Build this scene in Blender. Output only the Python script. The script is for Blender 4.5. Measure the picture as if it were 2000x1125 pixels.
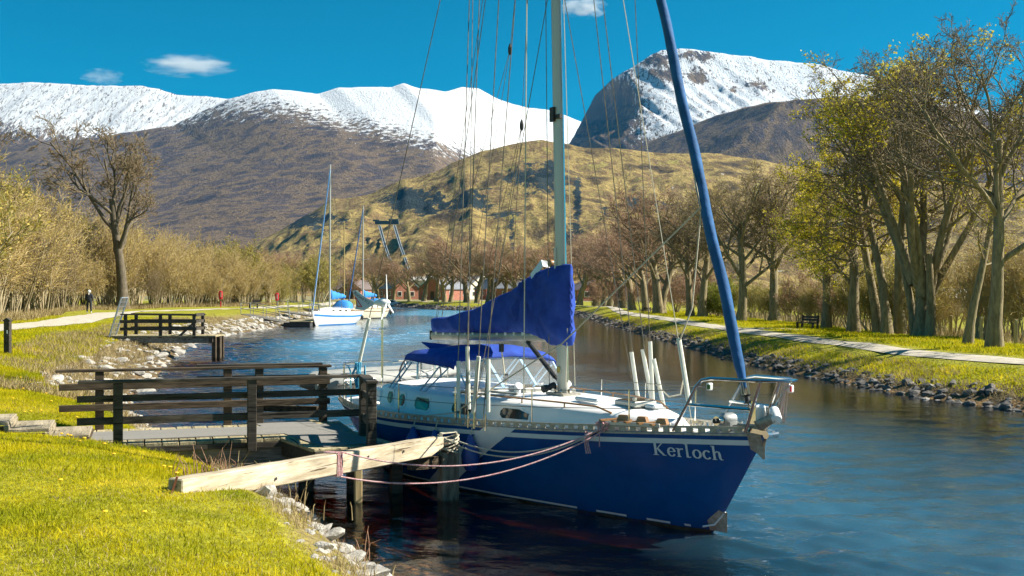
import bpy, bmesh, math, random
import numpy as np
from mathutils import Vector, Matrix

for o in list(bpy.data.objects):
    bpy.data.objects.remove(o, do_unlink=True)
SC = bpy.context.scene
COL = SC.collection
R = math.radians
random.seed(7)
RNG = np.random.default_rng(7)

# ------------------------------------------------------------------ camera
FPX, HCAM, HOR = 2200.0, 2.8, 570.0        # focal length in photo pixels, eye height over the water, horizon row
cam = bpy.data.cameras.new('camera')
cam.lens = 36.0 * FPX / 2000.0
cam.shift_y = 7.5 / 2000.0
cam.clip_start = 0.1
cam.clip_end = 60000
CAM = bpy.data.objects.new('camera', cam)
CAM.location = (0, 0, HCAM)
CAM.rotation_euler = (R(90), 0, 0)
COL.objects.link(CAM)
SC.camera = CAM

# ------------------------------------------------------------------ light
SUN_AZ, SUN_EL = 4.0, 40.0                # degrees from +x towards +y, and above the horizon
world = bpy.data.worlds.new('World')
SC.world = world
world.use_nodes = True
wn, wl_ = world.node_tree.nodes, world.node_tree.links
sky = wn.new('ShaderNodeTexSky')
sky.sky_type = 'NISHITA'
sky.sun_disc = False
sky.sun_elevation = R(SUN_EL)
sky.sun_rotation = R(90 - SUN_AZ)
sky.altitude = 1800
sky.air_density = 1.0
sky.dust_density = 0.0
sky.ozone_density = 4.0
hs = wn.new('ShaderNodeHueSaturation')
hs.inputs['Hue'].default_value = 0.472
hs.inputs['Saturation'].default_value = 3.2
hs.inputs['Value'].default_value = 0.84
bg = wn['Background']
bg.inputs['Strength'].default_value = 0.05
wl_.new(sky.outputs[0], hs.inputs['Color'])
wl_.new(hs.outputs[0], bg.inputs['Color'])

sl = bpy.data.lights.new('sun', 'SUN')
sl.energy = 5.0
sl.angle = R(0.5)
sl.color = (1.0, 0.93, 0.80)
SUN = bpy.data.objects.new('sun', sl)
sd = Vector((math.cos(R(SUN_EL)) * math.cos(R(SUN_AZ)), math.cos(R(SUN_EL)) * math.sin(R(SUN_AZ)), math.sin(R(SUN_EL))))
SUN.rotation_euler = sd.to_track_quat('Z', 'Y').to_euler()
SUN.location = (40, 20, 60)
COL.objects.link(SUN)

vs = SC.view_settings
vs.view_transform = 'Standard'
vs.look = 'None'
vs.exposure = 1.25
vs.gamma = 1.0
vs.use_curve_mapping = False
SC.cycles.use_denoising = True
SC.cycles.max_bounces = 6
SC.cycles.diffuse_bounces = 3
SC.cycles.glossy_bounces = 3
SC.cycles.transmission_bounces = 4
SC.cycles.volume_bounces = 1
SC.cycles.transparent_max_bounces = 12

# ------------------------------------------------------------------ helpers
def at(px, py, D):
    """a point of the place seen at photo pixel px, py and standing D metres away"""
    return Vector(((px - 1000) / FPX * D, D, HCAM - (py - HOR) / FPX * D))

def gr(px, py, z=0.0):
    """where the line of sight meets the level z"""
    D = (HCAM - z) * FPX / (py - HOR)
    return Vector(((px - 1000) / FPX * D, D, z))

def tag(o, label=None, cat=None, group=None, kind=None):
    if label: o['label'] = label
    if cat: o['category'] = cat
    if group: o['group'] = group
    if kind: o['kind'] = kind
    return o

def empty(name, loc=(0, 0, 0), rz=0.0, label=None, cat=None, group=None):
    o = bpy.data.objects.new(name, None)
    o.location = loc
    o.rotation_euler = (0, 0, rz)
    o.empty_display_size = 0.2
    COL.objects.link(o)
    return tag(o, label, cat, group)

def link(name, me, parent=None, loc=None):
    o = bpy.data.objects.new(name, me)
    COL.objects.link(o)
    if parent is not None: o.parent = parent
    if loc is not None: o.location = loc
    return o

def copy_tree(o, parent=None):
    c = o.copy()
    COL.objects.link(c)
    if parent is not None: c.parent = parent
    for ch in list(o.children):
        copy_tree(ch, c)
    return c

def np_mesh(name, V, faces, mats=(), fmat=None, smooth=True):
    """mesh from numpy vertices and a list of face arrays (m,3) or (m,4)"""
    if not isinstance(faces, (list, tuple)): faces = [faces]
    faces = [np.asarray(f, dtype=np.int32) for f in faces if len(f)]
    me = bpy.data.meshes.new(name)
    V = np.asarray(V, dtype=np.float32).reshape(-1, 3)
    me.vertices.add(len(V))
    me.vertices.foreach_set('co', V.ravel())
    idx = np.concatenate([f.ravel() for f in faces])
    tot = np.concatenate([np.full(len(f), f.shape[1], np.int32) for f in faces])
    start = np.concatenate([[0], np.cumsum(tot)[:-1]]).astype(np.int32)
    me.loops.add(len(idx))
    me.loops.foreach_set('vertex_index', idx)
    me.polygons.add(len(tot))
    me.polygons.foreach_set('loop_start', start)
    me.polygons.foreach_set('loop_total', tot)
    if fmat is not None:
        me.polygons.foreach_set('material_index', np.asarray(fmat, np.int32))
    me.polygons.foreach_set('use_smooth', np.full(len(tot), bool(smooth)))
    for m in mats: me.materials.append(m)
    me.update(calc_edges=True)
    return me

def grid_faces(nu, nv, off=0):
    i = np.arange(nu - 1)[:, None] * nv + np.arange(nv - 1)[None, :]
    return np.stack([i, i + nv, i + nv + 1, i + 1], -1).reshape(-1, 4) + off

class MB:
    """collects shapes; build() links them as one mesh object"""
    def __init__(s): s.v, s.f = [], []
    def add(s, vs, fs):
        n = len(s.v)
        s.v += [tuple(p) for p in vs]
        s.f += [tuple(i + n for i in f) for f in fs]
        return s
    def box(s, c, size, rot=None):
        hx, hy, hz = size[0] / 2, size[1] / 2, size[2] / 2
        M = rot if rot is not None else Matrix.Identity(3)
        c = Vector(c)
        vs = [c + M @ Vector((x * hx, y * hy, z * hz)) for x in (-1, 1) for y in (-1, 1) for z in (-1, 1)]
        return s.add(vs, [(0, 1, 3, 2), (4, 6, 7, 5), (0, 4, 5, 1), (2, 3, 7, 6), (0, 2, 6, 4), (1, 5, 7, 3)])
    def beam(s, p, q, w, h, up=(0, 0, 1)):
        p, q = Vector(p), Vector(q)
        t = (q - p).normalized()
        a = t.cross(Vector(up))
        a = a.normalized() if a.length > 1e-6 else Vector((1, 0, 0))
        b = a.cross(t)
        vs = []
        for e in (p, q):
            for i, j in ((-1, -1), (1, -1), (1, 1), (-1, 1)):
                vs.append(e + a * (i * w / 2) + b * (j * h / 2))
        return s.add(vs, [(0, 1, 2, 3), (7, 6, 5, 4), (0, 4, 5, 1), (1, 5, 6, 2), (2, 6, 7, 3), (3, 7, 4, 0)])
    def tube(s, pts, r, n=6, cap=True, flat=1.0):
        pts = [Vector(p) for p in pts]
        k = len(pts)
        rs = list(r) if hasattr(r, '__len__') else [r] * k
        vs, fs = [], []
        ref = None
        for i, p in enumerate(pts):
            t = (pts[min(i + 1, k - 1)] - pts[max(i - 1, 0)]).normalized()
            if ref is None:
                ref = Vector((0, 0, 1)) if abs(t.z) < 0.9 else Vector((1, 0, 0))
            a = t.cross(ref)
            if a.length < 1e-5: a = t.cross(Vector((0, 1, 0.1)))
            a.normalize()
            b = a.cross(t).normalized()
            ref = b
            for j in range(n):
                g = 2 * math.pi * j / n
                vs.append(p + (a * math.cos(g) + b * math.sin(g) * flat) * rs[i])
        for i in range(k - 1):
            for j in range(n):
                fs.append((i * n + j, i * n + (j + 1) % n, (i + 1) * n + (j + 1) % n, (i + 1) * n + j))
        if cap:
            fs.append(tuple(range(n - 1, -1, -1)))
            fs.append(tuple((k - 1) * n + j for j in range(n)))
        return s.add(vs, fs)
    def lathe(s, prof, c=(0, 0, 0), axis=(0, 0, 1), n=12):
        c, ax = Vector(c), Vector(axis).normalized()
        a = ax.orthogonal().normalized()
        b = ax.cross(a)
        vs, fs = [], []
        for (r, z) in prof:
            for j in range(n):
                g = 2 * math.pi * j / n
                vs.append(c + ax * z + (a * math.cos(g) + b * math.sin(g)) * max(r, 1e-4))
        for i in range(len(prof) - 1):
            for j in range(n):
                fs.append((i * n + j, i * n + (j + 1) % n, (i + 1) * n + (j + 1) % n, (i + 1) * n + j))
        fs.append(tuple(range(n - 1, -1, -1)))
        fs.append(tuple((len(prof) - 1) * n + j for j in range(n)))
        return s.add(vs, fs)
    def grid(s, A, close=False):
        nu, nv = len(A), len(A[0])
        vs = [p for row in A for p in row]
        fs = []
        for i in range(nu - 1):
            for j in range(nv - 1 + (1 if close else 0)):
                j2 = (j + 1) % nv
                fs.append((i * nv + j, (i + 1) * nv + j, (i + 1) * nv + j2, i * nv + j2))
        return s.add(vs, fs)
    def prism(s, poly, off):
        off = Vector(off)
        n = len(poly)
        vs = [Vector(p) for p in poly] + [Vector(p) + off for p in poly]
        fs = [tuple(range(n - 1, -1, -1)), tuple(range(n, 2 * n))]
        for i in range(n):
            j = (i + 1) % n
            fs.append((i, j, n + j, n + i))
        return s.add(vs, fs)
    def mesh(s, name, mat, smooth=False, bevel=0.0):
        me = bpy.data.meshes.new(name)
        me.from_pydata([tuple(p) for p in s.v], [], s.f)
        bm = bmesh.new()
        bm.from_mesh(me)
        bmesh.ops.recalc_face_normals(bm, faces=bm.faces)
        if bevel:
            ed = [e for e in bm.edges if len(e.link_faces) == 2 and e.calc_face_angle(0) > 0.6]
            bmesh.ops.bevel(bm, geom=ed, offset=bevel, segments=1, affect='EDGES')
        bm.to_mesh(me)
        bm.free()
        if smooth:
            me.polygons.foreach_set('use_smooth', [True] * len(me.polygons))
            if smooth != 'all':
                me.set_sharp_from_angle(angle=R(42))
        me.materials.append(mat)
        me.update()
        return me
    def build(s, name, mat, parent=None, smooth=False, bevel=0.0, loc=None):
        return link(name, s.mesh(name, mat, smooth, bevel), parent, loc)

# ------------------------------------------------------------------ value noise
def _hash(ix, iy, seed):
    h = (ix.astype(np.int64) * 374761393 + iy.astype(np.int64) * 668265263 + seed * 1442695041) & 0x7fffffff
    h = ((h ^ (h >> 13)) * 1274126177) & 0x7fffffff
    return ((h ^ (h >> 16)) & 0xffff) / 65535.0
def vnoise(x, y, seed=0):
    x0, y0 = np.floor(x), np.floor(y)
    fx, fy = x - x0, y - y0
    fx, fy = fx * fx * (3 - 2 * fx), fy * fy * (3 - 2 * fy)
    x0, y0 = x0.astype(np.int64), y0.astype(np.int64)
    a, b = _hash(x0, y0, seed), _hash(x0 + 1, y0, seed)
    c, d = _hash(x0, y0 + 1, seed), _hash(x0 + 1, y0 + 1, seed)
    return (a * (1 - fx) + b * fx) * (1 - fy) + (c * (1 - fx) + d * fx) * fy
def fbm(x, y, octv=4, seed=0, ridged=False):
    t, a, n = 0.0, 1.0, 0.0
    for o in range(octv):
        v = vnoise(x * 2 ** o + 17.3 * o, y * 2 ** o - 9.1 * o, seed + o)
        if ridged: v = 1 - np.abs(2 * v - 1)
        t = t + a * v
        n += a
        a *= 0.5
    return t / n

# ------------------------------------------------------------------ materials
MATS = {}
def mat(name, c1, c2=None, rough=0.7, metal=0.0, scale=6.0, detail=5.0, bump=0.0, bscale=None, stretch=None, spec=0.5,
        lo=0.35, hi=0.65, coat=0.0, alpha=None, c3=None, translucent=0.0, coords='Object'):
    """procedural material: noise between two or three colours, optional bump"""
    if name in MATS: return MATS[name]
    m = bpy.data.materials.new(name)
    m.use_nodes = True
    nt = m.node_tree
    N, L = nt.nodes, nt.links
    b = N['Principled BSDF']
    b.inputs['Roughness'].default_value = rough
    b.inputs['Metallic'].default_value = metal
    b.inputs['Specular IOR Level'].default_value = spec
    b.inputs['Coat Weight'].default_value = coat
    b.inputs['Base Color'].default_value = (*c1, 1)
    if alpha is not None: b.inputs['Alpha'].default_value = alpha
    if c2 is not None or bump:
        tc = N.new('ShaderNodeTexCoord')
        mp = N.new('ShaderNodeMapping')
        L.new(tc.outputs[coords], mp.inputs['Vector'])
        if stretch: mp.inputs['Scale'].default_value = stretch
    if c2 is not None:
        nz = N.new('ShaderNodeTexNoise')
        nz.inputs['Scale'].default_value = scale
        nz.inputs['Detail'].default_value = detail
        nz.inputs['Roughness'].default_value = 0.62
        L.new(mp.outputs[0], nz.inputs['Vector'])
        rp = N.new('ShaderNodeValToRGB')
        e = rp.color_ramp.elements
        e[0].position, e[1].position = lo, hi
        e[0].color, e[1].color = (*c1, 1), (*c2, 1)
        if c3 is not None:
            x = e.new(min(hi + 0.12, 0.95)); x.color = (*c3, 1)
        L.new(nz.outputs['Fac'], rp.inputs['Fac'])
        L.new(rp.outputs['Color'], b.inputs['Base Color'])
    if bump:
        nb = N.new('ShaderNodeTexNoise')
        nb.inputs['Scale'].default_value = bscale or scale * 3
        nb.inputs['Detail'].default_value = 5
        L.new(mp.outputs[0], nb.inputs['Vector'])
        bp = N.new('ShaderNodeBump')
        bp.inputs['Strength'].default_value = bump
        bp.inputs['Distance'].default_value = 0.02
        L.new(nb.outputs['Fac'], bp.inputs['Height'])
        L.new(bp.outputs[0], b.inputs['Normal'])
    if translucent:
        tr = N.new('ShaderNodeBsdfTranslucent')
        mx = N.new('ShaderNodeMixShader')
        mx.inputs[0].default_value = translucent
        if c2 is not None: L.new(rp.outputs['Color'], tr.inputs['Color'])
        else: tr.inputs['Color'].default_value = (*c1, 1)
        L.new(b.outputs[0], mx.inputs[1]); L.new(tr.outputs[0], mx.inputs[2])
        L.new(mx.outputs[0], N['Material Output'].inputs['Surface'])
    MATS[name] = m
    return m

def wood(name, c1, c2, ang=0.0, rough=.85, crack=(.02, .015, .01), amount=.42, axis='x', grain=5.0):
    """timber whose grain and splits run along the piece (ang turns the grain about z)"""
    if name in MATS: return MATS[name]
    m = bpy.data.materials.new(name)
    m.use_nodes = True
    N, L = m.node_tree.nodes, m.node_tree.links
    b = N['Principled BSDF']; b.inputs['Roughness'].default_value = rough; b.inputs['Specular IOR Level'].default_value = .25
    tc = N.new('ShaderNodeTexCoord')
    def nz(sc, scale, det):
        mp = N.new('ShaderNodeMapping'); mp.vector_type = 'TEXTURE'; mp.inputs['Rotation'].default_value = (0, 0, ang); mp.inputs['Scale'].default_value = sc
        L.new(tc.outputs['Object'], mp.inputs['Vector'])
        t = N.new('ShaderNodeTexNoise'); t.inputs['Scale'].default_value = scale; t.inputs['Detail'].default_value = det; t.inputs['Roughness'].default_value = .65
        L.new(mp.outputs[0], t.inputs['Vector'])
        return t.outputs['Fac']
    long_ = (9, 1, 1) if axis == 'x' else (1, 1, 9)
    g = nz(long_, grain * 5, 6)
    rp = N.new('ShaderNodeValToRGB'); e = rp.color_ramp.elements
    e[0].position, e[0].color, e[1].position, e[1].color = .33, (*c1, 1), .66, (*c2, 1)
    L.new(g, rp.inputs['Fac'])
    blot = N.new('ShaderNodeMapRange'); blot.inputs[1].default_value, blot.inputs[2].default_value = .35, .65; blot.inputs[3].default_value, blot.inputs[4].default_value = .68, 1.15
    L.new(nz((2.5, 1, 1) if axis == 'x' else (1, 1, 2.5), grain * .7, 5), blot.inputs[0])
    mu = N.new('ShaderNodeMix'); mu.data_type = 'RGBA'; mu.blend_type = 'MULTIPLY'; mu.inputs[0].default_value = 1
    L.new(rp.outputs['Color'], mu.inputs[6]); L.new(blot.outputs[0], mu.inputs[7])
    ck = N.new('ShaderNodeMapRange'); ck.inputs[1].default_value, ck.inputs[2].default_value = amount, amount - .04
    L.new(nz((26, 1, 1) if axis == 'x' else (1, 1, 26), grain * 7, 3), ck.inputs[0])
    mx = N.new('ShaderNodeMix'); mx.data_type = 'RGBA'
    L.new(ck.outputs[0], mx.inputs[0]); L.new(mu.outputs[2], mx.inputs[6]); mx.inputs[7].default_value = (*crack, 1)
    L.new(mx.outputs[2], b.inputs['Base Color'])
    bp = N.new('ShaderNodeBump'); bp.inputs['Strength'].default_value = .6; bp.inputs['Distance'].default_value = .012
    L.new(g, bp.inputs['Height']); L.new(bp.outputs[0], b.inputs['Normal'])
    MATS[name] = m
    return m

def attr_mat(name, attr, stops, noise_scale, noise_amt, rough=0.9, bump=0.0, bscale=None, var=0.25, coords='Object', stretch=None):
    """colour from a vertex attribute through a ramp, edges broken up with noise"""
    m = bpy.data.materials.new(name)
    m.use_nodes = True
    N, L = m.node_tree.nodes, m.node_tree.links
    b = N['Principled BSDF']
    b.inputs['Roughness'].default_value = rough
    b.inputs['Specular IOR Level'].default_value = 0.2
    at_ = N.new('ShaderNodeAttribute'); at_.attribute_name = attr
    tc = N.new('ShaderNodeTexCoord')
    mp = N.new('ShaderNodeMapping')
    if stretch: mp.inputs['Scale'].default_value = stretch
    L.new(tc.outputs[coords], mp.inputs['Vector'])
    nz = N.new('ShaderNodeTexNoise')
    nz.inputs['Scale'].default_value = noise_scale
    nz.inputs['Detail'].default_value = 8
    nz.inputs['Roughness'].default_value = 0.65
    L.new(mp.outputs[0], nz.inputs['Vector'])
    sb = N.new('ShaderNodeMath'); sb.operation = 'SUBTRACT'; sb.inputs[1].default_value = 0.5
    L.new(nz.outputs['Fac'], sb.inputs[0])
    ma = N.new('ShaderNodeMath'); ma.operation = 'MULTIPLY_ADD'; ma.inputs[1].default_value = noise_amt
    L.new(sb.outputs[0], ma.inputs[0]); L.new(at_.outputs['Fac'], ma.inputs[2])
    rp = N.new('ShaderNodeValToRGB')
    e = rp.color_ramp.elements
    e[0].position, e[0].color = stops[0][0], (*stops[0][1], 1)
    e[1].position, e[1].color = stops[-1][0], (*stops[-1][1], 1)
    for p, c in stops[1:-1]:
        x = e.new(p); x.color = (*c, 1)
    L.new(ma.outputs[0], rp.inputs['Fac'])
    n2 = N.new('ShaderNodeTexNoise')
    n2.inputs['Scale'].default_value = noise_scale * 5.3
    n2.inputs['Detail'].default_value = 6
    L.new(mp.outputs[0], n2.inputs['Vector'])
    mr = N.new('ShaderNodeMapRange')
    mr.inputs[1].default_value, mr.inputs[2].default_value = 0.3, 0.7
    mr.inputs[3].default_value, mr.inputs[4].default_value = 1 - var, 1 + var
    L.new(n2.outputs['Fac'], mr.inputs[0])
    mu = N.new('ShaderNodeMix'); mu.data_type = 'RGBA'; mu.blend_type = 'MULTIPLY'; mu.inputs[0].default_value = 1
    L.new(rp.outputs['Color'], mu.inputs[6]); L.new(mr.outputs[0], mu.inputs[7])
    L.new(mu.outputs[2], b.inputs['Base Color'])
    if bump:
        bp = N.new('ShaderNodeBump')
        bp.inputs['Strength'].default_value = bump
        bp.inputs['Distance'].default_value = 0.3
        nb = N.new('ShaderNodeTexNoise')
        nb.inputs['Scale'].default_value = bscale or noise_scale * 6
        nb.inputs['Detail'].default_value = 8
        L.new(mp.outputs[0], nb.inputs['Vector'])
        L.new(nb.outputs['Fac'], bp.inputs['Height'])
        L.new(bp.outputs[0], b.inputs['Normal'])
    MATS[name] = m
    return m

def set_attr(me, name, vals):
    a = me.attributes.new(name, 'FLOAT', 'POINT')
    a.data.foreach_set('value', np.asarray(vals, np.float32).ravel())
# =================================================================== the setting
def interp(pts):
    a = np.array(sorted([(p[1], p[0]) for p in pts]))
    return lambda y: np.interp(y, a[:, 0], a[:, 1])
# water's edge of the left bank and of the right bank, x as a function of y
WL = interp([(4.2, -4), (3.2, 0), (2.0, 3), (0.55, 6.5), (-0.45, 8.8)] + [tuple(gr(*p)[:2]) for p in
    [(725, 1117), (645, 1068), (604, 1012), (560, 965), (470, 932), (310, 850), (258, 800), (268, 765), (310, 738), (322, 714),
     (348, 694), (384, 673), (440, 655), (549, 638)]] + [(-18.6, 110), (-19.5, 140), (-20.8, 172), (-20.6, 186), (-26, 194), (-75, 225), (-200, 290), (-420, 420)])
WRT = interp([(15.5, -4), (14.5, 8), (13.4, 18)] + [tuple(gr(*p)[:2]) for p in
    [(1992, 804), (1900, 790), (1780, 774), (1675, 755), (1600, 740), (1525, 725), (1450, 710), (1375, 687), (1300, 666), (1200, 639)]]
    + [(8.0, 118), (7.8, 140), (5.5, 156), (-5.5, 172), (-13, 188), (-24, 226), (-60, 262), (-180, 330), (-420, 470)])

def bank_z(d, y, left):
    """height over the water, d metres back from its edge"""
    if left:
        z = np.interp(d, [-6, -3, -1, 0, .5, 1.1, 1.8, 2.6, 4, 8, 16, 30, 60, 140, 420], [-2.4, -1.5, -.5, -.03, .26, .58, .84, 1.0, 1.1, 1.16, 1.15, 1.2, 1.5, 2.0, 2.0])
        far = np.interp(d, [-6, -3, -1, 0, .6, 1.6, 3.0, 4.5, 7, 12, 420], [-2.4, -1.5, -.5, -.03, .25, .55, .85, 1.05, 1.12, 1.15, 2.0])
        near = np.interp(d, [-7, -4.5, -2, 0, .4, .8, 1.3, 2.2, 4, 8, 16, 30, 420], [-2.4, -1.2, -.42, -.03, .33, .68, .86, 1.0, 1.1, 1.16, 1.15, 1.2, 2.0])
        v = np.clip((y - 12.5) / 3, 0, 1)
        z = near * (1 - v) + z * v
        w = np.clip((y - 24) / 10, 0, 1)
        return z * (1 - w) + far * w
    return np.interp(d, [-6, -3, -1, 0, .5, 1.2, 2.2, 3.2, 4.2, 6.5, 10, 16, 30, 60, 420], [-2.4, -1.5, -.5, -.03, .17, .40, .66, .80, .85, .84, .78, .6, .1, -.6, -1.2])

def ground_z(x, y):
    x, y = np.asarray(x, float), np.asarray(y, float)
    dl, dr = WL(y) - x, x - WRT(y)
    n = (fbm(x * .55, y * .55, 3, 3) - .5) * .12 + (fbm(x * .11, y * .11, 2, 9) - .5) * .25
    dd = np.maximum(dl, dr)
    n = n * np.clip(dd / 2.0, .15, 1)
    left = dl > dr
    dl = np.where(dl > 0, dl * (1 - .40 * np.exp(-((y - 16.2) / 2.6) ** 2)), dl)       # gentler slope where the steps come down
    z = np.where(left, bank_z(dl, y, True), bank_z(dr, y, False))
    u, w = (x + 5.75) * .951 + (y - 15.45) * .309, (y - 15.45) * .951 - (x + 5.75) * .309
    cut = .48 + np.clip(-u + .05, 0, 3) * .235
    inside = np.clip((w + .35) / .2, 0, 1) * np.clip((2.0 - w) / .3, 0, 1) * (u < 1.5)
    zz = z + n
    return np.where(left, zz + (np.minimum(zz, cut) - zz) * inside, zz)
def gz(x, y): return float(ground_z(x, y))

# stops along d/10: water bed, wet mud, dead grass, turf
GROUND = attr_mat('bank_ground', 'edge', [(0.0, (.30, .18, .07)), (.2, (.26, .16, .07)), (.28, (.07, .055, .03)), (.33, (.16, .12, .06)), (.46, (.24, .19, .07)),
                  (.56, (.26, .25, .02)), (1.0, (.24, .235, .015))], 1.3, .35, bump=.5, bscale=14, var=.35)
def bank(name, left):
    ys = np.concatenate([np.linspace(-4, 30, 105), np.linspace(31, 110, 90), np.linspace(113, 470, 100)])
    ds = np.concatenate([np.linspace(-7, 0, 8), np.linspace(.25, 6, 24), np.linspace(6.5, 20, 22), [24, 30, 38, 50, 70, 100, 150, 230, 330, 420]])
    Y, Dm = np.meshgrid(ys, ds, indexing='ij')
    X = WL(Y) - Dm if left else WRT(Y) + Dm
    Z = ground_z(X, Y)
    V = np.stack([X, Y, Z], -1)
    f = grid_faces(len(ys), len(ds))
    if not left: f = f[:, ::-1]
    me = np_mesh(name, V, f, [GROUND])
    e = np.interp(Dm, [-1, 0, .5, .9, 1.3, 2.2, 8], [0, .22, .34, .44, .56, .68, .8])
    if not left: e = np.interp(Dm, [-1, 0, .6, 1.0, 1.5, 2.4, 9, 14, 20], [0, .2, .28, .40, .56, .7, .8, .5, .8])
    else: e = np.where(Y > 24, np.interp(Dm, [-1, 0, 1.6, 3.0, 4.2, 5.5, 9, 25], [0, .25, .36, .43, .54, .7, .8, .6]), e)
    set_attr(me, 'edge', e)
    return tag(link(name, me), kind='structure')
bank('left_bank', True)
bank('right_bank', False)

# towpaths: gravel ribbons lying 2 cm over the turf
GRAVEL = mat('pale_gravel', (.34, .305, .24), (.50, .455, .37), rough=.95, scale=3, bump=.4, bscale=40)
def ribbon(name, pts, w, m, lift=.02, n=160, cross=5):
    P = np.array([tuple(p)[:2] for p in pts], float)
    seg = np.concatenate([[0], np.cumsum(np.linalg.norm(np.diff(P, axis=0), axis=1))])
    s = np.linspace(0, seg[-1], n)
    # Catmull-like smoothing: interpolate, then blur
    x, y = np.interp(s, seg, P[:, 0]), np.interp(s, seg, P[:, 1])
    for _ in range(6):
        x[1:-1] = (x[:-2] + 2 * x[1:-1] + x[2:]) / 4
        y[1:-1] = (y[:-2] + 2 * y[1:-1] + y[2:]) / 4
    t = np.stack([np.gradient(x), np.gradient(y)], -1)
    t /= np.linalg.norm(t, axis=1)[:, None]
    nrm = np.stack([-t[:, 1], t[:, 0]], -1)
    edge = 1 + .18 * (fbm(s * .4, s * 0 + 3, 3, 5) - .5)
    rows = []
    for c in np.linspace(-1, 1, cross):
        q = np.stack([x, y], -1) + nrm * (c * w / 2 * edge)[:, None]
        rows.append(np.column_stack([q, ground_z(q[:, 0], q[:, 1]) + lift + .02 * (1 - c * c)]))
    me = np_mesh(name, np.stack(rows, 1), grid_faces(n, cross), [m])
    return tag(link(name, me), kind='structure')
LP = [gr(-330, 672, 1.15), gr(-150, 655, 1.15), gr(0, 640, 1.15), gr(95, 632, 1.15), gr(175, 620, 1.15), gr(228, 610.5, 1.15), gr(300, 606.5, 1.15), gr(440, 602.5, 1.15), gr(545, 599, 1.15), gr(620, 594.5, 1.15),
      Vector((-29, 190, 1.1)), Vector((-80, 214, 1.1))]
ribbon('left_towpath', LP, 2.9, GRAVEL)
RP = [(17.5, 14), (15.8, 24)] + [gr(px, py, .86) for px, py in [(2000, 706), (1850, 692), (1700, 676), (1560, 658), (1430, 639), (1330, 625), (1240, 613)]] + [(11.4, 122), (12.6, 142), (10, 158), (0, 176), (-8, 193), (-20, 232)]
ribbon('right_towpath', RP, 1.15, GRAVEL)
ribbon('right_path_layby', [gr(1440, 640, .85), gr(1500, 641, .85), gr(1580, 644, .84)], 1.6, GRAVEL, lift=.012, n=30)

# valley floor far beyond the banks
FIELD = mat('valley_grass', (.16, .15, .05), (.24, .19, .09), rough=.95, scale=.02)
tag(MB().box((0, 4200, -4.4), (16000, 11600, 2.0)).build('valley_floor', FIELD), kind='structure')

# canal bed and water
BED = mat('canal_bed', (.24, .14, .05), (.42, .26, .11), rough=.9, scale=1.6, bump=.6)
tag(MB().box((-40, 240, -2.75), (900, 520, .3)).build('canal_bed', BED), kind='structure')

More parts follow.
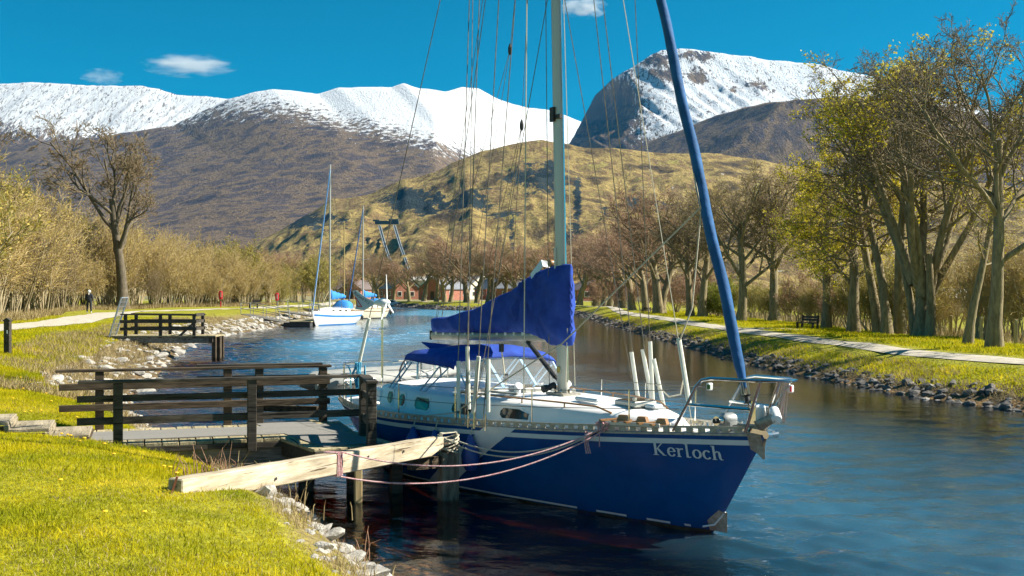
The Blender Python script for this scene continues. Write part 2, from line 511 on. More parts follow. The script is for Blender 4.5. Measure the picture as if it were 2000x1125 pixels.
def water():
    ys = [-6.0]
    while ys[-1] < 470:
        y = ys[-1]
        ys.append(y + (.9 if y < 7 else (max(.065, y * .004) if y < 125 else 1.2 + (y - 125) * .02)))
    ys = np.array(ys)
    nv = 290
    t = np.linspace(0, 1, nv)
    Y2 = np.repeat(ys[:, None], nv, 1)
    xl, xr = WL(ys) - 2.2, WRT(ys) + 2.2
    X2 = xl[:, None] + (xr - xl)[:, None] * t[None]
    nu = len(ys)
    # sheltered water lies calm below the trees of the right bank, the open reach is ruffled by wind
    edge = WRT(Y2) - X2                       # metres off the right bank
    calm = 1 - np.clip((edge - 1.5 - 9.5 * np.clip((Y2 - 20) / 25, 0, 1) + (fbm(X2 * .2, Y2 * .06, 3, 2) - .5) * 8) / 3.5, 0, 1)
    calm = calm * np.clip((Y2 - 21) / 8, 0, 1) * np.clip((150 - Y2) / 50, 0, 1)
    leftc = 1 - np.clip((X2 - WL(Y2) - 2.0) / 3.2, 0, 1)
    ruf = 1 - np.maximum(calm * .9, leftc * .86 * (Y2 < 22))
    gust = np.clip((fbm(X2 * .10 + 4, Y2 * .035, 3, 12) - .30) / .28, .35, 1.0)
    ruf = ruf * gust
    # wavelets: crossing trains of ripples running mostly before the wind
    rg = np.random.default_rng(77)
    Z2 = np.zeros_like(X2)
    wx = X2 + 1.1 * (fbm(X2 * .35, Y2 * .35, 2, 51) - .5); wy = Y2 + 1.1 * (fbm(X2 * .35 + 7, Y2 * .35, 2, 52) - .5)
    dy = np.maximum(.065, Y2 * .004)
    for k in range(34):
        lam = .19 * (1.5 / .19) ** (k / 33)
        a = R(100) + rg.normal(0, .62)
        amp = .0105 * lam ** .95 * rg.uniform(.6, 1.3)
        fade = np.clip((lam / dy - 2.2) / 2.0, 0, 1)
        Z2 += amp * fade * np.sin(2 * math.pi / lam * (wx * math.cos(a) + wy * math.sin(a)) + rg.uniform(0, 6.28))
    Z2 *= ruf * (Y2 > 6) * np.clip((125 - Y2) / 15, 0, 1)
    top = np.stack([X2, Y2, Z2], -1).reshape(-1, 3)
    f = grid_faces(nu, nv)[:, ::-1]
    ring = [i * nv for i in range(nu)] + [(nu - 1) * nv + j for j in range(1, nv)] + [i * nv + nv - 1 for i in range(nu - 2, -1, -1)] + [j for j in range(nv - 2, 0, -1)]
    ring = np.array(ring)
    low = top[ring].copy(); low[:, 2] = -2.58
    n0, nr = len(top), len(ring)
    k = np.arange(nr); k2 = (k + 1) % nr
    side = np.stack([ring[k], ring[k2], n0 + k2, n0 + k], -1)
    # floor of the water body: a strip between the two sides, row by row
    li, ri = n0 + np.arange(nu), n0 + (nu - 1) + (nv - 1) + (nu - 1) - np.arange(nu)
    floor_ = np.stack([li[:-1], li[1:], ri[1:], ri[:-1]], -1)
    V = np.concatenate([top, low])
    me = np_mesh('canal_water', V, [f, side[:, ::-1], floor_])
    Xv, Yv = V[:, 0], V[:, 1]
    ruf = np.concatenate([ruf.ravel(), np.ones(nr)])
    set_attr(me, 'ruffle', ruf)
    set_attr(me, 'sky_tint', (.36 + .44 * np.clip((Yv - 16) / 26, 0, 1)) * (.3 + .7 * ruf) * np.clip((np.minimum(Xv - WL(Yv), WRT(Yv) - Xv) - 3.0) / 4.0, 0, 1))  # share of painted sky reflection: grows with distance and ripple, none by the banks
    m = bpy.data.materials.new('peaty_canal_water')
    m.use_nodes = True
    N, L = m.node_tree.nodes, m.node_tree.links
    N.remove(N['Principled BSDF'])
    out = N['Material Output']
    tc = N.new('ShaderNodeTexCoord')
    a = N.new('ShaderNodeAttribute'); a.attribute_name = 'ruffle'
    def nz(scale, detail, stretch, rot=0.0):
        mp = N.new('ShaderNodeMapping'); mp.inputs['Scale'].default_value = stretch; mp.inputs['Rotation'].default_value = (0, 0, rot)
        L.new(tc.outputs['Object'], mp.inputs['Vector'])
        t = N.new('ShaderNodeTexNoise'); t.inputs['Scale'].default_value = scale; t.inputs['Detail'].default_value = detail
        t.inputs['Roughness'].default_value = .55
        L.new(mp.outputs[0], t.inputs['Vector'])
        return t.outputs['Fac']
    h1 = nz(2.4, 3, (.8, 1.25, 1), R(12))
    h2 = nz(.55, 2, (.7, 1.3, 1), R(-10))
    h3 = nz(6.5, 4, (.9, 1.15, 1), R(20))
    def mth(op, x, y):
        q = N.new('ShaderNodeMath'); q.operation = op
        for i, v in enumerate((x, y)):
            if isinstance(v, (int, float)): q.inputs[i].default_value = v
            else: L.new(v, q.inputs[i])
        return q.outputs[0]
    far = N.new('ShaderNodeMapRange'); far.inputs[1].default_value, far.inputs[2].default_value = 100, 130; far.inputs[3].default_value, far.inputs[4].default_value = .12, 1.0
    sx = N.new('ShaderNodeSeparateXYZ'); L.new(tc.outputs['Object'], sx.inputs[0]); L.new(sx.outputs['Y'], far.inputs[0])     # modelled wavelets end where they grow too small to see
    hh = mth('ADD', mth('MULTIPLY', mth('ADD', mth('MULTIPLY', h1, .12), mth('MULTIPLY', h2, .12)), far.outputs[0]), mth('MULTIPLY', h3, .042))
    hh = mth('MULTIPLY', hh, mth('ADD', mth('MULTIPLY', a.outputs['Fac'], .92), .08))
    bp = N.new('ShaderNodeBump'); bp.inputs['Strength'].default_value = 1.0; bp.inputs['Distance'].default_value = 1.0
    L.new(hh, bp.inputs['Height'])
    gl = N.new('ShaderNodeBsdfGlossy'); gl.inputs['Roughness'].default_value = .05
    gl.inputs['Color'].default_value = (.95, .97, 1, 1)
    L.new(bp.outputs[0], gl.inputs['Normal'])
    tr = N.new('ShaderNodeBsdfTransparent'); tr.inputs['Color'].default_value = (.92, .88, .8, 1)
    fr = N.new('ShaderNodeFresnel'); fr.inputs['IOR'].default_value = 1.34
    L.new(bp.outputs[0], fr.inputs['Normal'])
    sky_paint = N.new('ShaderNodeBsdfDiffuse'); sky_paint.inputs['Color'].default_value = (.11, .34, .52, 1)      # pale blue painted in for reflected sky, brightening the open water
    dp = N.new('ShaderNodeAttribute'); dp.attribute_name = 'sky_tint'
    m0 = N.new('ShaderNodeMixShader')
    L.new(dp.outputs['Fac'], m0.inputs[0]); L.new(tr.outputs[0], m0.inputs[1]); L.new(sky_paint.outputs[0], m0.inputs[2])
    mx = N.new('ShaderNodeMixShader')
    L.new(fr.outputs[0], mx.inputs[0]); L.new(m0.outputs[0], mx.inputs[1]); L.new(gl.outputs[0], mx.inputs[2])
    L.new(mx.outputs[0], out.inputs['Surface'])
    va = N.new('ShaderNodeVolumeAbsorption'); va.inputs['Color'].default_value = (.72, .40, .16, 1); va.inputs['Density'].default_value = .7
    L.new(va.outputs[0], out.inputs['Volume'])
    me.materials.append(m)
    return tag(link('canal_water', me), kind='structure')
water()

# ------------------------------------------------------------------ mountains
def mountain_mat(name, cols, snow_attr=True, nscale=.004, rot=0.0, stretch=(1, 1, 1), crag=(.045, .05, .055), crag_lo=.55, bumpd=40, snow=(.60, .63, .67)):
    m = bpy.data.materials.new(name)
    m.use_nodes = True
    N, L = m.node_tree.nodes, m.node_tree.links
    b = N['Principled BSDF']; b.inputs['Roughness'].default_value = .95; b.inputs['Specular IOR Level'].default_value = .05
    tc = N.new('ShaderNodeTexCoord')
    def noise(scale, detail=9, st=(1, 1, 1), rt=0.0, rough=.62):
        mp = N.new('ShaderNodeMapping'); mp.inputs['Scale'].default_value = st; mp.inputs['Rotation'].default_value = (0, rt, 0)
        L.new(tc.outputs['Object'], mp.inputs['Vector'])
        t = N.new('ShaderNodeTexNoise'); t.inputs['Scale'].default_value = scale; t.inputs['Detail'].default_value = detail; t.inputs['Roughness'].default_value = rough
        L.new(mp.outputs[0], t.inputs['Vector'])
        return t.outputs['Fac']
    def ramp(fac, stops):
        r = N.new('ShaderNodeValToRGB'); e = r.color_ramp.elements
        e[0].position, e[0].color = stops[0][0], (*stops[0][1], 1)
        e[1].position, e[1].color = stops[-1][0], (*stops[-1][1], 1)
        for p, c in stops[1:-1]:
            x = e.new(p); x.color = (*c, 1)
        L.new(fac, r.inputs['Fac'])
        return r.outputs['Color']
    def mix(f, c1, c2):
        x = N.new('ShaderNodeMix'); x.data_type = 'RGBA'
        L.new(f, x.inputs[0])
        for i, c in ((6, c1), (7, c2)):
            if isinstance(c, tuple): x.inputs[i].default_value = (*c, 1)
            else: L.new(c, x.inputs[i])
        return x.outputs[2]
    base = ramp(noise(nscale, 9, stretch, rot), [(.34 + .32 * i / (len(cols) - 1), c) for i, c in enumerate(cols)])
    streak = noise(nscale * 4, 7, stretch, rot)
    cr = N.new('ShaderNodeAttribute'); cr.attribute_name = 'crag'
    q = N.new('ShaderNodeMath'); q.operation = 'MULTIPLY_ADD'; q.inputs[1].default_value = 1.7; L.new(cr.outputs['Fac'], q.inputs[2]); L.new(noise(nscale * 5, 10, stretch, rot, .72), q.inputs[0])
    mr = N.new('ShaderNodeMapRange'); mr.inputs[1].default_value, mr.inputs[2].default_value = crag_lo + .95, crag_lo + 1.06
    L.new(q.outputs[0], mr.inputs[0])
    gm = N.new('ShaderNodeMapRange'); gm.inputs[1].default_value, gm.inputs[2].default_value = .32, .68; gm.inputs[3].default_value, gm.inputs[4].default_value = .62, 1.38
    L.new(noise(nscale * 14, 6, (1, 1, 1), 0, .7), gm.inputs[0])
    gx = N.new('ShaderNodeMix'); gx.data_type = 'RGBA'; gx.blend_type = 'MULTIPLY'; gx.inputs[0].default_value = 1
    L.new(base, gx.inputs[6]); L.new(gm.outputs[0], gx.inputs[7])
    base = mix(mr.outputs[0], gx.outputs[2], crag)
    sn = N.new('ShaderNodeAttribute'); sn.attribute_name = 'snow'
    fine = noise(nscale * 11, 6, stretch, rot, .7)
    q1 = N.new('ShaderNodeMath'); q1.operation = 'MULTIPLY_ADD'; q1.inputs[1].default_value = 3.6
    L.new(fine, q1.inputs[0]); L.new(sn.outputs['Fac'], q1.inputs[2])
    q2 = N.new('ShaderNodeMath'); q2.operation = 'MULTIPLY_ADD'; q2.inputs[1].default_value = 4.0
    L.new(streak, q2.inputs[0]); L.new(q1.outputs[0], q2.inputs[2])
    mr2 = N.new('ShaderNodeMapRange'); mr2.inputs[1].default_value, mr2.inputs[2].default_value = 3.72, 4.1
    L.new(q2.outputs[0], mr2.inputs[0])
    base = mix(mr2.outputs[0], base, snow)
    L.new(base, b.inputs['Base Color'])
    bp = N.new('ShaderNodeBump'); bp.inputs['Strength'].default_value = .7; bp.inputs['Distance'].default_value = bumpd * .6
    L.new(fine, bp.inputs['Height']); L.new(bp.outputs[0], b.inputs['Normal'])
    return m

def lin(pts):
    a = np.array(pts, float)
    return lambda x: np.interp(x, a[:, 0], a[:, 1])

def mountain(name, ridge, base_py, D_ridge, D_base, m, power=1.0, relief=30, rscale=350, seed=1, gully=None, snowline=None, fuzz=45, depth=None, crag=None, lean=0.0, smax=2.2, px0=-260, px1=2260, nu=500, nv=120):
    """a hill side running from its foot to its ridge; heights are metres over the canal"""
    px = np.linspace(px0, px1, nu)
    v = np.linspace(0, 1, nv)
    PX, Vv = np.meshgrid(px, v, indexing='ij')
    ry = lin(ridge)(PX)
    ry = ry + (fbm(PX * .025, PX * 0 + seed, 4, seed) - .5) * 5
    # the crest line shapes only the upper slope; lower down the hillside evens out
    r1 = ry[:, 0].copy()
    for _ in range(900): r1[1:-1] = (r1[:-2] + 2 * r1[1:-1] + r1[2:]) / 4
    r1 = np.minimum(r1 + 12, base_py - 4)[:, None]
    rs = lin(ridge)(PX - lean * (1 - Vv)) + (fbm((PX - lean * (1 - Vv)) * .025, PX * 0 + seed, 4, seed) - .5) * 5      # spurs run down aslant
    PY = base_py + (r1 + (rs - r1) * Vv ** 3 - base_py) * Vv
    Dr = D_ridge(PX) if callable(D_ridge) else D_ridge
    D = D_base + (Dr - D_base) * Vv ** power
    if depth is not None: D = D + depth(PX, PY)
    X = (PX - 1000) / FPX * D
    Z = HCAM - (PY - HOR) / FPX * D
    fade = np.clip(Vv * 6, 0, 1) * np.clip((1 - Vv) * 5 + .12, 0, 1)
    n = fbm(X / rscale, D / rscale, 6, seed, ridged=True) - .62
    Z = Z + n * relief * 2 * fade
    if gully is not None:
        ang, per, amp = gully
        c = X * math.cos(ang) + Z * math.sin(ang)
        g = fbm(c / per, D / (per * 14), 3, seed + 5, ridged=True) - .6
        Z = Z + g * amp * fade
    # the far side falls away behind the ridge
    back = []
    for k, (dd, dz) in enumerate([(120, .93), (500, .6), (1100, .1)]):
        back.append(np.stack([X[:, -1] * (D[:, -1] + dd) / D[:, -1], D[:, -1] + dd, Z[:, -1] * dz], -1))
    P = np.concatenate([np.stack([X, D, Z], -1), np.stack(back, 1)], 1)
    me = np_mesh(name, P, grid_faces(nu, nv + 3), [m])
    def pad(a): return np.concatenate([a, np.repeat(a[:, -1:], 3, 1)], 1)
    sn = np.full(PX.shape, -1.0)
    if snowline is not None: sn = np.clip((lin(snowline)(PX) - PY) / fuzz, -3, smax)
    cg = np.zeros(PX.shape)
    if crag is not None:
        for (cx, cy, rx, ryy, s) in crag:
            cg = np.maximum(cg, s * np.exp(-(((PX - cx) / rx) ** 2 + ((PY - cy) / ryy) ** 2)))
    set_attr(me, 'snow', pad(sn - cg * 2.6))
    set_attr(me, 'crag', pad(cg))
    return tag(link(name, me), kind='structure')

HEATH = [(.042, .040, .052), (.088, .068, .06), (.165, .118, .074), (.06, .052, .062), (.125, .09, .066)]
TAN = [(.06, .045, .03), (.15, .105, .045), (.34, .255, .09), (.17, .11, .055), (.28, .235, .07)]
mountain('far_snow_ridge', [(-260, 175), (0, 165), (70, 162), (180, 167), (280, 170), (310, 175), (345, 186), (380, 188), (450, 193), (560, 215), (700, 300), (2260, 560)],
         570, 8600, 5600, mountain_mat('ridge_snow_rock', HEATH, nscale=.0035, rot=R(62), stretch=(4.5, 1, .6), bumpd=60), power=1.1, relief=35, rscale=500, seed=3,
         gully=(R(-28), 60, 80), snowline=[(-260, 235), (0, 250), (100, 262), (330, 285), (450, 320)], fuzz=45, smax=.5, lean=-250, px1=900, nu=330)
mountain('snow_mountain', [(-260, 320), (-60, 300), (0, 288), (60, 276), (150, 272), (260, 258), (340, 245), (400, 215), (450, 193), (500, 178), (530, 174), (570, 177), (620, 185), (660, 171), (700, 170), (765, 171), (788, 162), (820, 173), (870, 179), (905, 170), (935, 173), (965, 188), (1000, 203), (1030, 210), (1070, 215), (1110, 227), (1140, 240), (1180, 285), (1300, 400), (2260, 560)],
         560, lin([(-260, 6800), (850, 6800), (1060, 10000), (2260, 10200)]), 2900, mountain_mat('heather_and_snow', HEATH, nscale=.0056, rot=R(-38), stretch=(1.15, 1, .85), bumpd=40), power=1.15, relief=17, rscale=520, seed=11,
         gully=None, snowline=[(-260, 200), (330, 236), (430, 214), (540, 212), (610, 226), (700, 246), (800, 268), (900, 300), (1000, 318), (1100, 330), (1200, 330)], fuzz=40, smax=1.0, lean=420, px1=1500, nu=430, nv=150)
def nevis_depth(px, py):
    edge = np.interp(py, [95, 142, 210, 240, 285, 330], [1262, 1222, 1252, 1240, 1130, 1090])      # where the cliff turns away to the left
    return np.clip((edge - px) / 100, 0, 1.7) * 1500 * np.clip((330 - py) / 40, 0, 1)
mountain('high_snow_mountain', [(-260, 570), (1000, 420), (1085, 315), (1100, 298), (1115, 276), (1132, 245), (1148, 215), (1162, 188), (1195, 155), (1215, 142), (1240, 130), (1270, 108), (1292, 98), (1330, 96), (1400, 103), (1460, 110), (1500, 119), (1540, 121), (1600, 126), (1700, 150), (1800, 182), (1900, 205), (2260, 300)],
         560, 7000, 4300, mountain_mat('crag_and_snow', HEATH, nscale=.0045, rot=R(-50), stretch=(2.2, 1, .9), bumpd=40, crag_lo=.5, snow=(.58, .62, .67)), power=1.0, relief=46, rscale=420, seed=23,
         gully=(R(35), 70, 60), snowline=[(1000, 250), (1150, 262), (1260, 285), (1400, 272), (1500, 262), (2260, 280)], fuzz=40, smax=.62, depth=nevis_depth,
         crag=[(1160, 220, 55, 70, .9), (1210, 215, 45, 70, .7), (1285, 118, 30, 16, .55), (1345, 108, 26, 7, .5), (1372, 112, 22, 9, .55), (1362, 148, 22, 12, .6), (1310, 150, 26, 14, .55), (1280, 143, 16, 9, .55), (1432, 172, 12, 8, .5), (1475, 165, 20, 12, .45), (1490, 175, 16, 9, .5)],
         px0=900, px1=2260, nu=420, nv=150)
def brown_depth(px, py):
    edge = np.interp(py, [190, 240, 300, 340], [1540, 1490, 1400, 1300])
    return np.clip((edge - px) / 260, 0, 1.2) * 1500
mountain('brown_hill', [(900, 420), (1100, 352), (1200, 306), (1240, 288), (1300, 264), (1350, 246), (1400, 226), (1450, 210), (1500, 200), (1560, 194), (1650, 190), (1800, 200), (2000, 240), (2260, 320)],
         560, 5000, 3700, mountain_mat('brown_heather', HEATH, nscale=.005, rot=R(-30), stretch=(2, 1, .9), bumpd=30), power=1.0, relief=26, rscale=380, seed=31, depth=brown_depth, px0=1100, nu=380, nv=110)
E_RIDGE = [(-260, 575), (300, 552), (420, 512), (470, 488), (540, 452), (600, 420), (650, 388), (720, 380), (790, 350), (850, 336), (880, 318), (940, 295), (1000, 282), (1060, 275), (1100, 280), (1140, 289), (1200, 290), (1260, 296), (1330, 298), (1400, 301), (1480, 312), (1600, 338), (1700, 352), (1800, 346), (1900, 356), (2260, 400)]
mountain('craggy_hill', E_RIDGE, 590, 3500, 1500, mountain_mat('tan_hill_grass', TAN, nscale=.0075, rot=R(-25), stretch=(1.3, 1, .8), crag=(.028, .038, .04), crag_lo=.14, bumpd=30), power=1.0, relief=36, rscale=240, seed=41,
         gully=(R(15), 90, 26), nu=560, nv=170,
         crag=[(600, 435, 55, 22, .62), (665, 440, 30, 16, .45), (800, 390, 60, 17, .72), (850, 392, 40, 20, .7), (920, 400, 50, 18, .6), (990, 425, 36, 14, .62), (880, 422, 40, 6, .6), (1010, 340, 45, 10, .45), (1060, 352, 55, 30, .62), (1075, 325, 16, 16, .6), (1128, 400, 9, 60, .62), (1120, 470, 24, 30, .6), (950, 360, 30, 6, .5), (820, 412, 60, 8, .5), (1000, 450, 8, 40, .45), (1235, 395, 20, 22, .5), (1290, 400, 30, 12, .4), (1180, 420, 14, 30, .4), (1640, 470, 8, 60, .5), (1600, 455, 7, 40, .5), (1570, 470, 7, 40, .45), (1700, 440, 60, 60, .3)])

# ------------------------------------------------------------------ haze: one box of thin blue air
def haze():
    m = bpy.data.materials.new('thin_blue_air')
    m.use_nodes = True
    N, L = m.node_tree.nodes, m.node_tree.links
    N.remove(N['Principled BSDF'])
    pv = N.new('ShaderNodeVolumePrincipled')
    pv.inputs['Color'].default_value = (.07, .46, 1, 1)
    pv.inputs['Density'].default_value = HAZE_DENSITY
    pv.inputs['Anisotropy'].default_value = .2
    L.new(pv.outputs[0], N['Material Output'].inputs['Volume'])
    o = MB().box((0, 4850, 968), (17000, 13300, 1964)).build('haze', m)
    return tag(o, 'thin pale blue haze lying in front of the mountains', 'haze', kind='stuff')
HAZE_DENSITY = 1.4e-5
haze()
# =================================================================== trees
def norm(v): return v / np.maximum(np.linalg.norm(v, axis=-1, keepdims=True), 1e-9)

def polylines(rng, P, Dv, Lg, R0, R1, segs, wob, up, out=None):
    n = len(P)
    pts = np.empty((n, segs + 1, 3)); pts[:, 0] = P
    d = norm(Dv)
    for i in range(segs):
        d = norm(d + rng.normal(0, wob, (n, 3)) + np.array([0, 0, up]))
        pts[:, i + 1] = pts[:, i] + d * (Lg / segs)[:, None]
    t = np.linspace(0, 1, segs + 1)[None, :]
    rad = R0[:, None] * (1 - t) + R1[:, None] * t
    return pts, rad

def children(rng, pts, rad, Lg, m, t0, ang, ratio, rr, taper=.45, rmin=.006, t1=1.0):
    n, k, _ = pts.shape
    par = np.repeat(np.arange(n), m)
    t = t0 + (t1 - t0) * ((np.tile(np.arange(m), n) + rng.random(n * m)) / m)
    f = t * (k - 1)
    i = np.minimum(f.astype(int), k - 2)
    w = (f - i)[:, None]
    A, B = pts[par, i], pts[par, i + 1]
    P = A * (1 - w) + B * w
    tan = norm(B - A)
    az = np.tile(np.arange(m), n) * 2.399 + np.repeat(rng.random(n) * 6.28, m) + rng.normal(0, .4, n * m)
    ref = np.where(np.abs(tan[:, 2:3]) < .95, np.array([[0, 0, 1.0]]), np.array([[1.0, 0, 0]]))
    a = norm(np.cross(tan, ref)); b = np.cross(a, tan)
    perp = a * np.cos(az)[:, None] + b * np.sin(az)[:, None]
    th = np.radians(rng.uniform(ang[0], ang[1], n * m))[:, None]
    Dv = tan * np.cos(th) + perp * np.sin(th)
    rel = (t - t0) / max(t1 - t0, 1e-6)
    L2 = Lg[par] * rng.uniform(ratio[0], ratio[1], n * m) * (1 - taper * rel)
    pr = rad[par, i] * (1 - w[:, 0]) + rad[par, i + 1] * w[:, 0]
    return P, Dv, L2, np.maximum(pr * rr, rmin)

def tubes(pts, rad, sides):
    n, k, _ = pts.shape
    tan = np.empty_like(pts)
    tan[:, 1:-1] = pts[:, 2:] - pts[:, :-2]; tan[:, 0] = pts[:, 1] - pts[:, 0]; tan[:, -1] = pts[:, -1] - pts[:, -2]
    tan = norm(tan)
    m = norm(tan.mean(1))
    ref = np.where(np.abs(m[:, 2:3]) < .8, np.array([[0, 0, 1.0]]), np.array([[1.0, 0, 0]]))[:, None, :]
    a = norm(np.cross(tan, ref)); b = np.cross(a, tan)
    g = np.arange(sides) * 2 * math.pi / sides
    V = pts[:, :, None, :] + rad[:, :, None, None] * (a[:, :, None, :] * np.cos(g)[None, None, :, None] + b[:, :, None, :] * np.sin(g)[None, None, :, None])
    base = (np.arange(n) * k * sides)[:, None, None] + (np.arange(k - 1) * sides)[None, :, None]
    j = np.arange(sides)[None, None, :]; j2 = (j + 1) % sides
    F = np.stack([base + j, base + j2, base + sides + j2, base + sides + j], -1).reshape(-1, 4)
    return V.reshape(-1, 3), F

def leaves(rng, P, size, spread):
    n = len(P)
    c = P + rng.normal(0, spread, (n, 3))
    u = norm(rng.normal(0, 1, (n, 3))); w = norm(np.cross(u, rng.normal(0, 1, (n, 3))))
    s = rng.uniform(.6, 1.3, n)[:, None] * size
    V = np.stack([c - u * s * .5, c + w * s * .38, c + u * s * .6, c - w * s * .38], 1).reshape(-1, 3)
    return V, np.arange(4 * n).reshape(-1, 4)

def join_np(parts):
    Vs, Fs, o = [], [], 0
    for V, F in parts:
        Vs.append(V); Fs.append(F + o); o += len(V)
    return np.concatenate(Vs), np.concatenate(Fs)

def make_tree(name, seed, H, r, levels, bark, twig, leaf=None, nleaf=0, leafsize=.09, stems=None, sway=.05, split=2, trunk_frac=.55, leaf_where=None, rmin=.008, bare=0):
    """returns (trunk mesh, crown mesh): limbs thick enough to see one by one belong to the trunk mesh"""
    rng = np.random.default_rng(seed)
    if stems is None: stems = [((0, 0, -.15), (0, 0, 1), H * trunk_frac, r)]
    P = np.array([s[0] for s in stems], float); Dv = np.array([s[1] for s in stems], float)
    Lg = np.array([s[2] for s in stems], float); R0 = np.array([s[3] for s in stems], float)
    pts, rad = polylines(rng, P, Dv, Lg, R0, R0 * .5, 7, sway, .04)
    rad[:, 0] *= 1.45; rad[:, 1] *= 1.08
    tr = [tubes(pts, rad, 9)]
    if bare: pts, rad, Lg = pts[:-bare], rad[:-bare], Lg[:-bare]       # boles that carry no branches of their own
    cr = []
    tips = None
    for li, lv in enumerate(levels):
        P, Dv, Lg, R0 = children(rng, pts, rad, Lg, lv['n'], lv.get('t0', .35), lv['ang'], lv['ratio'], lv.get('rr', .62), lv.get('taper', .4), rmin, lv.get('t1', 1.0))
        pts, rad = polylines(rng, P, Dv, Lg, R0, np.maximum(R0 * lv.get('tip', .35), rmin * .7), lv.get('segs', 4), lv.get('wob', .14), lv.get('up', .06))
        sides = 6 if li == 0 else (5 if li == 1 else (4 if li == 2 else 3))
        (tr if li < split else cr).append(tubes(pts, rad, sides))
    V, F = join_np(tr)
    tm = np_mesh(name + '_trunk', V, F, [bark])
    V, F = join_np(cr)
    fm = np.zeros(len(F), int)
    mats = [twig]
    if nleaf:
        cand = pts[:, 1:].reshape(-1, 3)
        if leaf_where is not None: cand = cand[leaf_where(cand)]
        sel = cand[rng.integers(0, len(cand), nleaf)]
        LV, LF = leaves(rng, sel, leafsize, leafsize * .9)
        F = np.concatenate([F, LF + len(V)]); V = np.concatenate([V, LV]); fm = np.concatenate([fm, np.ones(len(LF), int)])
        mats.append(leaf)
    cm = np_mesh(name + '_crown', V, F, mats, fm)
    return tm, cm, float(max(V[:, 2].max(), 1.0))

def plant_tree(name, meshes, loc, rz, s, label, cat='tree', group=None, sz=None):
    t = empty(name, loc, rz, label, cat, group)
    t.scale = (s, s, sz or s)
    link('trunk', meshes[0], t)
    link('crown', meshes[1], t)
    return t

BARK = mat('grey_brown_bark', (.14, .11, .06), (.30, .24, .13), rough=.95, scale=3.5, stretch=(3, 3, .7), bump=.9, bscale=10, c3=(.12, .13, .045))
BARKD = mat('dark_bark', (.07, .056, .04), (.16, .13, .085), rough=.95, scale=4, stretch=(3, 3, .7), bump=.8, bscale=12)
TWIG = mat('brown_twigs', (.14, .10, .055), (.25, .185, .10), rough=.9, scale=.6)
TWIGD = mat('dark_twigs', (.10, .078, .045), (.19, .145, .08), rough=.9, scale=.7)
TWIGR = mat('reddish_budding_twigs', (.25, .145, .09), (.40, .26, .16), rough=.9, scale=.5)
TWIGS = mat('straw_twigs', (.32, .225, .09), (.50, .38, .165), rough=.9, scale=.5)
TWIGO = mat('olive_budding_twigs', (.17, .15, .035), (.27, .25, .05), rough=.9, scale=.5)
LEAF = mat('young_yellow_green_leaf', (.48, .40, .010), (.68, .56, .03), rough=.7, scale=1.5, translucent=.35)
LEAFO = mat('gold_olive_bud', (.36, .27, .04), (.48, .37, .08), rough=.7, scale=1.5, translucent=.3)
LEAFR = mat('russet_bud', (.33, .18, .10), (.44, .27, .16), rough=.7, scale=1.5, translucent=.2)
LEAFG = mat('fresh_green_leaf', (.17, .21, .012), (.26, .28, .02), rough=.7, scale=1.5, translucent=.4)

LV_BIG = [dict(n=8, t0=.42, ang=(28, 62), ratio=(.75, 1.1), rr=.6, up=.10, wob=.13, segs=6, taper=.45),
          dict(n=7, t0=.2, ang=(25, 55), ratio=(.42, .7), rr=.6, up=.06, wob=.16, segs=5),
          dict(n=7, t0=.15, ang=(25, 60), ratio=(.38, .62), rr=.6, up=.05, wob=.18, segs=4),
          dict(n=6, t0=.15, ang=(25, 60), ratio=(.38, .62), rr=.62, up=.03, wob=.2, segs=3),
          dict(n=3, t0=.2, ang=(25, 60), ratio=(.4, .7), rr=.7, up=.02, wob=.2, segs=2)]
# the great many-stemmed beech of the right bank
big_stems = []
_rng = random.Random(5)
for i in range(9):
    a = 2.0 * math.pi * i / 9 + .3
    tilt = .16 + .22 * _rng.random()
    big_stems.append(((.2 * math.cos(a), .2 * math.sin(a), 1.4 + .9 * _rng.random()), (math.cos(a) * tilt * 1.5, math.sin(a) * tilt * 1.5, 1), 5.6 + 1.8 * _rng.random(), .125 + .04 * _rng.random()))
big_stems += [((0, 0, -.2), (.02, 0, 1), 3.4, .30), ((.36, -.2, -.2), (.14, -.02, 1), 3.4, .17), ((-.36, .12, -.2), (-.12, .05, 1), 3.4, .19)]
LV_MULTI = [dict(n=6, t0=.38, ang=(22, 55), ratio=(.45, .75), rr=.48, up=.08, wob=.14, segs=5),
            dict(n=6, t0=.15, ang=(25, 58), ratio=(.4, .66), rr=.6, up=.05, wob=.18, segs=4),
            dict(n=6, t0=.15, ang=(25, 60), ratio=(.4, .62), rr=.6, up=.04, wob=.2, segs=3),
            dict(n=4, t0=.15, ang=(25, 60), ratio=(.4, .66), rr=.65, up=.02, wob=.2, segs=2),
            dict(n=2, t0=.2, ang=(25, 60), ratio=(.5, .8), rr=.75, up=.02, wob=.2, segs=2)]
def high(z0): return lambda c: (c[:, 2] > z0) & (fbm(c[:, 0] * .5 + 9, c[:, 2] * .5 + c[:, 1] * .3, 2, 4) > .53)
T_MULTI = make_tree('beech', 3, 11, .5, LV_MULTI, BARK, TWIGD, LEAF, 14000, .085, stems=big_stems, leaf_where=high(3.6), rmin=.008, bare=3)
T_OLD = make_tree('oak', 8, 11, .225, LV_BIG, BARK, TWIGD, None, 0, trunk_frac=.6, sway=.04, rmin=.009)
LV_MED = [dict(n=9, t0=.36, ang=(32, 66), ratio=(.65, 1.0), rr=.5, up=.10, wob=.14, segs=5, taper=.4),
          dict(n=6, t0=.2, ang=(25, 58), ratio=(.42, .7), rr=.6, up=.06, wob=.17, segs=4),
          dict(n=7, t0=.15, ang=(25, 60), ratio=(.4, .62), rr=.58, up=.05, wob=.18, segs=3),
          dict(n=10, t0=.1, ang=(25, 60), ratio=(.45, .8), rr=.62, up=.03, wob=.2, segs=2)]
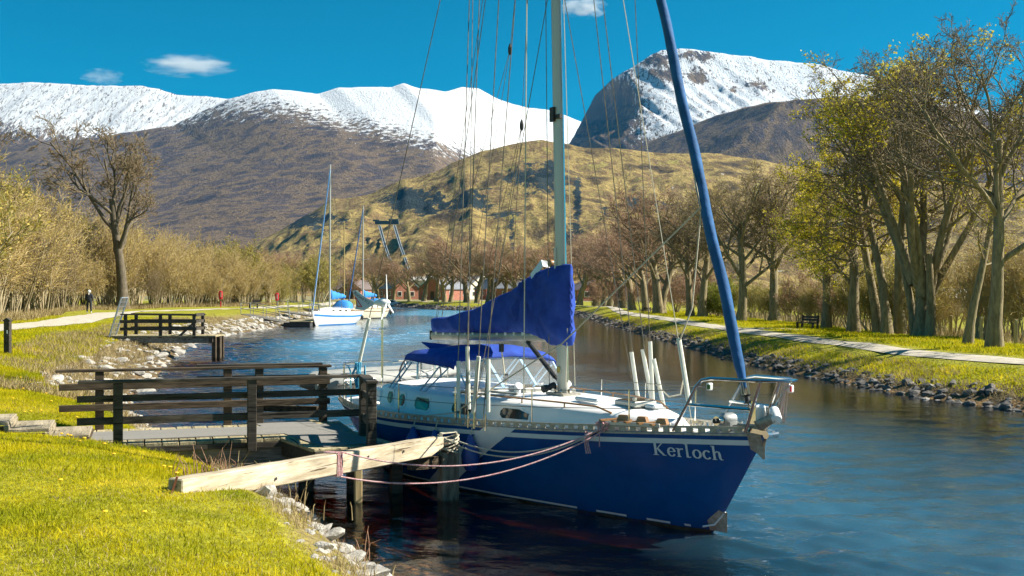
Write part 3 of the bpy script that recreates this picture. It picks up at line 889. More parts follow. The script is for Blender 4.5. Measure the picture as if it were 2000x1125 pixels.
T_MED = [make_tree('avenue_tree', 21 + i, 8, .24, LV_MED, BARK, TWIG, LEAFO, 1500, .06, trunk_frac=.62, sway=.05) for i in range(2)]
T_RED = [make_tree('red_tree', 31 + i, 8, .25, LV_MED, BARK, TWIGR, LEAFR, 2500, .06, trunk_frac=.56, sway=.09) for i in range(3)]
LV_LEAFY = [dict(n=13, t0=.25, ang=(45, 80), ratio=(.28, .5), rr=.4, up=.05, wob=.14, segs=4, taper=.5),
            dict(n=6, t0=.2, ang=(25, 58), ratio=(.42, .7), rr=.6, up=.04, wob=.17, segs=3),
            dict(n=6, t0=.15, ang=(25, 60), ratio=(.42, .7), rr=.6, up=.03, wob=.18, segs=3),
            dict(n=4, t0=.15, ang=(25, 60), ratio=(.45, .8), rr=.65, up=.02, wob=.2, segs=2)]
T_LEAFY = make_tree('leafy_tree', 51, 8, .24, LV_LEAFY, BARK, TWIG, LEAF, 11000, .085, trunk_frac=.95, sway=.03)
LV_POLE = [dict(LV_LEAFY[0], n=9, t0=.48)] + LV_LEAFY[1:]
T_POLE = make_tree('slender_tree', 55, 8, .2, LV_POLE, BARK, TWIG, LEAF, 900, .07, trunk_frac=.95, sway=.04)
LV_GNARL = [dict(n=7, t0=.35, ang=(18, 50), ratio=(.7, 1.15), rr=.6, up=.17, wob=.17, segs=7, taper=.3),
            dict(n=6, t0=.3, ang=(25, 60), ratio=(.4, .68), rr=.6, up=.08, wob=.22, segs=5),
            dict(n=6, t0=.25, ang=(25, 60), ratio=(.38, .6), rr=.58, up=.05, wob=.22, segs=4),
            dict(n=6, t0=.15, ang=(25, 60), ratio=(.4, .65), rr=.62, up=.03, wob=.22, segs=3),
            dict(n=4, t0=.2, ang=(25, 60), ratio=(.4, .7), rr=.7, up=.02, wob=.2, segs=2)]
T_GNARL = make_tree('gnarled_tree', 64, 14, .36, LV_GNARL, BARKD, TWIG, None, 0, trunk_frac=.52, sway=.07, rmin=.016)

def shrub(name, seed, H, n, bark, twig, leaf=None, nleaf=0, leafsize=.08, spread=.25, r=.05, rmin=.012, lean=0.0):
    rr = random.Random(seed)
    st = []
    for i in range(n):
        a = rr.random() * 6.283
        k = rr.random()
        st.append(((k * .5 * math.cos(a), k * .5 * math.sin(a), -.1), (math.cos(a) * spread * (.3 + k) + lean, math.sin(a) * spread * (.3 + k), 1), H * (.6 + .35 * rr.random()), r * (.7 + .7 * rr.random())))
    lv = [dict(n=7, t0=.2, ang=(18, 50), ratio=(.35, .6), rr=.55, up=.08, wob=.12, segs=4),
          dict(n=6, t0=.15, ang=(20, 50), ratio=(.4, .65), rr=.6, up=.06, wob=.15, segs=3),
          dict(n=4, t0=.15, ang=(20, 50), ratio=(.45, .75), rr=.7, up=.03, wob=.15, segs=2)]
    return make_tree(name, seed, H, r, lv, bark, twig, leaf, nleaf, leafsize, stems=st, sway=.07, split=1, rmin=rmin)
BARKS = mat('pale_scrub_bark', (.26, .20, .11), (.45, .38, .24), rough=.9, scale=4, stretch=(3, 3, .6))
S_STRAW = [shrub('scrub', 70 + i, 7.0, 11, BARKS, TWIGS, LEAFO, 1500, .10, spread=.24) for i in range(3)]
S_BROWN = [shrub('brown_scrub', 76 + i, 7.0, 9, BARK, TWIG, LEAFO, 500, .09, spread=.22) for i in range(2)]
S_OLIVE = [shrub('olive_scrub', 80 + i, 5.0, 10, BARKS, TWIGO, LEAFO, 2600, .10, spread=.35) for i in range(2)]
S_RED = shrub('red_scrub', 90, 4.0, 9, BARK, TWIGR, LEAFR, 1800, .08, spread=.45, r=.035)
S_GREEN = shrub('green_bush', 93, 3.0, 10, BARK, TWIGO, LEAFG, 6000, .09, spread=.6, r=.03)
S_LOW = shrub('low_scrub', 95, 2.2, 12, BARKS, TWIGS, None, 0, .07, spread=.6, r=.02, rmin=.008)

def put(name, meshes, x, y, h, h0, rz, label, cat='tree', group=None, z=None, wide=1.0):
    s = h / meshes[2]
    return plant_tree(name, meshes, (x, y, (gz(x, y) if z is None else z) - .03), rz, s * wide, label, cat, group, sz=s)

# --- right bank, named one by one; (photo column, foot row) gives the spot, h the height in metres
def foot(px, py, z=.8): p = gr(px, py, z); return p.x, p.y
AV = 'bare trees of the avenue on the right bank'
x, y = foot(1800, 661); put('beech_tree', T_MULTI, x, y, 13.8, 9.6, 2.2, 'huge many-stemmed beech with patches of young yellow-green leaves on the right bank', group=AV, wide=1.14)
x, y = foot(1942, 684); put('oak_tree', T_OLD, x, y, 11.9, 10.8, .6, 'big bare tree with a stout trunk near the right edge of the picture', group=AV)
x, y = foot(1889, 674); put('slender_tree', T_POLE, x, y, 7.4, 8.6, 1.0, 'thin leaning trunk between the huge beech and the big tree at the right edge', group=AV)
x, y = foot(1667, 649); put('leafy_tree', T_LEAFY, x, y, 10.0, 8.6, 0.4, 'straight trunk clothed in yellow-green leaves, first to the right of the dark bench', group=AV)
x, y = foot(1645, 645); put('slender_tree', T_LEAFY, x, y + 3, 9.1, 8.6, 2.4, 'thin leafy tree standing just behind the straight leafy trunk beside the bench', group=AV)
x, y = foot(1733, 656); put('slender_tree', T_POLE, x, y, 10.0, 8.6, 3.0, 'tall straight bare trunk left of the many-stemmed beech', group=AV)
x, y = foot(1752, 655); put('slender_tree', T_POLE, x, y + 2.5, 10.5, 8.6, 4.4, 'dark trunk set back between the tall straight trunk and the huge beech', group=AV)
x, y = foot(1776, 657); put('slender_tree', T_POLE, x, y + 1.2, 10.9, 8.6, 5.4, 'brown trunk half hidden by the left side of the huge beech', group=AV)
x, y = foot(1514, 628); put('forked_tree', T_MED[0], x, y, 11.2, 8.6, 0.9, 'bare tree with a forked crown left of the dark bench', group=AV)
x, y = foot(1447, 628); put('avenue_tree', T_MED[1], x, y, 10.7, 8.6, 2.1, 'bare round-crowned tree just right of the blue furled foresail', group=AV)
x, y = foot(1372, 621); put('avenue_tree', T_MED[1], x, y, 10.7, 8.6, 4.0, 'gold-topped bare tree right behind the blue furled foresail', group=AV)
x, y = foot(1360, 622); put('avenue_tree', T_MED[0], x, y + 3, 10.0, 8.6, 3.3, 'trunk standing close behind the gold-topped tree beside the foresail', group=AV)
x, y = foot(1286, 614); put('red_tree', T_RED[0], x, y, 11.6, 8.2, 1.4, 'thick dark-trunked tree with a wide reddish crown left of the foresail', group=AV)
x, y = foot(1304, 615); put('red_tree', T_RED[1], x, y + 4, 10.3, 8.2, 0.2, 'trunk right next to the thick dark-trunked reddish tree', group=AV)
k = 0
ORD = ['first', 'second', 'third', 'fourth', 'fifth', 'sixth', 'seventh', 'eighth', 'ninth', 'tenth', 'eleventh', 'twelfth', 'thirteenth', 'fourteenth', 'fifteenth', 'sixteenth', 'seventeenth', 'eighteenth', 'nineteenth', 'twentieth', 'twenty-first', 'twenty-second']
for px, py, h in [(1262, 610, 6.5), (1235, 607, 7.4), (1216, 603.5, 7.6), (1206, 602, 7.4), (1192, 599, 8.6), (1180, 598.5, 8.4), (1163, 596, 9.0), (1131, 596, 9.2)]:
    x, y = foot(px, py)
    put('red_tree', T_RED[k % 3], x, y, h * 1.32, 8.2, k * 1.7, 'bare reddish avenue tree left of the thick trunk, ' + ORD[k] + ' counting leftwards', group='reddish trees of the far avenue', wide=1.15)
    k += 1
# --- the row across the far end of the canal
FARROW = [(640, 9.5), (668, 8), (727, 11), (738, 10.4), (768, 9), (800, 8.6), (828, 10), (852, 11), (868, 10), (880, 10.5), (912, 11.5), (932, 10), (952, 9.5), (964, 9.6), (985, 10.4), (1010, 9.5), (1035, 10.5), (1060, 10), (1092, 9.6)]
for i, (px, h) in enumerate(FARROW):
    D = np.interp(px, [640, 770, 940, 1100], [268, 246, 200, 188]) + (i % 3) * 4
    px_ = (px - 1000) / FPX * D
    put('canal_end_tree', (T_RED + T_MED)[(i * 2) % 5], px_, D, h * 1.15, 8.3, i * 1.3, 'bare tree in the row across the canal end, ' + ORD[i] + ' from the left', group='row of trees across the far end of the canal', wide=1.15)
# --- undergrowth behind the right avenue
UG = 'undergrowth behind the right avenue'
rr = random.Random(12)
def undergrowth(n, px0, px1, dpx, meshes, h0, hlo, hhi, name, label, cat='shrub', back=(5, 12)):
    for i in range(n):
        px = px0 + (px1 - px0) * (i + rr.random()) / n
        py = np.interp(px, [1120, 1300, 1500, 1700, 2000], [597, 614, 629, 652, 688])
        p = gr(px, py, .8)
        k = 1 + rr.uniform(*back) / p.y
        h = rr.uniform(hlo, hhi) * 1.14
        put(name, meshes[i % len(meshes)], p.x * k, p.y * k, h, h0, rr.random() * 6, label + ', ' + ORD[i] + ' from the left', cat, label)
undergrowth(12, 1150, 1400, 0, [S_RED], 4.0, 3.0, 4.4, 'russet_shrub', 'russet leafless shrub behind the far avenue trunks', back=(6, 16))
undergrowth(3, 1392, 1432, 0, [S_GREEN], 3.0, 2.6, 3.2, 'green_bush', 'bright green bush beside the blue foresail on the right bank', 'bush', back=(3, 6))
undergrowth(9, 1450, 1590, 0, S_OLIVE, 5.0, 2.2, 3.6, 'olive_shrub', 'yellow-olive shrub behind the forked tree', back=(3, 8))
undergrowth(7, 1560, 1660, 0, [S_RED, S_STRAW[0]], 4.4, 2.2, 3.4, 'tangled_shrub', 'tangled pinkish-brown shrub behind the dark bench', back=(4, 9))
undergrowth(9, 1640, 1800, 0, S_OLIVE, 5.0, 2.4, 4.2, 'olive_thicket_shrub', 'yellow-green shrub between the trunks of the right bank trees', back=(3, 9))
undergrowth(12, 1800, 2040, 0, S_STRAW, 7.0, 2.0, 4.6, 'straw_shrub', 'pale straw-coloured bush behind the trees at the right edge', back=(4, 14))
# --- the thicket left of the left towpath
rr = random.Random(4)
LB = 'straw-coloured leafless scrub of the thicket behind the left towpath'
path_x = lambda y: np.interp(y, [30, 50, 58, 66, 80, 95, 105, 118, 130, 150], [-23, -23.5, -24.5, -25.5, -29.5, -35, -35, -31, -27, -26])
n_sc = 0
for row, (off, hlo, hhi) in enumerate([(4.0, 4.4, 7.0), (6.0, 6.5, 9.4), (8.8, 8, 11), (13, 9, 12.5), (20, 9.5, 13)]):
    y = 48.0
    while y < 150:
        x = path_x(y) - off - rr.uniform(-.8, .8) - (2.2 if 60 < y < 84 and row == 0 else 0)
        if (x / y) * FPX + 1000 > -140 and not (abs(y - 108) < 4.5 and abs(x + 39.3) < 5 and row < 2):
            h = rr.uniform(hlo, hhi) * np.interp(y, [48, 62, 75, 100, 125, 150], [1.2, 1.3, 1.34, 1.2, .88, .76])
            kind_ = rr.random()
            sm_ = S_STRAW[n_sc % 3] if kind_ < .62 else (S_BROWN[n_sc % 2] if kind_ < .84 else S_OLIVE[n_sc % 2])
            put('scrub_tree', sm_, x, y, h * (1.0 if kind_ < .62 else rr.uniform(.75, 1.15)), 7.2, rr.random() * 6, 'leafless scrub tree in the dense golden thicket left of the towpath', 'tree', LB)
            n_sc += 1
        y += rr.uniform(2.3, 3.9) * (1 + row * .18)
OLV = 'yellow-olive scrub at the far end of the left towpath'
for i in range(26):
    px = rr.uniform(330, 640); D = rr.uniform(128, 190)
    x = (px - 1000) / FPX * D
    if x > WL(D) - 9: continue
    put('olive_scrub_tree', (S_OLIVE + S_STRAW[:1])[i % 3], x, D, rr.uniform(5.8, 9.4), 5.2, rr.random() * 6, 'yellow-olive scrub tree beyond the red lifebuoy posts on the left bank', 'tree', OLV)
for i, (px, D, h) in enumerate([(500, 165, 8.2), (545, 185, 9), (580, 190, 9), (610, 200, 9.2), (400, 150, 8)]):
    put('brown_tree', (T_RED + T_MED)[i], (px - 1000) / FPX * D, D, h, 8.3, i * 2.2, 'rounded brown leafless tree behind the gangways, ' + ORD[i] + ' counting from the pontoon boats', 'tree', 'brown trees behind the gangways')
put('gnarled_tree', T_GNARL, -38.0, 110, 18.8, 14.5, 1.1, 'great gnarled dark leafless tree rising over the left thicket')
put('gnarled_tree', T_GNARL, -33.4, 62, 11.5, 14.5, 3.9, 'dark leafless tree cut off by the left edge of the picture')
# =================================================================== rocks, grass, flowers
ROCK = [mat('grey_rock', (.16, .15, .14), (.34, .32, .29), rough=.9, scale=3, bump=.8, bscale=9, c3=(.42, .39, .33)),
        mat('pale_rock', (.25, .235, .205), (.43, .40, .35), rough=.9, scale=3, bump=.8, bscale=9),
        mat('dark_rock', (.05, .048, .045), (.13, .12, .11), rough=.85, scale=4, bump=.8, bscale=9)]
def rock_mesh(seed, m, flat=.6, sub=2):
    rg = random.Random(seed)
    bm = bmesh.new()
    bmesh.ops.create_icosphere(bm, subdivisions=sub, radius=.5)
    # knock flat faces into the ball, so the stone looks split
    for k in range(9):
        n_ = Vector((rg.gauss(0, 1), rg.gauss(0, 1), rg.gauss(0, 1))).normalized()
        d_ = rg.uniform(.22, .40)
        for v in bm.verts:
            e = v.co.dot(n_) - d_
            if e > 0: v.co -= n_ * e
    for v in bm.verts:
        v.co.x *= 1.25; v.co.z *= flat
        v.co += Vector((rg.uniform(-1, 1), rg.uniform(-1, 1), rg.uniform(-1, 1))) * .012
    me = bpy.data.meshes.new('rock')
    bm.to_mesh(me); bm.free()
    me.materials.append(m)
    return me
RM = [[rock_mesh(100 + 10 * j + i, ROCK[j], .5 + .12 * (i % 3)) for i in range(4)] for j in range(3)]
def put_rock(x, y, s, kind, label, group, zoff=.0, name='rock'):
    o = link(name, rr.choice(RM[kind]))
    o.location = (x, y, max(gz(x, y), -.12) + zoff)
    o.rotation_euler = (rr.uniform(-.35, .35), rr.uniform(-.35, .35), rr.random() * 6.28)
    o.scale = (s * rr.uniform(.8, 1.25), s * rr.uniform(.75, 1.1), s * rr.uniform(.75, 1.15))
    return tag(o, label, 'rock', group)
rr = random.Random(21)
NEARR = 'stones at the foot of the near left bank'
# the biggest stones by the near bank, one by one
for px, py, z, s, k, lab in [(527, 990, .22, .36, 1, 'pale rounded boulder below the lit timber beam'), (588, 1000, .16, .40, 0, 'upright grey boulder standing at the water under the jetty post'),
                             (563, 1012, .18, .30, 0, 'grey mossy stone between two boulders below the timber beam'), (490, 1030, .35, .24, 2, 'dark flat-topped stone at the edge of the near turf'),
                             (515, 1046, .32, .34, 1, 'broad pale slab just below the dark flat-topped stone'), (620, 1062, .15, .34, 0, 'long grey stone dipping into the brown shallows'),
                             (448, 1012, .45, .26, 1, 'pale stone in dead stalks at the top of the near bank'), (668, 1098, .10, .30, 1, 'pale wedge-shaped stone at the lower edge of the picture'),
                             (640, 1100, .25, .30, 1, 'white sunlit stone beside the turf at the lower edge'), (470, 962, .12, .38, 2, 'dark wet boulder in the shadow below the timber beam')]:
    p = gr(px, py, z); put_rock(p.x, p.y, s, k, lab, NEARR, zoff=.02)
for i in range(100):
    y = 6.6 + 13 * rr.random() ** 1.3
    d = rr.uniform(-.2, 1.0)
    put_rock(float(WL(y)) - d, y, rr.uniform(.15, .44 if y < 13 else .34), rr.choice([0, 1, 1, 1, 2]), 'stone in the rubble at the foot of the near left bank', NEARR)
MIDR = 'pale boulders on the left bank by the second jetty'
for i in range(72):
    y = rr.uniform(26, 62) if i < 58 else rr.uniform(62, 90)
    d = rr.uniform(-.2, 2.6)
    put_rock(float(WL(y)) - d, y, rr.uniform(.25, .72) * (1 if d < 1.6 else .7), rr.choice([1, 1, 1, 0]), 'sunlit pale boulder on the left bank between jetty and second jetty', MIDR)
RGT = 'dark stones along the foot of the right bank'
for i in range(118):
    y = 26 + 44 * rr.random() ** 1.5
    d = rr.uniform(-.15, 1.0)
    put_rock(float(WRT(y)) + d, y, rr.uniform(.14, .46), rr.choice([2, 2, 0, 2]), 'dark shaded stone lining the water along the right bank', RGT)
# stones too many and too far to tell apart
def rubble(name, label, edge, sgn, y0, y1, n, smin, smax, dlo, dhi, m, seed):
    rg = np.random.default_rng(seed)
    src = rock_mesh(300 + seed, ROCK[m], .6, 1)
    base = np.empty(len(src.vertices) * 3); src.vertices.foreach_get('co', base); base = base.reshape(-1, 3)
    tris = np.array([tuple(p.vertices) for p in src.polygons])
    y = rg.uniform(y0, y1, n); d = rg.uniform(dlo, dhi, n)
    x = edge(y) + sgn * d
    z = np.maximum(ground_z(x, y), -.1)
    s = rg.uniform(smin, smax, n); a = rg.uniform(0, 6.28, n)
    sc = np.stack([s * rg.uniform(.7, 1.3, n), s * rg.uniform(.7, 1.1, n), s * rg.uniform(.7, 1.3, n)], -1)
    B = base[None] * sc[:, None]
    V = np.stack([B[..., 0] * np.cos(a)[:, None] - B[..., 1] * np.sin(a)[:, None] + x[:, None], B[..., 0] * np.sin(a)[:, None] + B[..., 1] * np.cos(a)[:, None] + y[:, None], B[..., 2] + z[:, None]], -1)
    F = tris[None] + (np.arange(n) * len(base))[:, None, None]
    return tag(link(name, np_mesh(name, V.reshape(-1, 3), F.reshape(-1, 3), [ROCK[m]], smooth=False)), label, 'rocks', kind='stuff')
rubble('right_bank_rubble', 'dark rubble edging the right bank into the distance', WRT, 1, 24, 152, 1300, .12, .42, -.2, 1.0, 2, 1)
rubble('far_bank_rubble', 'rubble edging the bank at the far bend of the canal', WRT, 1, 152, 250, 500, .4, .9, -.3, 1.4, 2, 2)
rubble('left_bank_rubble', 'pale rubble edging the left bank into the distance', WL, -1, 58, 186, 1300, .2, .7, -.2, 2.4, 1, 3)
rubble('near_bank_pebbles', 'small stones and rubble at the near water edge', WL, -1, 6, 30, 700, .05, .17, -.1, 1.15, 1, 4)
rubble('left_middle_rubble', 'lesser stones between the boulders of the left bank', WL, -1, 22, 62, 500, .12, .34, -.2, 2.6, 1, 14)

GRASS = mat('turf_blade', (.20, .245, .008), (.57, .48, .012), rough=.9, spec=.1, scale=.9, c3=(.72, .58, .05), translucent=.45, lo=.3, hi=.6)
STRAW = mat('dead_grass_blade', (.24, .17, .07), (.42, .33, .16), rough=.8, scale=2.5, translucent=.25)
_lp = np.array([(p[1], p[0]) for p in LP]); _rp = np.array([(p[1], p[0]) for p in RP])
def off_path(x, y):
    """keep the gravel and the steps clear of grass"""
    a = np.abs(x - np.interp(y, _lp[:, 0], _lp[:, 1])) > 1.75
    b = np.abs(x - np.interp(y, _rp[:, 0], _rp[:, 1])) > 1.2
    u, w = (x + 5.75) * .951 + (y - 15.45) * .309, (y - 15.45) * .951 - (x + 5.75) * .309
    return a & b & ~((w > -.05) & (w < 1.8) & (u > -2.7) & (u < 4))
def blades(name, label, X, Yv, h, w, m, lean, seed, bend=True, clump=1):
    rg = np.random.default_rng(seed)
    ok = off_path(X, Yv)
    X, Yv = X[ok], Yv[ok]
    n = len(X)
    Z = ground_z(X, Yv) - .01
    a = rg.uniform(0, 6.28, n); ln = rg.uniform(.1, 1, n) * lean
    hh = h * rg.uniform(.55, 1.25, n) * (.55 + .9 * fbm(X * .8, Yv * .8, 3, 31)); ww = w * rg.uniform(.7, 1.3, n)
    P = np.stack([X, Yv, Z], -1)
    side = np.stack([np.cos(a), np.sin(a), np.zeros(n)], -1) * ww[:, None] / 2
    b = rg.uniform(0, 6.28, n)
    dirn = np.stack([np.cos(b) * ln, np.sin(b) * ln, np.ones(n)], -1); dirn /= np.linalg.norm(dirn, axis=1)[:, None]
    tipd = np.stack([np.cos(b) * ln * 2.2, np.sin(b) * ln * 2.2, np.ones(n) * .8], -1); tipd /= np.linalg.norm(tipd, axis=1)[:, None]
    mid = P + dirn * hh[:, None] * .55
    tip = mid + tipd * hh[:, None] * .5
    if bend:
        V = np.stack([P - side, P + side, mid + side * .75, mid - side * .75, tip], 1).reshape(-1, 3)
        i = np.arange(n)[:, None] * 5
        F = [i + np.array([[0, 1, 2, 3]]), i + np.array([[3, 2, 4]])]
    else:
        V = np.stack([P - side, P + side, tip], 1).reshape(-1, 3)
        F = [np.arange(3 * n).reshape(-1, 3)]
    return tag(link(name, np_mesh(name, V, F, [m])), label, 'grass', kind='stuff')
rg = np.random.default_rng(2)
def left_field(n, y0, y1, d0, d1, pw=1.0, margin=.62):
    yv = y0 + (y1 - y0) * rg.random(n) ** pw
    xl = np.maximum(-(yv * .4545 + .5), WL(yv) - d1)
    x = xl + (WL(yv) - d0 - xl) * rg.random(n)
    return x, yv
x, y = left_field(215000, 5.2, 24, .75, 30, 1.2)
keep = rg.random(len(x)) < np.clip((WL(y) - x - .95) / .45, .06, 1)
# steps are kept clear of grass below
x, y = x[keep], y[keep]
blades('turf', 'short sunlit green turf of the near left bank', x[y < 12], y[y < 12], .040, .0062, GRASS, .75, 5)
blades('upper_turf', 'short green turf round the timber steps', x[y >= 12], y[y >= 12], .045, .012, GRASS, .7, 25, bend=False)
x, y = left_field(14000, 5.2, 24, 1.2, 30, 1.2)
k = fbm(x * .7, y * .7, 2, 8) > .52
blades('longer_turf', 'longer grass tufts standing out of the near turf', x[k], y[k], .085, .009, GRASS, .6, 6)
x, y = left_field(16000, 5.2, 24, .9, 30, 1.2)
k = fbm(x * 1.1, y * 1.1, 3, 15) > .48
blades('dry_turf', 'dry straw blades lying in the near turf', x[k], y[k], .05, .007, STRAW, 1.1, 16)
x, y = left_field(60000, 24, 75, 2.2, 26, 1.5)
blades('left_bank_turf', 'rough green grass of the left bank by the second jetty', x, y, .11, .03, GRASS, .6, 7, bend=False)
yv = 8 + 14 * rg.random(7000); dv = rg.uniform(.3, 1.1, 7000); k = fbm(yv * 1.3, dv * 2, 3, 3) > .46
blades('dead_grass', 'dead straw-coloured stalks among the stones of the near bank', (WL(yv) - dv)[k], yv[k], .16, .006, STRAW, .8, 8)
yv = 21 + 65 * rg.random(34000) ** 1.3; dv = rg.uniform(.6, 4.4, 34000); k = fbm(yv * .5, dv * .9, 3, 3) > .42
blades('left_dead_grass', 'dead grass on the slope of the left bank', (WL(yv) - dv)[k], yv[k], .24, .022, STRAW, .9, 9, bend=False)
yv = 23 + 90 * rg.random(90000) ** 1.7; dv = rg.uniform(.7, 9.5, 90000)
blades('right_bank_turf', 'rough green grass of the right bank', WRT(yv) + dv, yv, .13, .035, GRASS, .7, 10, bend=False)
yv = 23 + 70 * rg.random(16000) ** 1.6; dv = rg.uniform(.4, 2.2, 16000); k = fbm(yv * .4, dv * .9, 3, 6) > .5
blades('right_dead_grass', 'dead grass hanging over the stones of the right bank', (WRT(yv) + dv)[k], yv[k], .2, .02, STRAW, .9, 11, bend=False)
# dry brush at the foot of the thicket
yv = 48 + 95 * rg.random(36000); xx = path_x(yv) - rg.uniform(2.6, 9.5, 36000)
blades('thicket_dead_grass', 'tall dead grass along the foot of the left thicket', xx, yv, .45, .045, STRAW, .6, 12, bend=False)
yv = 30 + 80 * rg.random(16000); xx = WRT(yv) + rg.uniform(10, 16, 16000)
blades('avenue_dead_grass', 'tall dead grass behind the right avenue', xx, yv, .4, .04, STRAW, .6, 13, bend=False)
# brambles and dead stems on the near bank
STEM = mat('red_brown_stem', (.16, .07, .04), (.30, .18, .10), rough=.8, scale=20)
for i, (px, py, z, n, hh) in enumerate([(415, 985, .6, 26, .34), (470, 1000, .45, 24, .30), (395, 960, .75, 14, .30), (425, 905, .55, 10, .30), (555, 965, .2, 14, .34), (690, 1075, .2, 12, .28), (585, 1050, .25, 12, .22), (720, 1100, .1, 8, .22), (520, 1010, .35, 16, .26)]):
    p = gr(px, py, z)
    br = empty('dead_stems', (p.x, p.y, gz(p.x, p.y)), 0, ['tangle of reddish dead stems in front of the left end of the lit beam', 'dead stems at the turf edge below the lit beam', 'few thin stems against the left end of the lit beam', 'reddish twigs standing in front of the dark girder', 'tangle of bare twigs at the foot of the dark jetty post', 'budding twig leaning over the brown shallows', 'thin dead stalks among pale slabs by the shallows', 'small twig tuft at the lower edge by the water', 'straw tangle between the pale boulders'][i], 'dead stems', 'dead stems of the near bank')
    mb = MB()
    for k in range(n):
        a, l = rr.random() * 6.28, hh * rr.uniform(.5, 1.2)
        x0, y0 = rr.gauss(0, .16), rr.gauss(0, .16)
        tl = rr.uniform(.1, .9)
        mb.tube([(x0, y0, -.05), (x0 + math.cos(a) * l * .3 * tl, y0 + math.sin(a) * l * .3 * tl, l * .5), (x0 + math.cos(a) * l * .8 * tl, y0 + math.sin(a) * l * .8 * tl, l * rr.uniform(.6, 1))], [.006, .0045, .002], 4)
    mb.build('stems', STEM if i in (0, 2, 3, 5) else STRAW, br)['kind'] = 'stuff'
# dandelions
DY = mat('dandelion_yellow', (.75, .42, .01), (.8, .52, .02), rough=.7, scale=60)
fl = MB().lathe([(.004, 0), (.022, .004), (.024, .010), (.014, .016), (.003, .018)], (0, 0, .055), (0, 0, 1), 10).mesh('dandelion', DY)
stalk = MB().tube([(0, 0, -.01), (.003, 0, .055)], .003, 5).mesh('stalk', GRASS)
for px, py in [(332, 921), (320, 919), (345, 935), (118, 1030 - 80), (205, 1014), (145, 838), (150, 843), (132, 853), (112, 820), (48, 828), (80, 832), (190, 850), (204, 875), (222, 895), (120, 851), (138, 856), (155, 870), (60, 800), (74, 758), (25, 784), (58, 752), (90, 775), (30, 815), (45, 765), (282, 1014), (165, 862), (100, 790), (14, 755), (82, 742), (70, 736), (40, 742)]:
    p = gr(px, py, 1.05); p = gr(px, py, gz(p.x, p.y)); p = gr(px, py, gz(p.x, p.y))
    if p.y > 26: continue
    t = empty('dandelion', (p.x, p.y, gz(p.x, p.y)), rr.random() * 6, 'yellow dandelion flower in the near turf', 'dandelion', 'dandelions in the near turf')
    link('flower', fl, t); link('stalk', stalk, t)
# =================================================================== boats
NAVY = mat('navy_gelcoat', (.001, .062, .22), (.002, .078, .27), rough=.22, scale=2.0, coat=.25)
WHITE = mat('white_gelcoat', (.72, .74, .74), (.8, .8, .78), rough=.35, scale=3)
STRIPE = mat('white_hull_stripe', (.62, .64, .62), (.7, .71, .69), rough=.35, scale=5)
NONSKID = mat('deck_nonskid', (.66, .66, .62), (.76, .76, .72), rough=.7, scale=30)
ALU = mat('mast_aluminium', (.46, .45, .40), (.54, .52, .47), rough=.42, metal=.35, scale=2, stretch=(1, 1, .1))
STEEL = mat('polished_steel', (.62, .61, .58), (.7, .68, .64), rough=.18, metal=1.0, scale=3)
RAILALU = mat('weathered_rail_aluminium', (.28, .25, .2), (.45, .41, .34), rough=.5, metal=.4, scale=18)
WIRE = mat('rig_wire', (.10, .085, .06), (.24, .2, .14), rough=.5, metal=.3, scale=9)
WIRELT = mat('pale_rope', (.45, .4, .3), (.6, .55, .42), rough=.8, scale=40)
CANVAS = mat('royal_blue_canvas', (.02, .048, .27), (.03, .078, .38), rough=.85, scale=5, bump=.35, bscale=5, spec=.2)
CANVASB = mat('faded_blue_sailcloth', (.010, .07, .19), (.018, .11, .29), rough=.75, scale=4, bump=.5, bscale=9, spec=.3)
PVC = mat('white_pvc_pipe', (.62, .61, .5), (.7, .69, .6), rough=.5, scale=4)
BLACK = mat('black_rubber', (.012, .012, .013), (.03, .03, .03), rough=.6, scale=8)
GLASSD = mat('dark_window_glass', (.012, .014, .014), (.035, .035, .03), rough=.08, scale=9)
CLEAR = mat('clear_vinyl', (.6, .66, .7), None, rough=.1, alpha=.07)
GREYRUB = mat('grey_inflatable_rubber', (.25, .26, .25), (.32, .32, .3), rough=.6, scale=4)
WOODT = mat('varnished_teak', (.22, .11, .04), (.34, .18, .07), rough=.4, scale=5, stretch=(1, 6, 6))
BLUEF = mat('blue_fender_vinyl', (.012, .05, .24), (.02, .08, .32), rough=.45, scale=4)
AQUA = mat('aqua_rope', (.06, .32, .5), (.12, .5, .66), rough=.8, scale=30)
REDROPE = mat('red_white_rope', (.42, .10, .12), (.62, .52, .5), rough=.8, scale=60)
REDP = mat('red_plastic', (.45, .012, .03), (.55, .02, .04), rough=.4, scale=4)
GREENP = mat('green_glass', (.01, .12, .05), None, rough=.2)

def curve(pts):
    a = np.array(pts, float)
    # smooth monotone-ish interpolation through a blurred dense table
    s = np.linspace(a[0, 0], a[-1, 0], 240)
    v = np.interp(s, a[:, 0], a[:, 1])
    for _ in range(40):
        v[1:-1] = (v[:-2] + 2 * v[1:-1] + v[2:]) / 4
    return lambda q: float(np.interp(q, s, v))

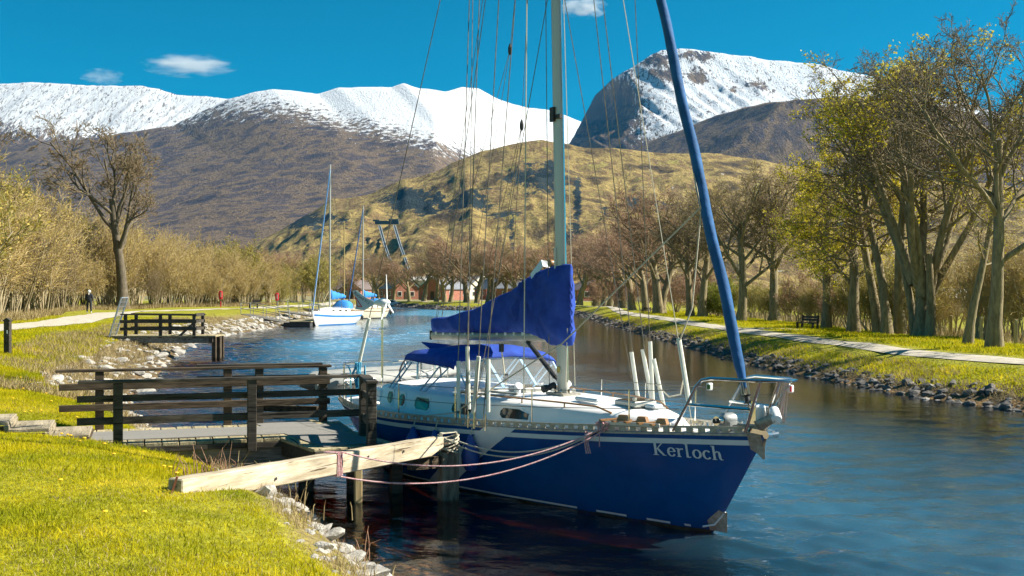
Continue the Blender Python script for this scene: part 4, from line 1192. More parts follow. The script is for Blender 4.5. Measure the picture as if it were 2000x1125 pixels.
class Hull:
    """s runs from the stem aft; b(s) half beam at the sheer, zs sheer height, zb underside, p fullness"""
    def __init__(h, L, b, zs, zb, p):
        h.L, h.b, h.zs, h.zb, h.p = L, curve(b), curve(zs), (lambda q, a=np.array(zb, float): float(np.interp(q, a[:, 0], a[:, 1]))), curve(p)
    def half(h, s, z):
        zb, zs = h.zb(s), h.zs(s)
        t = min(max((z - zb) / max(zs - zb, 1e-4), 0), 1)
        return h.b(s) * t ** h.p(s)
    def pt(h, s, z, side=-1, off=0.0):
        return Vector((-s, side * (h.half(s, z) + off), z))
    def shell(h, name, m, parent, ns=44, nt=14):
        mb = MB()
        ss = [h.L * (i / (ns - 1)) ** 1.25 for i in range(ns)]
        rows = []
        for s in ss:
            zb, zs = h.zb(s), h.zs(s)
            prof = [zb + (zs - zb) * (j / (nt - 1)) ** 1.6 for j in range(nt)]
            row = [h.pt(s, z, -1) for z in reversed(prof)] + [h.pt(s, z, 1) for z in prof[1:]]
            rows.append(row)
        mb.grid(rows)
        mb.f.append(tuple(range((ns - 1) * (2 * nt - 1), ns * (2 * nt - 1))))
        return mb.build(name, m, parent, smooth=True)
    def strip(h, mb, s0, s1, ztop, zbot, n=40, off=.006, side=-1, m=2):
        """a band laid on the hull; ztop and zbot are functions of s"""
        rows = []
        for i in range(n + 1):
            s = s0 + (s1 - s0) * i / n
            a, b = ztop(s), zbot(s)
            rows.append([h.pt(s, a + (b - a) * j / m, side, off) for j in range(m + 1)])
        mb.grid(rows)

def tubes_part(name, m, parent, paths, r, n=6):
    mb = MB()
    for p in paths: mb.tube(p, r, n)
    return mb.build(name, m, parent, smooth=True)

# ------------------------------------------------------------------ the blue yacht
Y = empty('sailing_yacht', (2.798, 12.459, 0), R(-57), 'navy blue sailing yacht with white stripes and blue sail cover moored at the jetty', 'sailing yacht')
H = Hull(8.9, [(0, .05), (1, .35), (2, .66), (3, .94), (4, 1.19), (5, 1.39), (6, 1.55), (6.6, 1.58), (7.3, 1.53), (8.1, 1.38), (8.9, 1.12)],
         [(0, 1.23), (1, 1.165), (2, 1.10), (3, 1.045), (4, 1.0), (5, .965), (6, .945), (7, .94), (8, .955), (8.9, .99)],
         [(0, 1.2), (.80, 0.0), (1.4, -.38), (2.5, -.5), (5, -.55), (7, -.4), (8.2, -.06), (8.9, .26)],
         [(0, .95), (.95, .72), (1.7, .48), (2.7, .36), (4, .27), (6, .24), (7.5, .28), (8.9, .4)])
H.shell('hull', NAVY, Y)
# white stripes
mb = MB()
for sd in (-1, 1):
    H.strip(mb, .10, 8.85, lambda s: H.zs(s) - .075, lambda s: H.zs(s) - .135, 60, side=sd)
mb.build('cove_stripe', STRIPE, Y)
mb = MB()
for sd in (-1, 1):
    rows = []
    for i in range(31):                       # the broad slanting flash
        t = i / 30
        rows.append([H.pt(s0 + 1.62 * t, (H.zs(s0) - .012) * (1 - t) + .02 * t, sd, .009) for s0 in (3.42, 3.52, 3.65, 3.8, 3.9, 3.98)])
    mb.grid(rows)
mb.build('slanting_flash', STRIPE, Y)
mb = MB()
for sd in (-1, 1):
    for a, b in ((1.08, 1.16), (1.34, 1.66), (1.95, 2.4), (2.7, 6.8)):
        H.strip(mb, a, b, lambda s: .055, lambda s: .03, 14, side=sd, off=.007)
mb.build('boot_line', STRIPE, Y)
mb = MB()
for sd in (-1, 1): H.strip(mb, .83, 7.9, lambda s: .018 + .006 * math.sin(s * 9), lambda s: -.04, 50, off=.0045, side=sd)
mb.build('waterline_weed', mat('green_brown_weed', (.02, .022, .012), (.06, .055, .03), rough=.9, scale=14), Y)
# bow metal: stem band and the chain plate of the roller
mb = MB()
for sd in (-1, 1):
    H.strip(mb, .012, .17, lambda s: H.zs(s) - .005, lambda s: H.zs(s) - .30 + .12 * (s / .17), 6, off=.011, side=sd)
mb.build('stem_plate', RAILALU, Y)
mb = MB()
for sd in (-1, 1):
    H.strip(mb, .60, .84, lambda s: .30 - .9 * abs(s - .66) if s > .66 else .26, lambda s: .02 + max(0, 1.2 - s * 1.5) * .02, 6, off=.008, side=sd)
mb.build('forefoot_plate', RAILALU, Y)
mb = MB()
mb.tube([(-.62, 0, .26), (-.75, -.05, .10), (-.86, -.13, .07)], .012, 5)
mb.build('bobstay_strap', STRIPE, Y)
# the name on the bow: broad strokes with serifs
def letters():
    S = []                                     # strokes: list of (x, z, width)
    def st(x, *pts): S.append([(x + p[0], p[1], p[2]) for p in pts])
    def stem(x, z0, z1, w=.15): st(x, (0, z0, w), (0, (z0 + z1) / 2, w * .92), (0, z1, w))
    def serif(x, z, l=.3): st(x, (-l / 2, z, .05), (l / 2, z, .05))
    def arc(x, cx, cz, rx, rz, a0, a1, w0, w1, n=14):
        pts = []
        for i in range(n + 1):
            g = R(a0 + (a1 - a0) * i / n)
            k = abs(math.cos(g))
            pts.append((cx + rx * math.cos(g), cz + rz * math.sin(g), w0 * k + w1 * (1 - k)))
        st(x, *pts)
    x = 0.0                                    # K
    stem(x + .14, 0, 1, .17); serif(x + .14, .02, .36); serif(x + .14, .98, .36)
    st(x, (.22, .46, .05), (.42, .72, .07), (.62, .98, .08)); serif(x + .62, .97, .26)
    st(x, (.28, .52, .13), (.48, .24, .17), (.66, .03, .12)); serif(x + .68, .02, .24)
    x = .92                                    # e
    arc(x, .24, .33, .21, .32, 5, 330, .15, .07); st(x, (.07, .35, .06), (.45, .37, .06))
    x = 1.52                                   # r
    stem(x + .1, 0, .66, .15); serif(x + .1, .02, .28); serif(x + .04, .64, .2)
    st(x, (.14, .5, .06), (.26, .62, .09), (.40, .62, .12))
    x = 2.06                                   # l
    stem(x + .1, 0, 1.05, .15); serif(x + .04, 1.02, .2); st(x, (.1, .06, .12), (.2, .02, .08), (.32, .06, .05))
    x = 2.50                                   # o
    arc(x, .27, .33, .22, .31, 0, 360, .15, .07, 20)
    x = 3.14                                   # c
    arc(x, .25, .33, .21, .31, 40, 325, .15, .07)
    x = 3.72                                   # h
    stem(x + .1, 0, 1.05, .15); serif(x + .1, .02, .28); serif(x + .04, 1.02, .2)
    st(x, (.14, .48, .06), (.26, .63, .09), (.40, .58, .14), (.43, .4, .15), (.43, .15, .15), (.48, .04, .1), (.6, .03, .05))
    return S
mb = MB()
LW = 4.35
s_from, s_to, z_lo, hgt = 1.38, .50, .865, .155
def on_bow(u, v):
    s = s_from + (s_to - s_from) * u / LW
    return H.pt(s, z_lo + v * hgt + (1.38 - s) * .02, -1, .010)
for stroke in letters():
    rows = []
    for i, (x, z, w) in enumerate(stroke):
        a = stroke[max(i - 1, 0)]; b = stroke[min(i + 1, len(stroke) - 1)]
        dx, dz = b[0] - a[0], b[1] - a[1]
        l = math.hypot(dx, dz) or 1
        nx, nz_ = -dz / l * w / 2, dx / l * w / 2
        rows.append([on_bow(x + nx, z + nz_), on_bow(x - nx, z - nz_)])
    mb.grid(rows)
mb.build('name_lettering', STRIPE, Y)

# deck, toe rail
ss = [.02 + 8.86 * i / 50 for i in range(51)]
mb = MB()
mb.grid([[Vector((-s, y * (H.b(s) - .012), H.zs(s) - .025 + .05 * (1 - y * y))) for y in (-1, -.7, -.35, 0, .35, .7, 1)] for s in ss])
mb.build('deck', NONSKID, Y, smooth=True)
for sd in (-1, 1):
    mb = MB()
    def rp(s, z): return Vector((-s, sd * (H.b(s) - .015), H.zs(s) + z))
    for z0, z1 in ((-.03, .004), (.052, .078)):
        mb.grid([[rp(s, z0) + Vector((0, sd * .014, 0)), rp(s, z1) + Vector((0, sd * .014, 0)), rp(s, z1) - Vector((0, sd * .004, 0)), rp(s, z0) - Vector((0, sd * .004, 0))] for s in ss], close=True)
    s = .1
    while s < 8.8:
        mb.beam(rp(s, .03), rp(min(s + .085, 8.85), .03), .014, .05)
        s += .15
    mb.build('toe_rail', RAILALU, Y)
# coachroof
cw = curve([(1.35, .10), (1.6, .30), (2.2, .52), (3, .72), (4, .88), (5, .96), (6, 1.0), (7, .98), (7.6, .94)])
ch = curve([(1.35, .02), (1.7, .10), (2.2, .18), (3, .24), (4, .28), (5, .30), (6, .315), (7, .32), (7.6, .32)])
def roof(s, y): return H.zs(s) + ch(s) + .02 + .07 * (1 - y * y)
rows = []
for i in range(44):
    s = 1.36 + 6.2 * i / 43
    w = cw(s)
    rows.append([Vector((-s, -w - .05, H.zs(s) + .0)), Vector((-s, -w - .025, H.zs(s) + ch(s) * .6)), Vector((-s, -w, H.zs(s) + ch(s) - .012)), Vector((-s, -w + .03, H.zs(s) + ch(s) + .02))] +
                [Vector((-s, y * w, roof(s, y))) for y in (-.8, -.45, 0, .45, .8)] +
                [Vector((-s, w - .03, H.zs(s) + ch(s) + .02)), Vector((-s, w, H.zs(s) + ch(s) - .012)), Vector((-s, w + .025, H.zs(s) + ch(s) * .6)), Vector((-s, w + .05, H.zs(s) + .0))])
mb = MB(); mb.grid(rows)
mb.f.append(tuple(range(len(rows[0])))); mb.f.append(tuple((len(rows) - 1) * len(rows[0]) + j for j in range(len(rows[0]))))
mb.build('coachroof', WHITE, Y, smooth=True)
# windows: rim and dark pane, both sides
def side_pt(s, f, sd, off): return Vector((-s, sd * (cw(s) + .05 - .05 * f + off), H.zs(s) + ch(s) * f))
for sd in (-1, 1):
    for s0, s1, f0, f1, kind in ((3.46, 4.02, .32, .80, 'point'), (4.70, 5.18, .30, .80, ''), (5.82, 6.26, .26, .82, ''), (6.62, 6.80, .28, .84, ''), (7.05, 7.24, .3, .86, '')):
        def outline(g, off):
            a, b, c, d = s0 - g, s1 + g, f0 - g * 3, f1 + g * 3
            k = .05
            pts = [(a + k, c), (b - k, c), (b, c + .15), (b, d - .15), (b - k, d), (a + k, d), (a, d - .15), (a, c + .15)]
            if kind == 'point': pts = [(a, c), (b - k, c), (b, c + .15), (b, d - .15), (b - k, d), (a + .20, d), (a, c + .28)]
            return [side_pt(s, f, sd, off) for s, f in pts]
        w = MB().prism(outline(.035, .012), (0, -sd * .06, 0)).build('window', WHITE, Y)
        MB().prism(outline(0, .018), (0, -sd * .05, 0)).build('pane', GLASSD, w)
# grab rails, hatches, rope tracks
for sd in (-1, 1):
    mb = MB()
    pth = [(-s, sd * cw(s) * .93, roof(s, .93) + (.055 if 0 < i < 14 else .0)) for i, s in enumerate(np.linspace(2.15, 5.3, 15))]
    mb.tube(pth, .013, 5)
    for s in (2.9, 3.7, 4.5): mb.tube([(-s, sd * cw(s) * .93, roof(s, .93) - .01), (-s, sd * cw(s) * .93, roof(s, .93) + .055)], .011, 5)
    mb.build('grab_rail', WOODT, Y, smooth=True)
for s, w, l in ((2.25, .36, .42), (4.7, .42, .46)):
    h = MB().box((-s, 0, roof(s, 0) + .03), (l, w, .07)).build('hatch', ALU, Y, bevel=.015)
    MB().box((-s, 0, roof(s, 0) + .068), (l * .82, w * .82, .012)).build('pane', GLASSD, h)
for y_ in (-.5, .45):
    MB().beam((-4.25, y_, roof(4.2, .5) + .02), (-5.1, y_ * 1.1, roof(5.1, .5) + .02), .035, .03).build('rope_track', RAILALU, Y)
for y_ in (-.62, .6):
    mb = MB().lathe([(.05, 0), (.045, .03), (.038, .05), (.05, .09), (.03, .10)], (-5.25, y_, roof(5.25, .62)), (0, 0, 1), 10)
    mb.build('winch', STEEL, Y, smooth=True)
MB().box((-2.85, -.30, roof(2.9, .4) + .035), (.5, .1, .05)).build('deck_vent', WHITE, Y, bevel=.02)
MB().box((-1.95, .05, roof(1.95, 0) + .03), (.2, .16, .06)).build('deck_vent', WHITE, Y, bevel=.02)
# dorade cowls
for y_ in (-.42, .42):
    MB().tube([(-4.35, y_, roof(4.35, .45)), (-4.35, y_, roof(4.35, .45) + .09), (-4.30, y_, roof(4.35, .45) + .13)], [.05, .05, .06], 8).build('cowl_vent', WHITE, Y, smooth=True)

# mast and boom
mb = MB()
mz = [1.30, 2.0, 4, 7, 10, 13.2]
def mastx(z): return -3.83 - .029 * (z - 1.32)
rows = []
for z in mz:
    k = 1 - .22 * (z - 1.3) / 12
    rows.append([Vector((mastx(z) + .105 * k * math.cos(g), .066 * k * math.sin(g), z)) for g in [2 * math.pi * j / 18 for j in range(18)]])
mb.grid(rows, close=True); mb.f.append(tuple(range(len(rows) * 18 - 18, len(rows) * 18)))
mast = mb.build('mast', ALU, Y, smooth=True)
MB().beam((mastx(1.3) + .112, 0, 1.55), (mastx(13) + .09, 0, 13), .02, .012).build('front_track', STEEL, mast)
MB().beam((mastx(1.3) - .116, 0, 1.55), (mastx(13) - .09, 0, 13), .03, .02).build('sail_groove', BLACK, mast)
MB().box((-3.83, 0, roof(3.83, 0) + .015), (.42, .3, .03)).build('mast_step', RAILALU, mast)
mb = MB()
mb.lathe([(.055, -.10), (.05, -.04), (.035, 0), (.05, .04), (.055, .1)], (-3.95, -.16, 1.47), (0, 1, .2), 10)
mb.build('mast_winch', BLACK, mast, smooth=True)
mb = MB()
for k in range(6): mb.lathe([(.03, -.012), (.03, .012)], (-3.83 + .15 * math.cos(k * 1.1), .15 * math.sin(k * 1.1), roof(3.83, 0) + .06), (math.sin(k * 1.1), -math.cos(k * 1.1), 0), 8)
mb.build('turning_block', STEEL, mast)
MB().box((mastx(5.3) - .03, -.075, 5.28), (.09, .05, .2)).box((mastx(5.3) + .06, -.05, 5.24), (.16, .05, .06)).build('steaming_lamp', BLACK, mast)
for z in (2.45, 1.72): MB().lathe([(.05, 0), (.05, .006), (.042, .006)], (mastx(z) - .0, -.066, z), (0, -1, 0), 14).build('inspection_plate', STEEL, mast)
MB().beam((mastx(3.1) - .02, -.085, 3.05), (mastx(3.6) - .02, -.085, 3.42), .018, .018).build('pole_track', PVC, mast)
for z in (7.6, 10.6):
    for sd in (-1, 1):
        MB().beam((mastx(z), sd * .05, z), (mastx(z) - .12, sd * .95, z + .05), .10, .03).build('spreader', ALU, mast)
boom = MB()
rows = []
for x in (-7.55, -3.95):
    t = (x + 7.55) / 3.6
    rows.append([Vector((x, .055 * math.cos(g), 2.075 + .10 * t + .075 * math.sin(g))) for g in [2 * math.pi * j / 14 for j in range(14)]])
boom.grid(rows, close=True); boom.f += [tuple(range(14)), tuple(range(14, 28))]
boom = boom.build('boom', mat('boom_grey', (.3, .28, .24), (.42, .4, .35), rough=.5, metal=.3, scale=6), Y, smooth=True)
for k in range(14):
    x = -7.35 + k * .235
    MB().box((x, -.056, 2.115 + .10 * (x + 7.55) / 3.6), (.05, .012, .055)).build('lacing_tab', WHITE if k % 2 else PVC, boom)
MB().box((-7.56, 0, 2.08), (.03, .11, .15)).build('boom_end_cap', BLACK, boom)
mb = MB().tube([(-4.72, 0, 2.08), (-4.02, 0, 1.60)], .035, 8)
mb.tube([(-4.02, 0, 1.60), (-3.93, 0, 1.54)], .02, 6)
mb.build('boom_strut', BLACK, Y, smooth=True)

# sail cover: sections along the boom, folds pressed into the cloth
def sail_cover():
    st = [(-7.50, 2.13, 2.35, .07), (-7.2, 2.13, 2.39, .13), (-6.7, 2.14, 2.44, .15), (-6.1, 2.16, 2.55, .16), (-5.6, 2.17, 2.68, .17), (-5.14, 2.19, 2.81, .18), (-4.8, 2.2, 2.93, .18),
          (-4.55, 2.19, 3.02, .18), (-4.35, 2.16, 3.09, .175), (-4.2, 2.11, 3.14, .17), (-4.05, 2.05, 3.17, .165), (-3.9, 2.045, 3.18, .16), (-3.75, 2.05, 3.18, .13), (-3.64, 2.06, 3.17, .02)]
    a = np.array(st)
    xs = np.linspace(a[0, 0], a[-1, 0], 190)
    rows = []
    nr = 30
    for i, x in enumerate(xs):
        lo, hi, w = [np.interp(x, a[:, 0], a[:, k]) for k in (1, 2, 3)]
        row = []
        for j in range(nr):
            g = 2 * math.pi * j / nr
            c, s_ = math.cos(g), math.sin(g)
            z = (lo + hi) / 2 + (hi - lo) / 2 * math.copysign(abs(s_) ** .75, s_)
            wy = w * math.copysign(abs(c) ** .8, c)
            # creases fan out from the tie point beside the mast
            dx, dz = x + 4.40, z - 2.72
            ang = math.atan2(dz, dx)
            dist = math.hypot(dx, dz)
            fold = .042 * math.sin(ang * 17 + 2.2 * math.sin(ang * 5)) * math.exp(-dist * .55) + .022 * math.sin((x * 9 + z * 7) + 2 * math.sin(z * 6))
            sag = .030 * math.sin(x * 6.5) * (1 if s_ > .6 else 0) * .4
            for sx in (-6.75, -5.95, -5.1, -4.3):
                fold -= .012 * math.exp(-((x - sx - .1 * (z - 2.5)) / .022) ** 2)
            row.append(Vector((x + .006 * math.sin(z * 31), wy * (1 + fold * 5.5 / max(w, .05) * .16) + math.copysign(fold, c) * .6, z + sag)))
        rows.append(row)
    mb = MB(); mb.grid(rows, close=True)
    mb.f += [tuple(range(nr)), tuple(range((len(xs) - 1) * nr, len(xs) * nr))]
    return mb.build('sail_cover', CANVAS, Y, smooth='all')
cover = sail_cover()
tubes_part('cover_tie', mat('dark_tie_cord', (.01, .04, .08), None, rough=.8), cover, [[(-4.55, -.19, 2.96), (-4.52, -.21, 2.80), (-4.50, -.20, 2.68)], [(-4.50, -.2, 2.68), (-4.46, -.22, 2.60)]], .009, 5)
mb = MB()
for k in range(7):
    z = 2.2 + k * .11
    mb.tube([(-3.64, -.01, z + .05), (-3.60 + .02 * (k % 2), -.03, z), (-3.625, 0, z - .04)], .012, 5)
mb.build('cover_lacing', CANVAS, cover)
mb = MB(); mb.grid([[Vector((-4.50, -.10, 3.06)), Vector((-4.40, -.14, 2.93))], [Vector((-4.34, -.02, 3.26)), Vector((-4.24, -.06, 3.16))], [Vector((-4.28, .04, 3.24)), Vector((-4.2, .05, 3.14))]])
mb.build('sail_head', WHITE, cover)
MB().lathe([(.05, -.03), (.055, 0), (.05, .03)], (-4.09, -.02, 3.20), (0, 1, 0), 12).build('headboard_block', WOODT, cover, smooth=True)

# standing and running rigging
def wire(name, A, B, r=.006, m=WIRE, ztop=12.8, zbot=None):
    A, B = Vector(A), Vector(B)
    d = B - A
    top = A + d * ((ztop - A.z) / d.z) if ztop else B
    if abs(top.y) > 1.3: top.y = math.copysign(1.3, top.y)
    bot = A if zbot is None else A + d * ((zbot - A.z) / d.z)
    return MB().tube([bot, A, B, top] if zbot is not None else [A, B, top], r, 5).build(name, m, Y, smooth=True)
wire('shroud', (-4.58, -1.25, 1.88), (-5.2, -.7, 7.06), .007, zbot=.98)
wire('shroud', (-4.34, -1.25, 1.96), (-4.92, -.7, 7.0), .007, zbot=1.0)
wire('shroud', (-4.03, -1.25, 1.97), (-4.24, -.8, 6.84), .007, zbot=1.0)
wire('shroud', (-3.84, -1.22, 1.98), (-3.9, -.75, 6.77), .007, zbot=1.0)
wire('shroud', (-3.78, 1.2, 1.91), (-4.05, .7, 7.01), .007, zbot=1.0)
wire('shroud', (-3.52, 1.2, 2.0), (-3.84, .7, 6.96), .007, zbot=1.0)
wire('shroud', (-3.33, 1.15, 2.0), (-3.36, .9, 6.89), .006, zbot=1.0)
wire('lower_shroud', (-4.37, -1.2, 2.87), (-5.19, -.65, 7.06), .006, zbot=1.0)
wire('lower_shroud', (-4.14, -.9, 2.87), (-4.07, -.1, 6.9), .006, ztop=7.4, zbot=1.25)
wire('lower_shroud', (-3.69, .75, 3.16), (-3.93, .1, 6.9), .006, ztop=7.4, zbot=1.1)
wire('halyard', (-3.92, -.6, 1.26), (-4.44, -.2, 6.96), .009, WIRELT)
wire('halyard', (-3.98, -.13, 1.5), (-4.11, -.10, 6.9), .006, WIRE)
wire('halyard', (-3.70, .11, 1.5), (-3.93, .08, 6.9), .006, WIRELT, ztop=None)
wire('halyard', (-3.66, -.08, 1.5), (-3.66, -.05, 2.3), .007, WIRELT, ztop=None)
bl = Vector((-4.96, -.15, 6.35))
lazy = [((-7.35, -.06, 2.3), bl), ((-6.3, -.1, 2.5), bl), ((-5.4, -.16, 2.6), (-4.65, -.15, 5.2)), ((-4.9, -.17, 2.8), (-4.65, -.15, 5.2)), ((-5.9, -.15, 2.5), (-4.65, -.15, 5.2))]
for a_, b_ in lazy: MB().tube([a_, b_], .0045, 4).build('lazy_jack', WIRE, Y)
MB().tube([bl, (-4.3, -.08, 10.5)], .0045, 4).build('lazy_jack', WIRE, Y)
wire('topping_lift', (-7.5, 0, 2.2), (-5.95, 0, 7.4), .005, WIRE)
for p_ in (bl, Vector((-4.65, -.15, 5.2))): MB().lathe([(.018, -.07), (.03, -.03), (.03, .03), (.012, .09)], p_, (0, 0, 1), 8).build('lazy_jack_block', BLACK, Y)
MB().tube([(-4.65, -.15, 5.2), (-4.35, -.1, 9.5)], .0045, 4).build('lazy_jack', WIRE, Y)
# backstay with its white tube
bs0, bs1 = Vector((-9.0, -.80, 1.02)), Vector((-4.6, -.1, 12.6))
def along(t): return bs0 + (bs1 - bs0) * t
MB().tube([bs0, bs1], .007, 5).build('backstay', WIRE, Y)
MB().tube([along(.045), along(.115)], .03, 8).build('backstay_sleeve', PVC, Y, smooth=True)
MB().tube([(-8.95, .75, 1.02), (-4.6, .1, 12.6)], .007, 5).build('backstay', WIRE, Y)
# furled foresail on the forestay
f0, f1 = Vector((-.20, 0, 1.36)), Vector((-3.86, 0, 13.2))
def fs(t): return f0 + (f1 - f0) * t - Vector((0, 0, 0)) 
MB().tube([f0, fs(.5), f1], .008, 5).build('forestay', WIRE, Y)
rows = []
n = 90
for i in range(n + 1):
    t = .03 + .93 * i / n
    c = fs(t)
    r_ = .062 * np.interp(t, [.03, .05, .1, .3, .6, .96], [.45, .95, 1.05, 1.0, .85, .5])
    row = []
    for j in range(14):
        g = 2 * math.pi * j / 14
        w = 1 + .16 * math.sin(g - t * 46) + .05 * math.sin(3 * g + t * 90)
        row.append(c + Vector((math.cos(g) * r_ * w, math.sin(g) * r_ * w, math.cos(g) * r_ * .3)))
    rows.append(row)
mb = MB(); mb.grid(rows, close=True); mb.build('furled_foresail', CANVASB, Y, smooth='all')
MB().lathe([(.05, 0), (.03, .02), (.03, .07), (.055, .09)], fs(.016), (f1 - f0), 12).build('furler_drum', BLACK, Y, smooth=True)
mb = MB()
for k in range(5): mb.tube([fs(.034) + Vector((.02 * math.cos(k * 1.3), .05 * math.sin(k * 1.3), .06)), fs(.026) + Vector((.05 * math.cos(k * 1.3), .05 * math.sin(k * 1.3), -.02)), fs(.022)], .006, 4)
mb.build('tack_lashing', WIRELT, Y)
# sheets and sheet loops
clew = Vector((-.95, -.07, 3.80))
MB().tube([clew, (-2.6, -.9, 2.15), (-4.6, -1.32, 1.12), (-5.6, -1.45, .98)], .010, 5).build('foresail_sheet', WIRELT, Y, smooth=True)
MB().tube([clew, (-1.3, .1, 2.6), (-1.55, .1, 2.15), (-1.9, .5, 1.7), (-2.3, .8, 1.45), (-2.7, .95, 1.38), (-3.2, 1.15, 1.5)], .010, 5).build('foresail_sheet', WIRELT, Y, smooth=True)
MB().tube([fs(.24) + Vector((0, -.075, 0)), fs(.225) + Vector((.03, -.10, 0)), fs(.205) + Vector((.0, -.08, 0)), fs(.2)], .007, 4).build('sail_lashing', WIRELT, Y, smooth=True)
# inner stay with its sleeve
MB().tube([(-1.28, .1, 1.13), (-2.56, .05, 6.59), (-3.7, 0, 11.4)], .006, 5).build('inner_stay', WIRELT, Y)
MB().tube([(-1.345, .1, 1.42), (-1.54, .1, 2.23)], .03, 8).build('inner_stay_sleeve', PVC, Y, smooth=True)
# white sleeves round the shrouds
for a_, b_ in [((-4.49, -1.30, 1.16), (-4.575, -1.25, 1.84)), ((-4.26, -1.27, 1.2), (-4.35, -1.24, 2.05)), ((-4.16, -1.26, 1.15), (-4.035, -1.25, 1.93)), ((-3.82, -1.235, 1.2), (-3.84, -1.22, 1.9)),
               ((-3.72, 1.26, 1.2), (-3.80, 1.19, 1.93)), ((-3.42, 1.27, 1.2), (-3.55, 1.19, 1.98)), ((-3.30, 1.17, 1.25), (-3.335, 1.15, 2.1)), ((-3.05, 1.18, 1.12), (-3.22, 1.12, 1.86))]:
    MB().tube([a_, b_], .029, 8).build('shroud_sleeve', PVC, Y, smooth=True)
mb = MB()
for x in (-4.5, -4.28, -4.12, -3.83):
    mb.tube([(x, -1.27, .95), (x, -1.265, 1.17)], .013, 6)
mb.build('rigging_screws', STEEL, Y)
for z0, z1, a_, b_ in [(0, 0, (-4.98, -.3, 2.05), (-5.15, -.1, 1.42))]:
    MB().tube([a_, b_], .012, 5).build('mainsheet', WIRELT, Y)
    MB().box((-4.99, -.28, 1.98), (.06, .05, .12)).build('mainsheet_block', BLACK, Y)
    MB().box((-5.12, -.12, 1.53), (.06, .05, .12)).build('mainsheet_block', BLACK, Y)
MB().beam((-5.2, -.9, roof(5.2, .9) + .05), (-5.2, .9, roof(5.2, .9) + .05), .05, .04).build('mainsheet_track', RAILALU, Y)

# stanchions and lifelines
ST = [1.72, 3.2, 4.62, 5.9, 7.1, 8.1]
for sd in (-1, 1):
    for s in ST:
        MB().tube([(-s, sd * (H.b(s) - .04), H.zs(s)), (-s + .01, sd * (H.b(s) - .035), H.zs(s) + .50)], .011, 6).build('stanchion', STEEL, Y, smooth=True)
    for zz in (.49, .27):
        MB().tube([(-s, sd * (H.b(s) - .036), H.zs(s) + zz) for s in [1.05] + ST + [8.5]], .0045, 4).build('lifeline', WIRE, Y)
# pulpit
pul = []
for sd in (-1, 1):
    yb, ya = sd * (H.b(1.12) - .03), sd * (H.b(.2) + .02)
    pul.append([(-1.12, yb, 1.17), (-.72, sd * .36, 1.72), (-.62, sd * .36, 1.80), (-.48, sd * .35, 1.825), (.10, sd * .26, 1.835), (.33, sd * .13, 1.84), (.37, 0, 1.84)])
    pul.append([(-.17, ya, 1.24), (.16, sd * .235, 1.825)])
    pul.append([(-.90, sd * .345, 1.50), (-.03, sd * .21, 1.51)])
pul.append([(.0, -.03, 1.30), (.30, -.09, 1.83)])
tubes_part('pulpit', STEEL, Y, pul, .019, 8)
MB().box((-.52, -.34, 1.73), (.05, .07, .085)).build('navigation_lamp', WHITE, Y, bevel=.01)
MB().box((-.495, -.378, 1.73), (.05, .008, .05)).build('lamp_lens', GREENP, Y)
MB().box((.17, .22, 1.73), (.07, .05, .085)).build('navigation_lamp', WHITE, Y, bevel=.01)
MB().box((.20, .19, 1.73), (.02, .012, .06)).build('lamp_lens', REDP, Y)
mb = MB()
for k in range(9):
    o = .018 * (k % 3 - 1)
    mb.tube([(.24 + o, .02 + .01 * k, 1.83), (.20 + o * 2, -.02 + .012 * k, 1.55 - .015 * k), (.17 + o * 1.5, .0 + .01 * k, 1.36 + .02 * (k % 4)), (.22 + o, .04, 1.6), (.26, .03 + .008 * k, 1.82)], .008, 4)
mb.build('hanging_rope_coil', mat('pinkish_old_rope', (.42, .3, .26), (.6, .48, .4), rough=.9, scale=50), Y)
# anchors on the bow roller
def blade(c, d1, d2, m, name, parent):
    c, d1, d2 = Vector(c), Vector(d1), Vector(d2)
    n_ = d1.cross(d2).normalized()
    rows = []
    for i in range(7):
        u = i / 6
        rows.append([c + d1 * u + d2 * (v * (1 - u * .55)) + n_ * (.09 * v * v - .05 * u) for v in (-1, -.5, 0, .5, 1)])
    m_ = MB(); m_.grid(rows)
    o = m_.build(name, m, parent, smooth=True)
    sm = o.modifiers.new('thick', 'SOLIDIFY'); sm.thickness = .02
    return o
MB().beam((-.25, -.03, 1.27), (.13, -.03, 1.25), .15, .05).lathe([(.045, -.08), (.03, 0), (.045, .08)], (.12, -.03, 1.235), (0, 1, 0), 10).build('bow_roller', STEEL, Y)
anc = MB().tube([(-.35, -.06, 1.30), (.05, -.06, 1.32), (.17, -.06, 1.42)], .02, 6).build('anchor', RAILALU, Y, smooth=True)
blade((.04, -.10, 1.27), (.26, -.06, .17), (.02, .09, -.03), RAILALU, 'fluke', anc)
fl = MB().lathe([(.005, -.12), (.05, -.11), (.058, -.08), (.058, .08), (.05, .11), (.005, .12)], (.25, -.10, 1.47), (.7, -.5, -.38), 14).build('anchor_guard', WHITE, Y, smooth=True)
MB().lathe([(.005, -.09), (.05, -.08), (.055, .04), (.05, .09), (.005, .10)], (.03, -.10, 1.46), (.25, -.2, 1), 12).build('anchor_guard', WHITE, Y, smooth=True)
MB().beam((-.28, .12, 1.24), (-.02, .0, 1.44), .02, .11).beam((-.02, .0, 1.44), (.08, -.05, 1.33), .02, .09).build('spare_anchor', PVC, Y)
MB().prism([(-.24, -.06, 1.24), (.03, -.06, 1.24), (-.10, -.06, 1.58), (-.15, -.06, 1.58)], (0, .02, 0)).build('stemhead_fitting', STEEL, Y)
w = MB().lathe([(.06, -.1), (.085, -.07), (.085, .07), (.05, .1)], (-.56, -.02, 1.33), (0, 1, 0), 14).box((-.56, .0, 1.27), (.24, .2, .1)).build('windlass', mat('grey_casting', (.25, .26, .26), (.4, .41, .4), rough=.45, metal=.4, scale=14), Y, smooth=True)
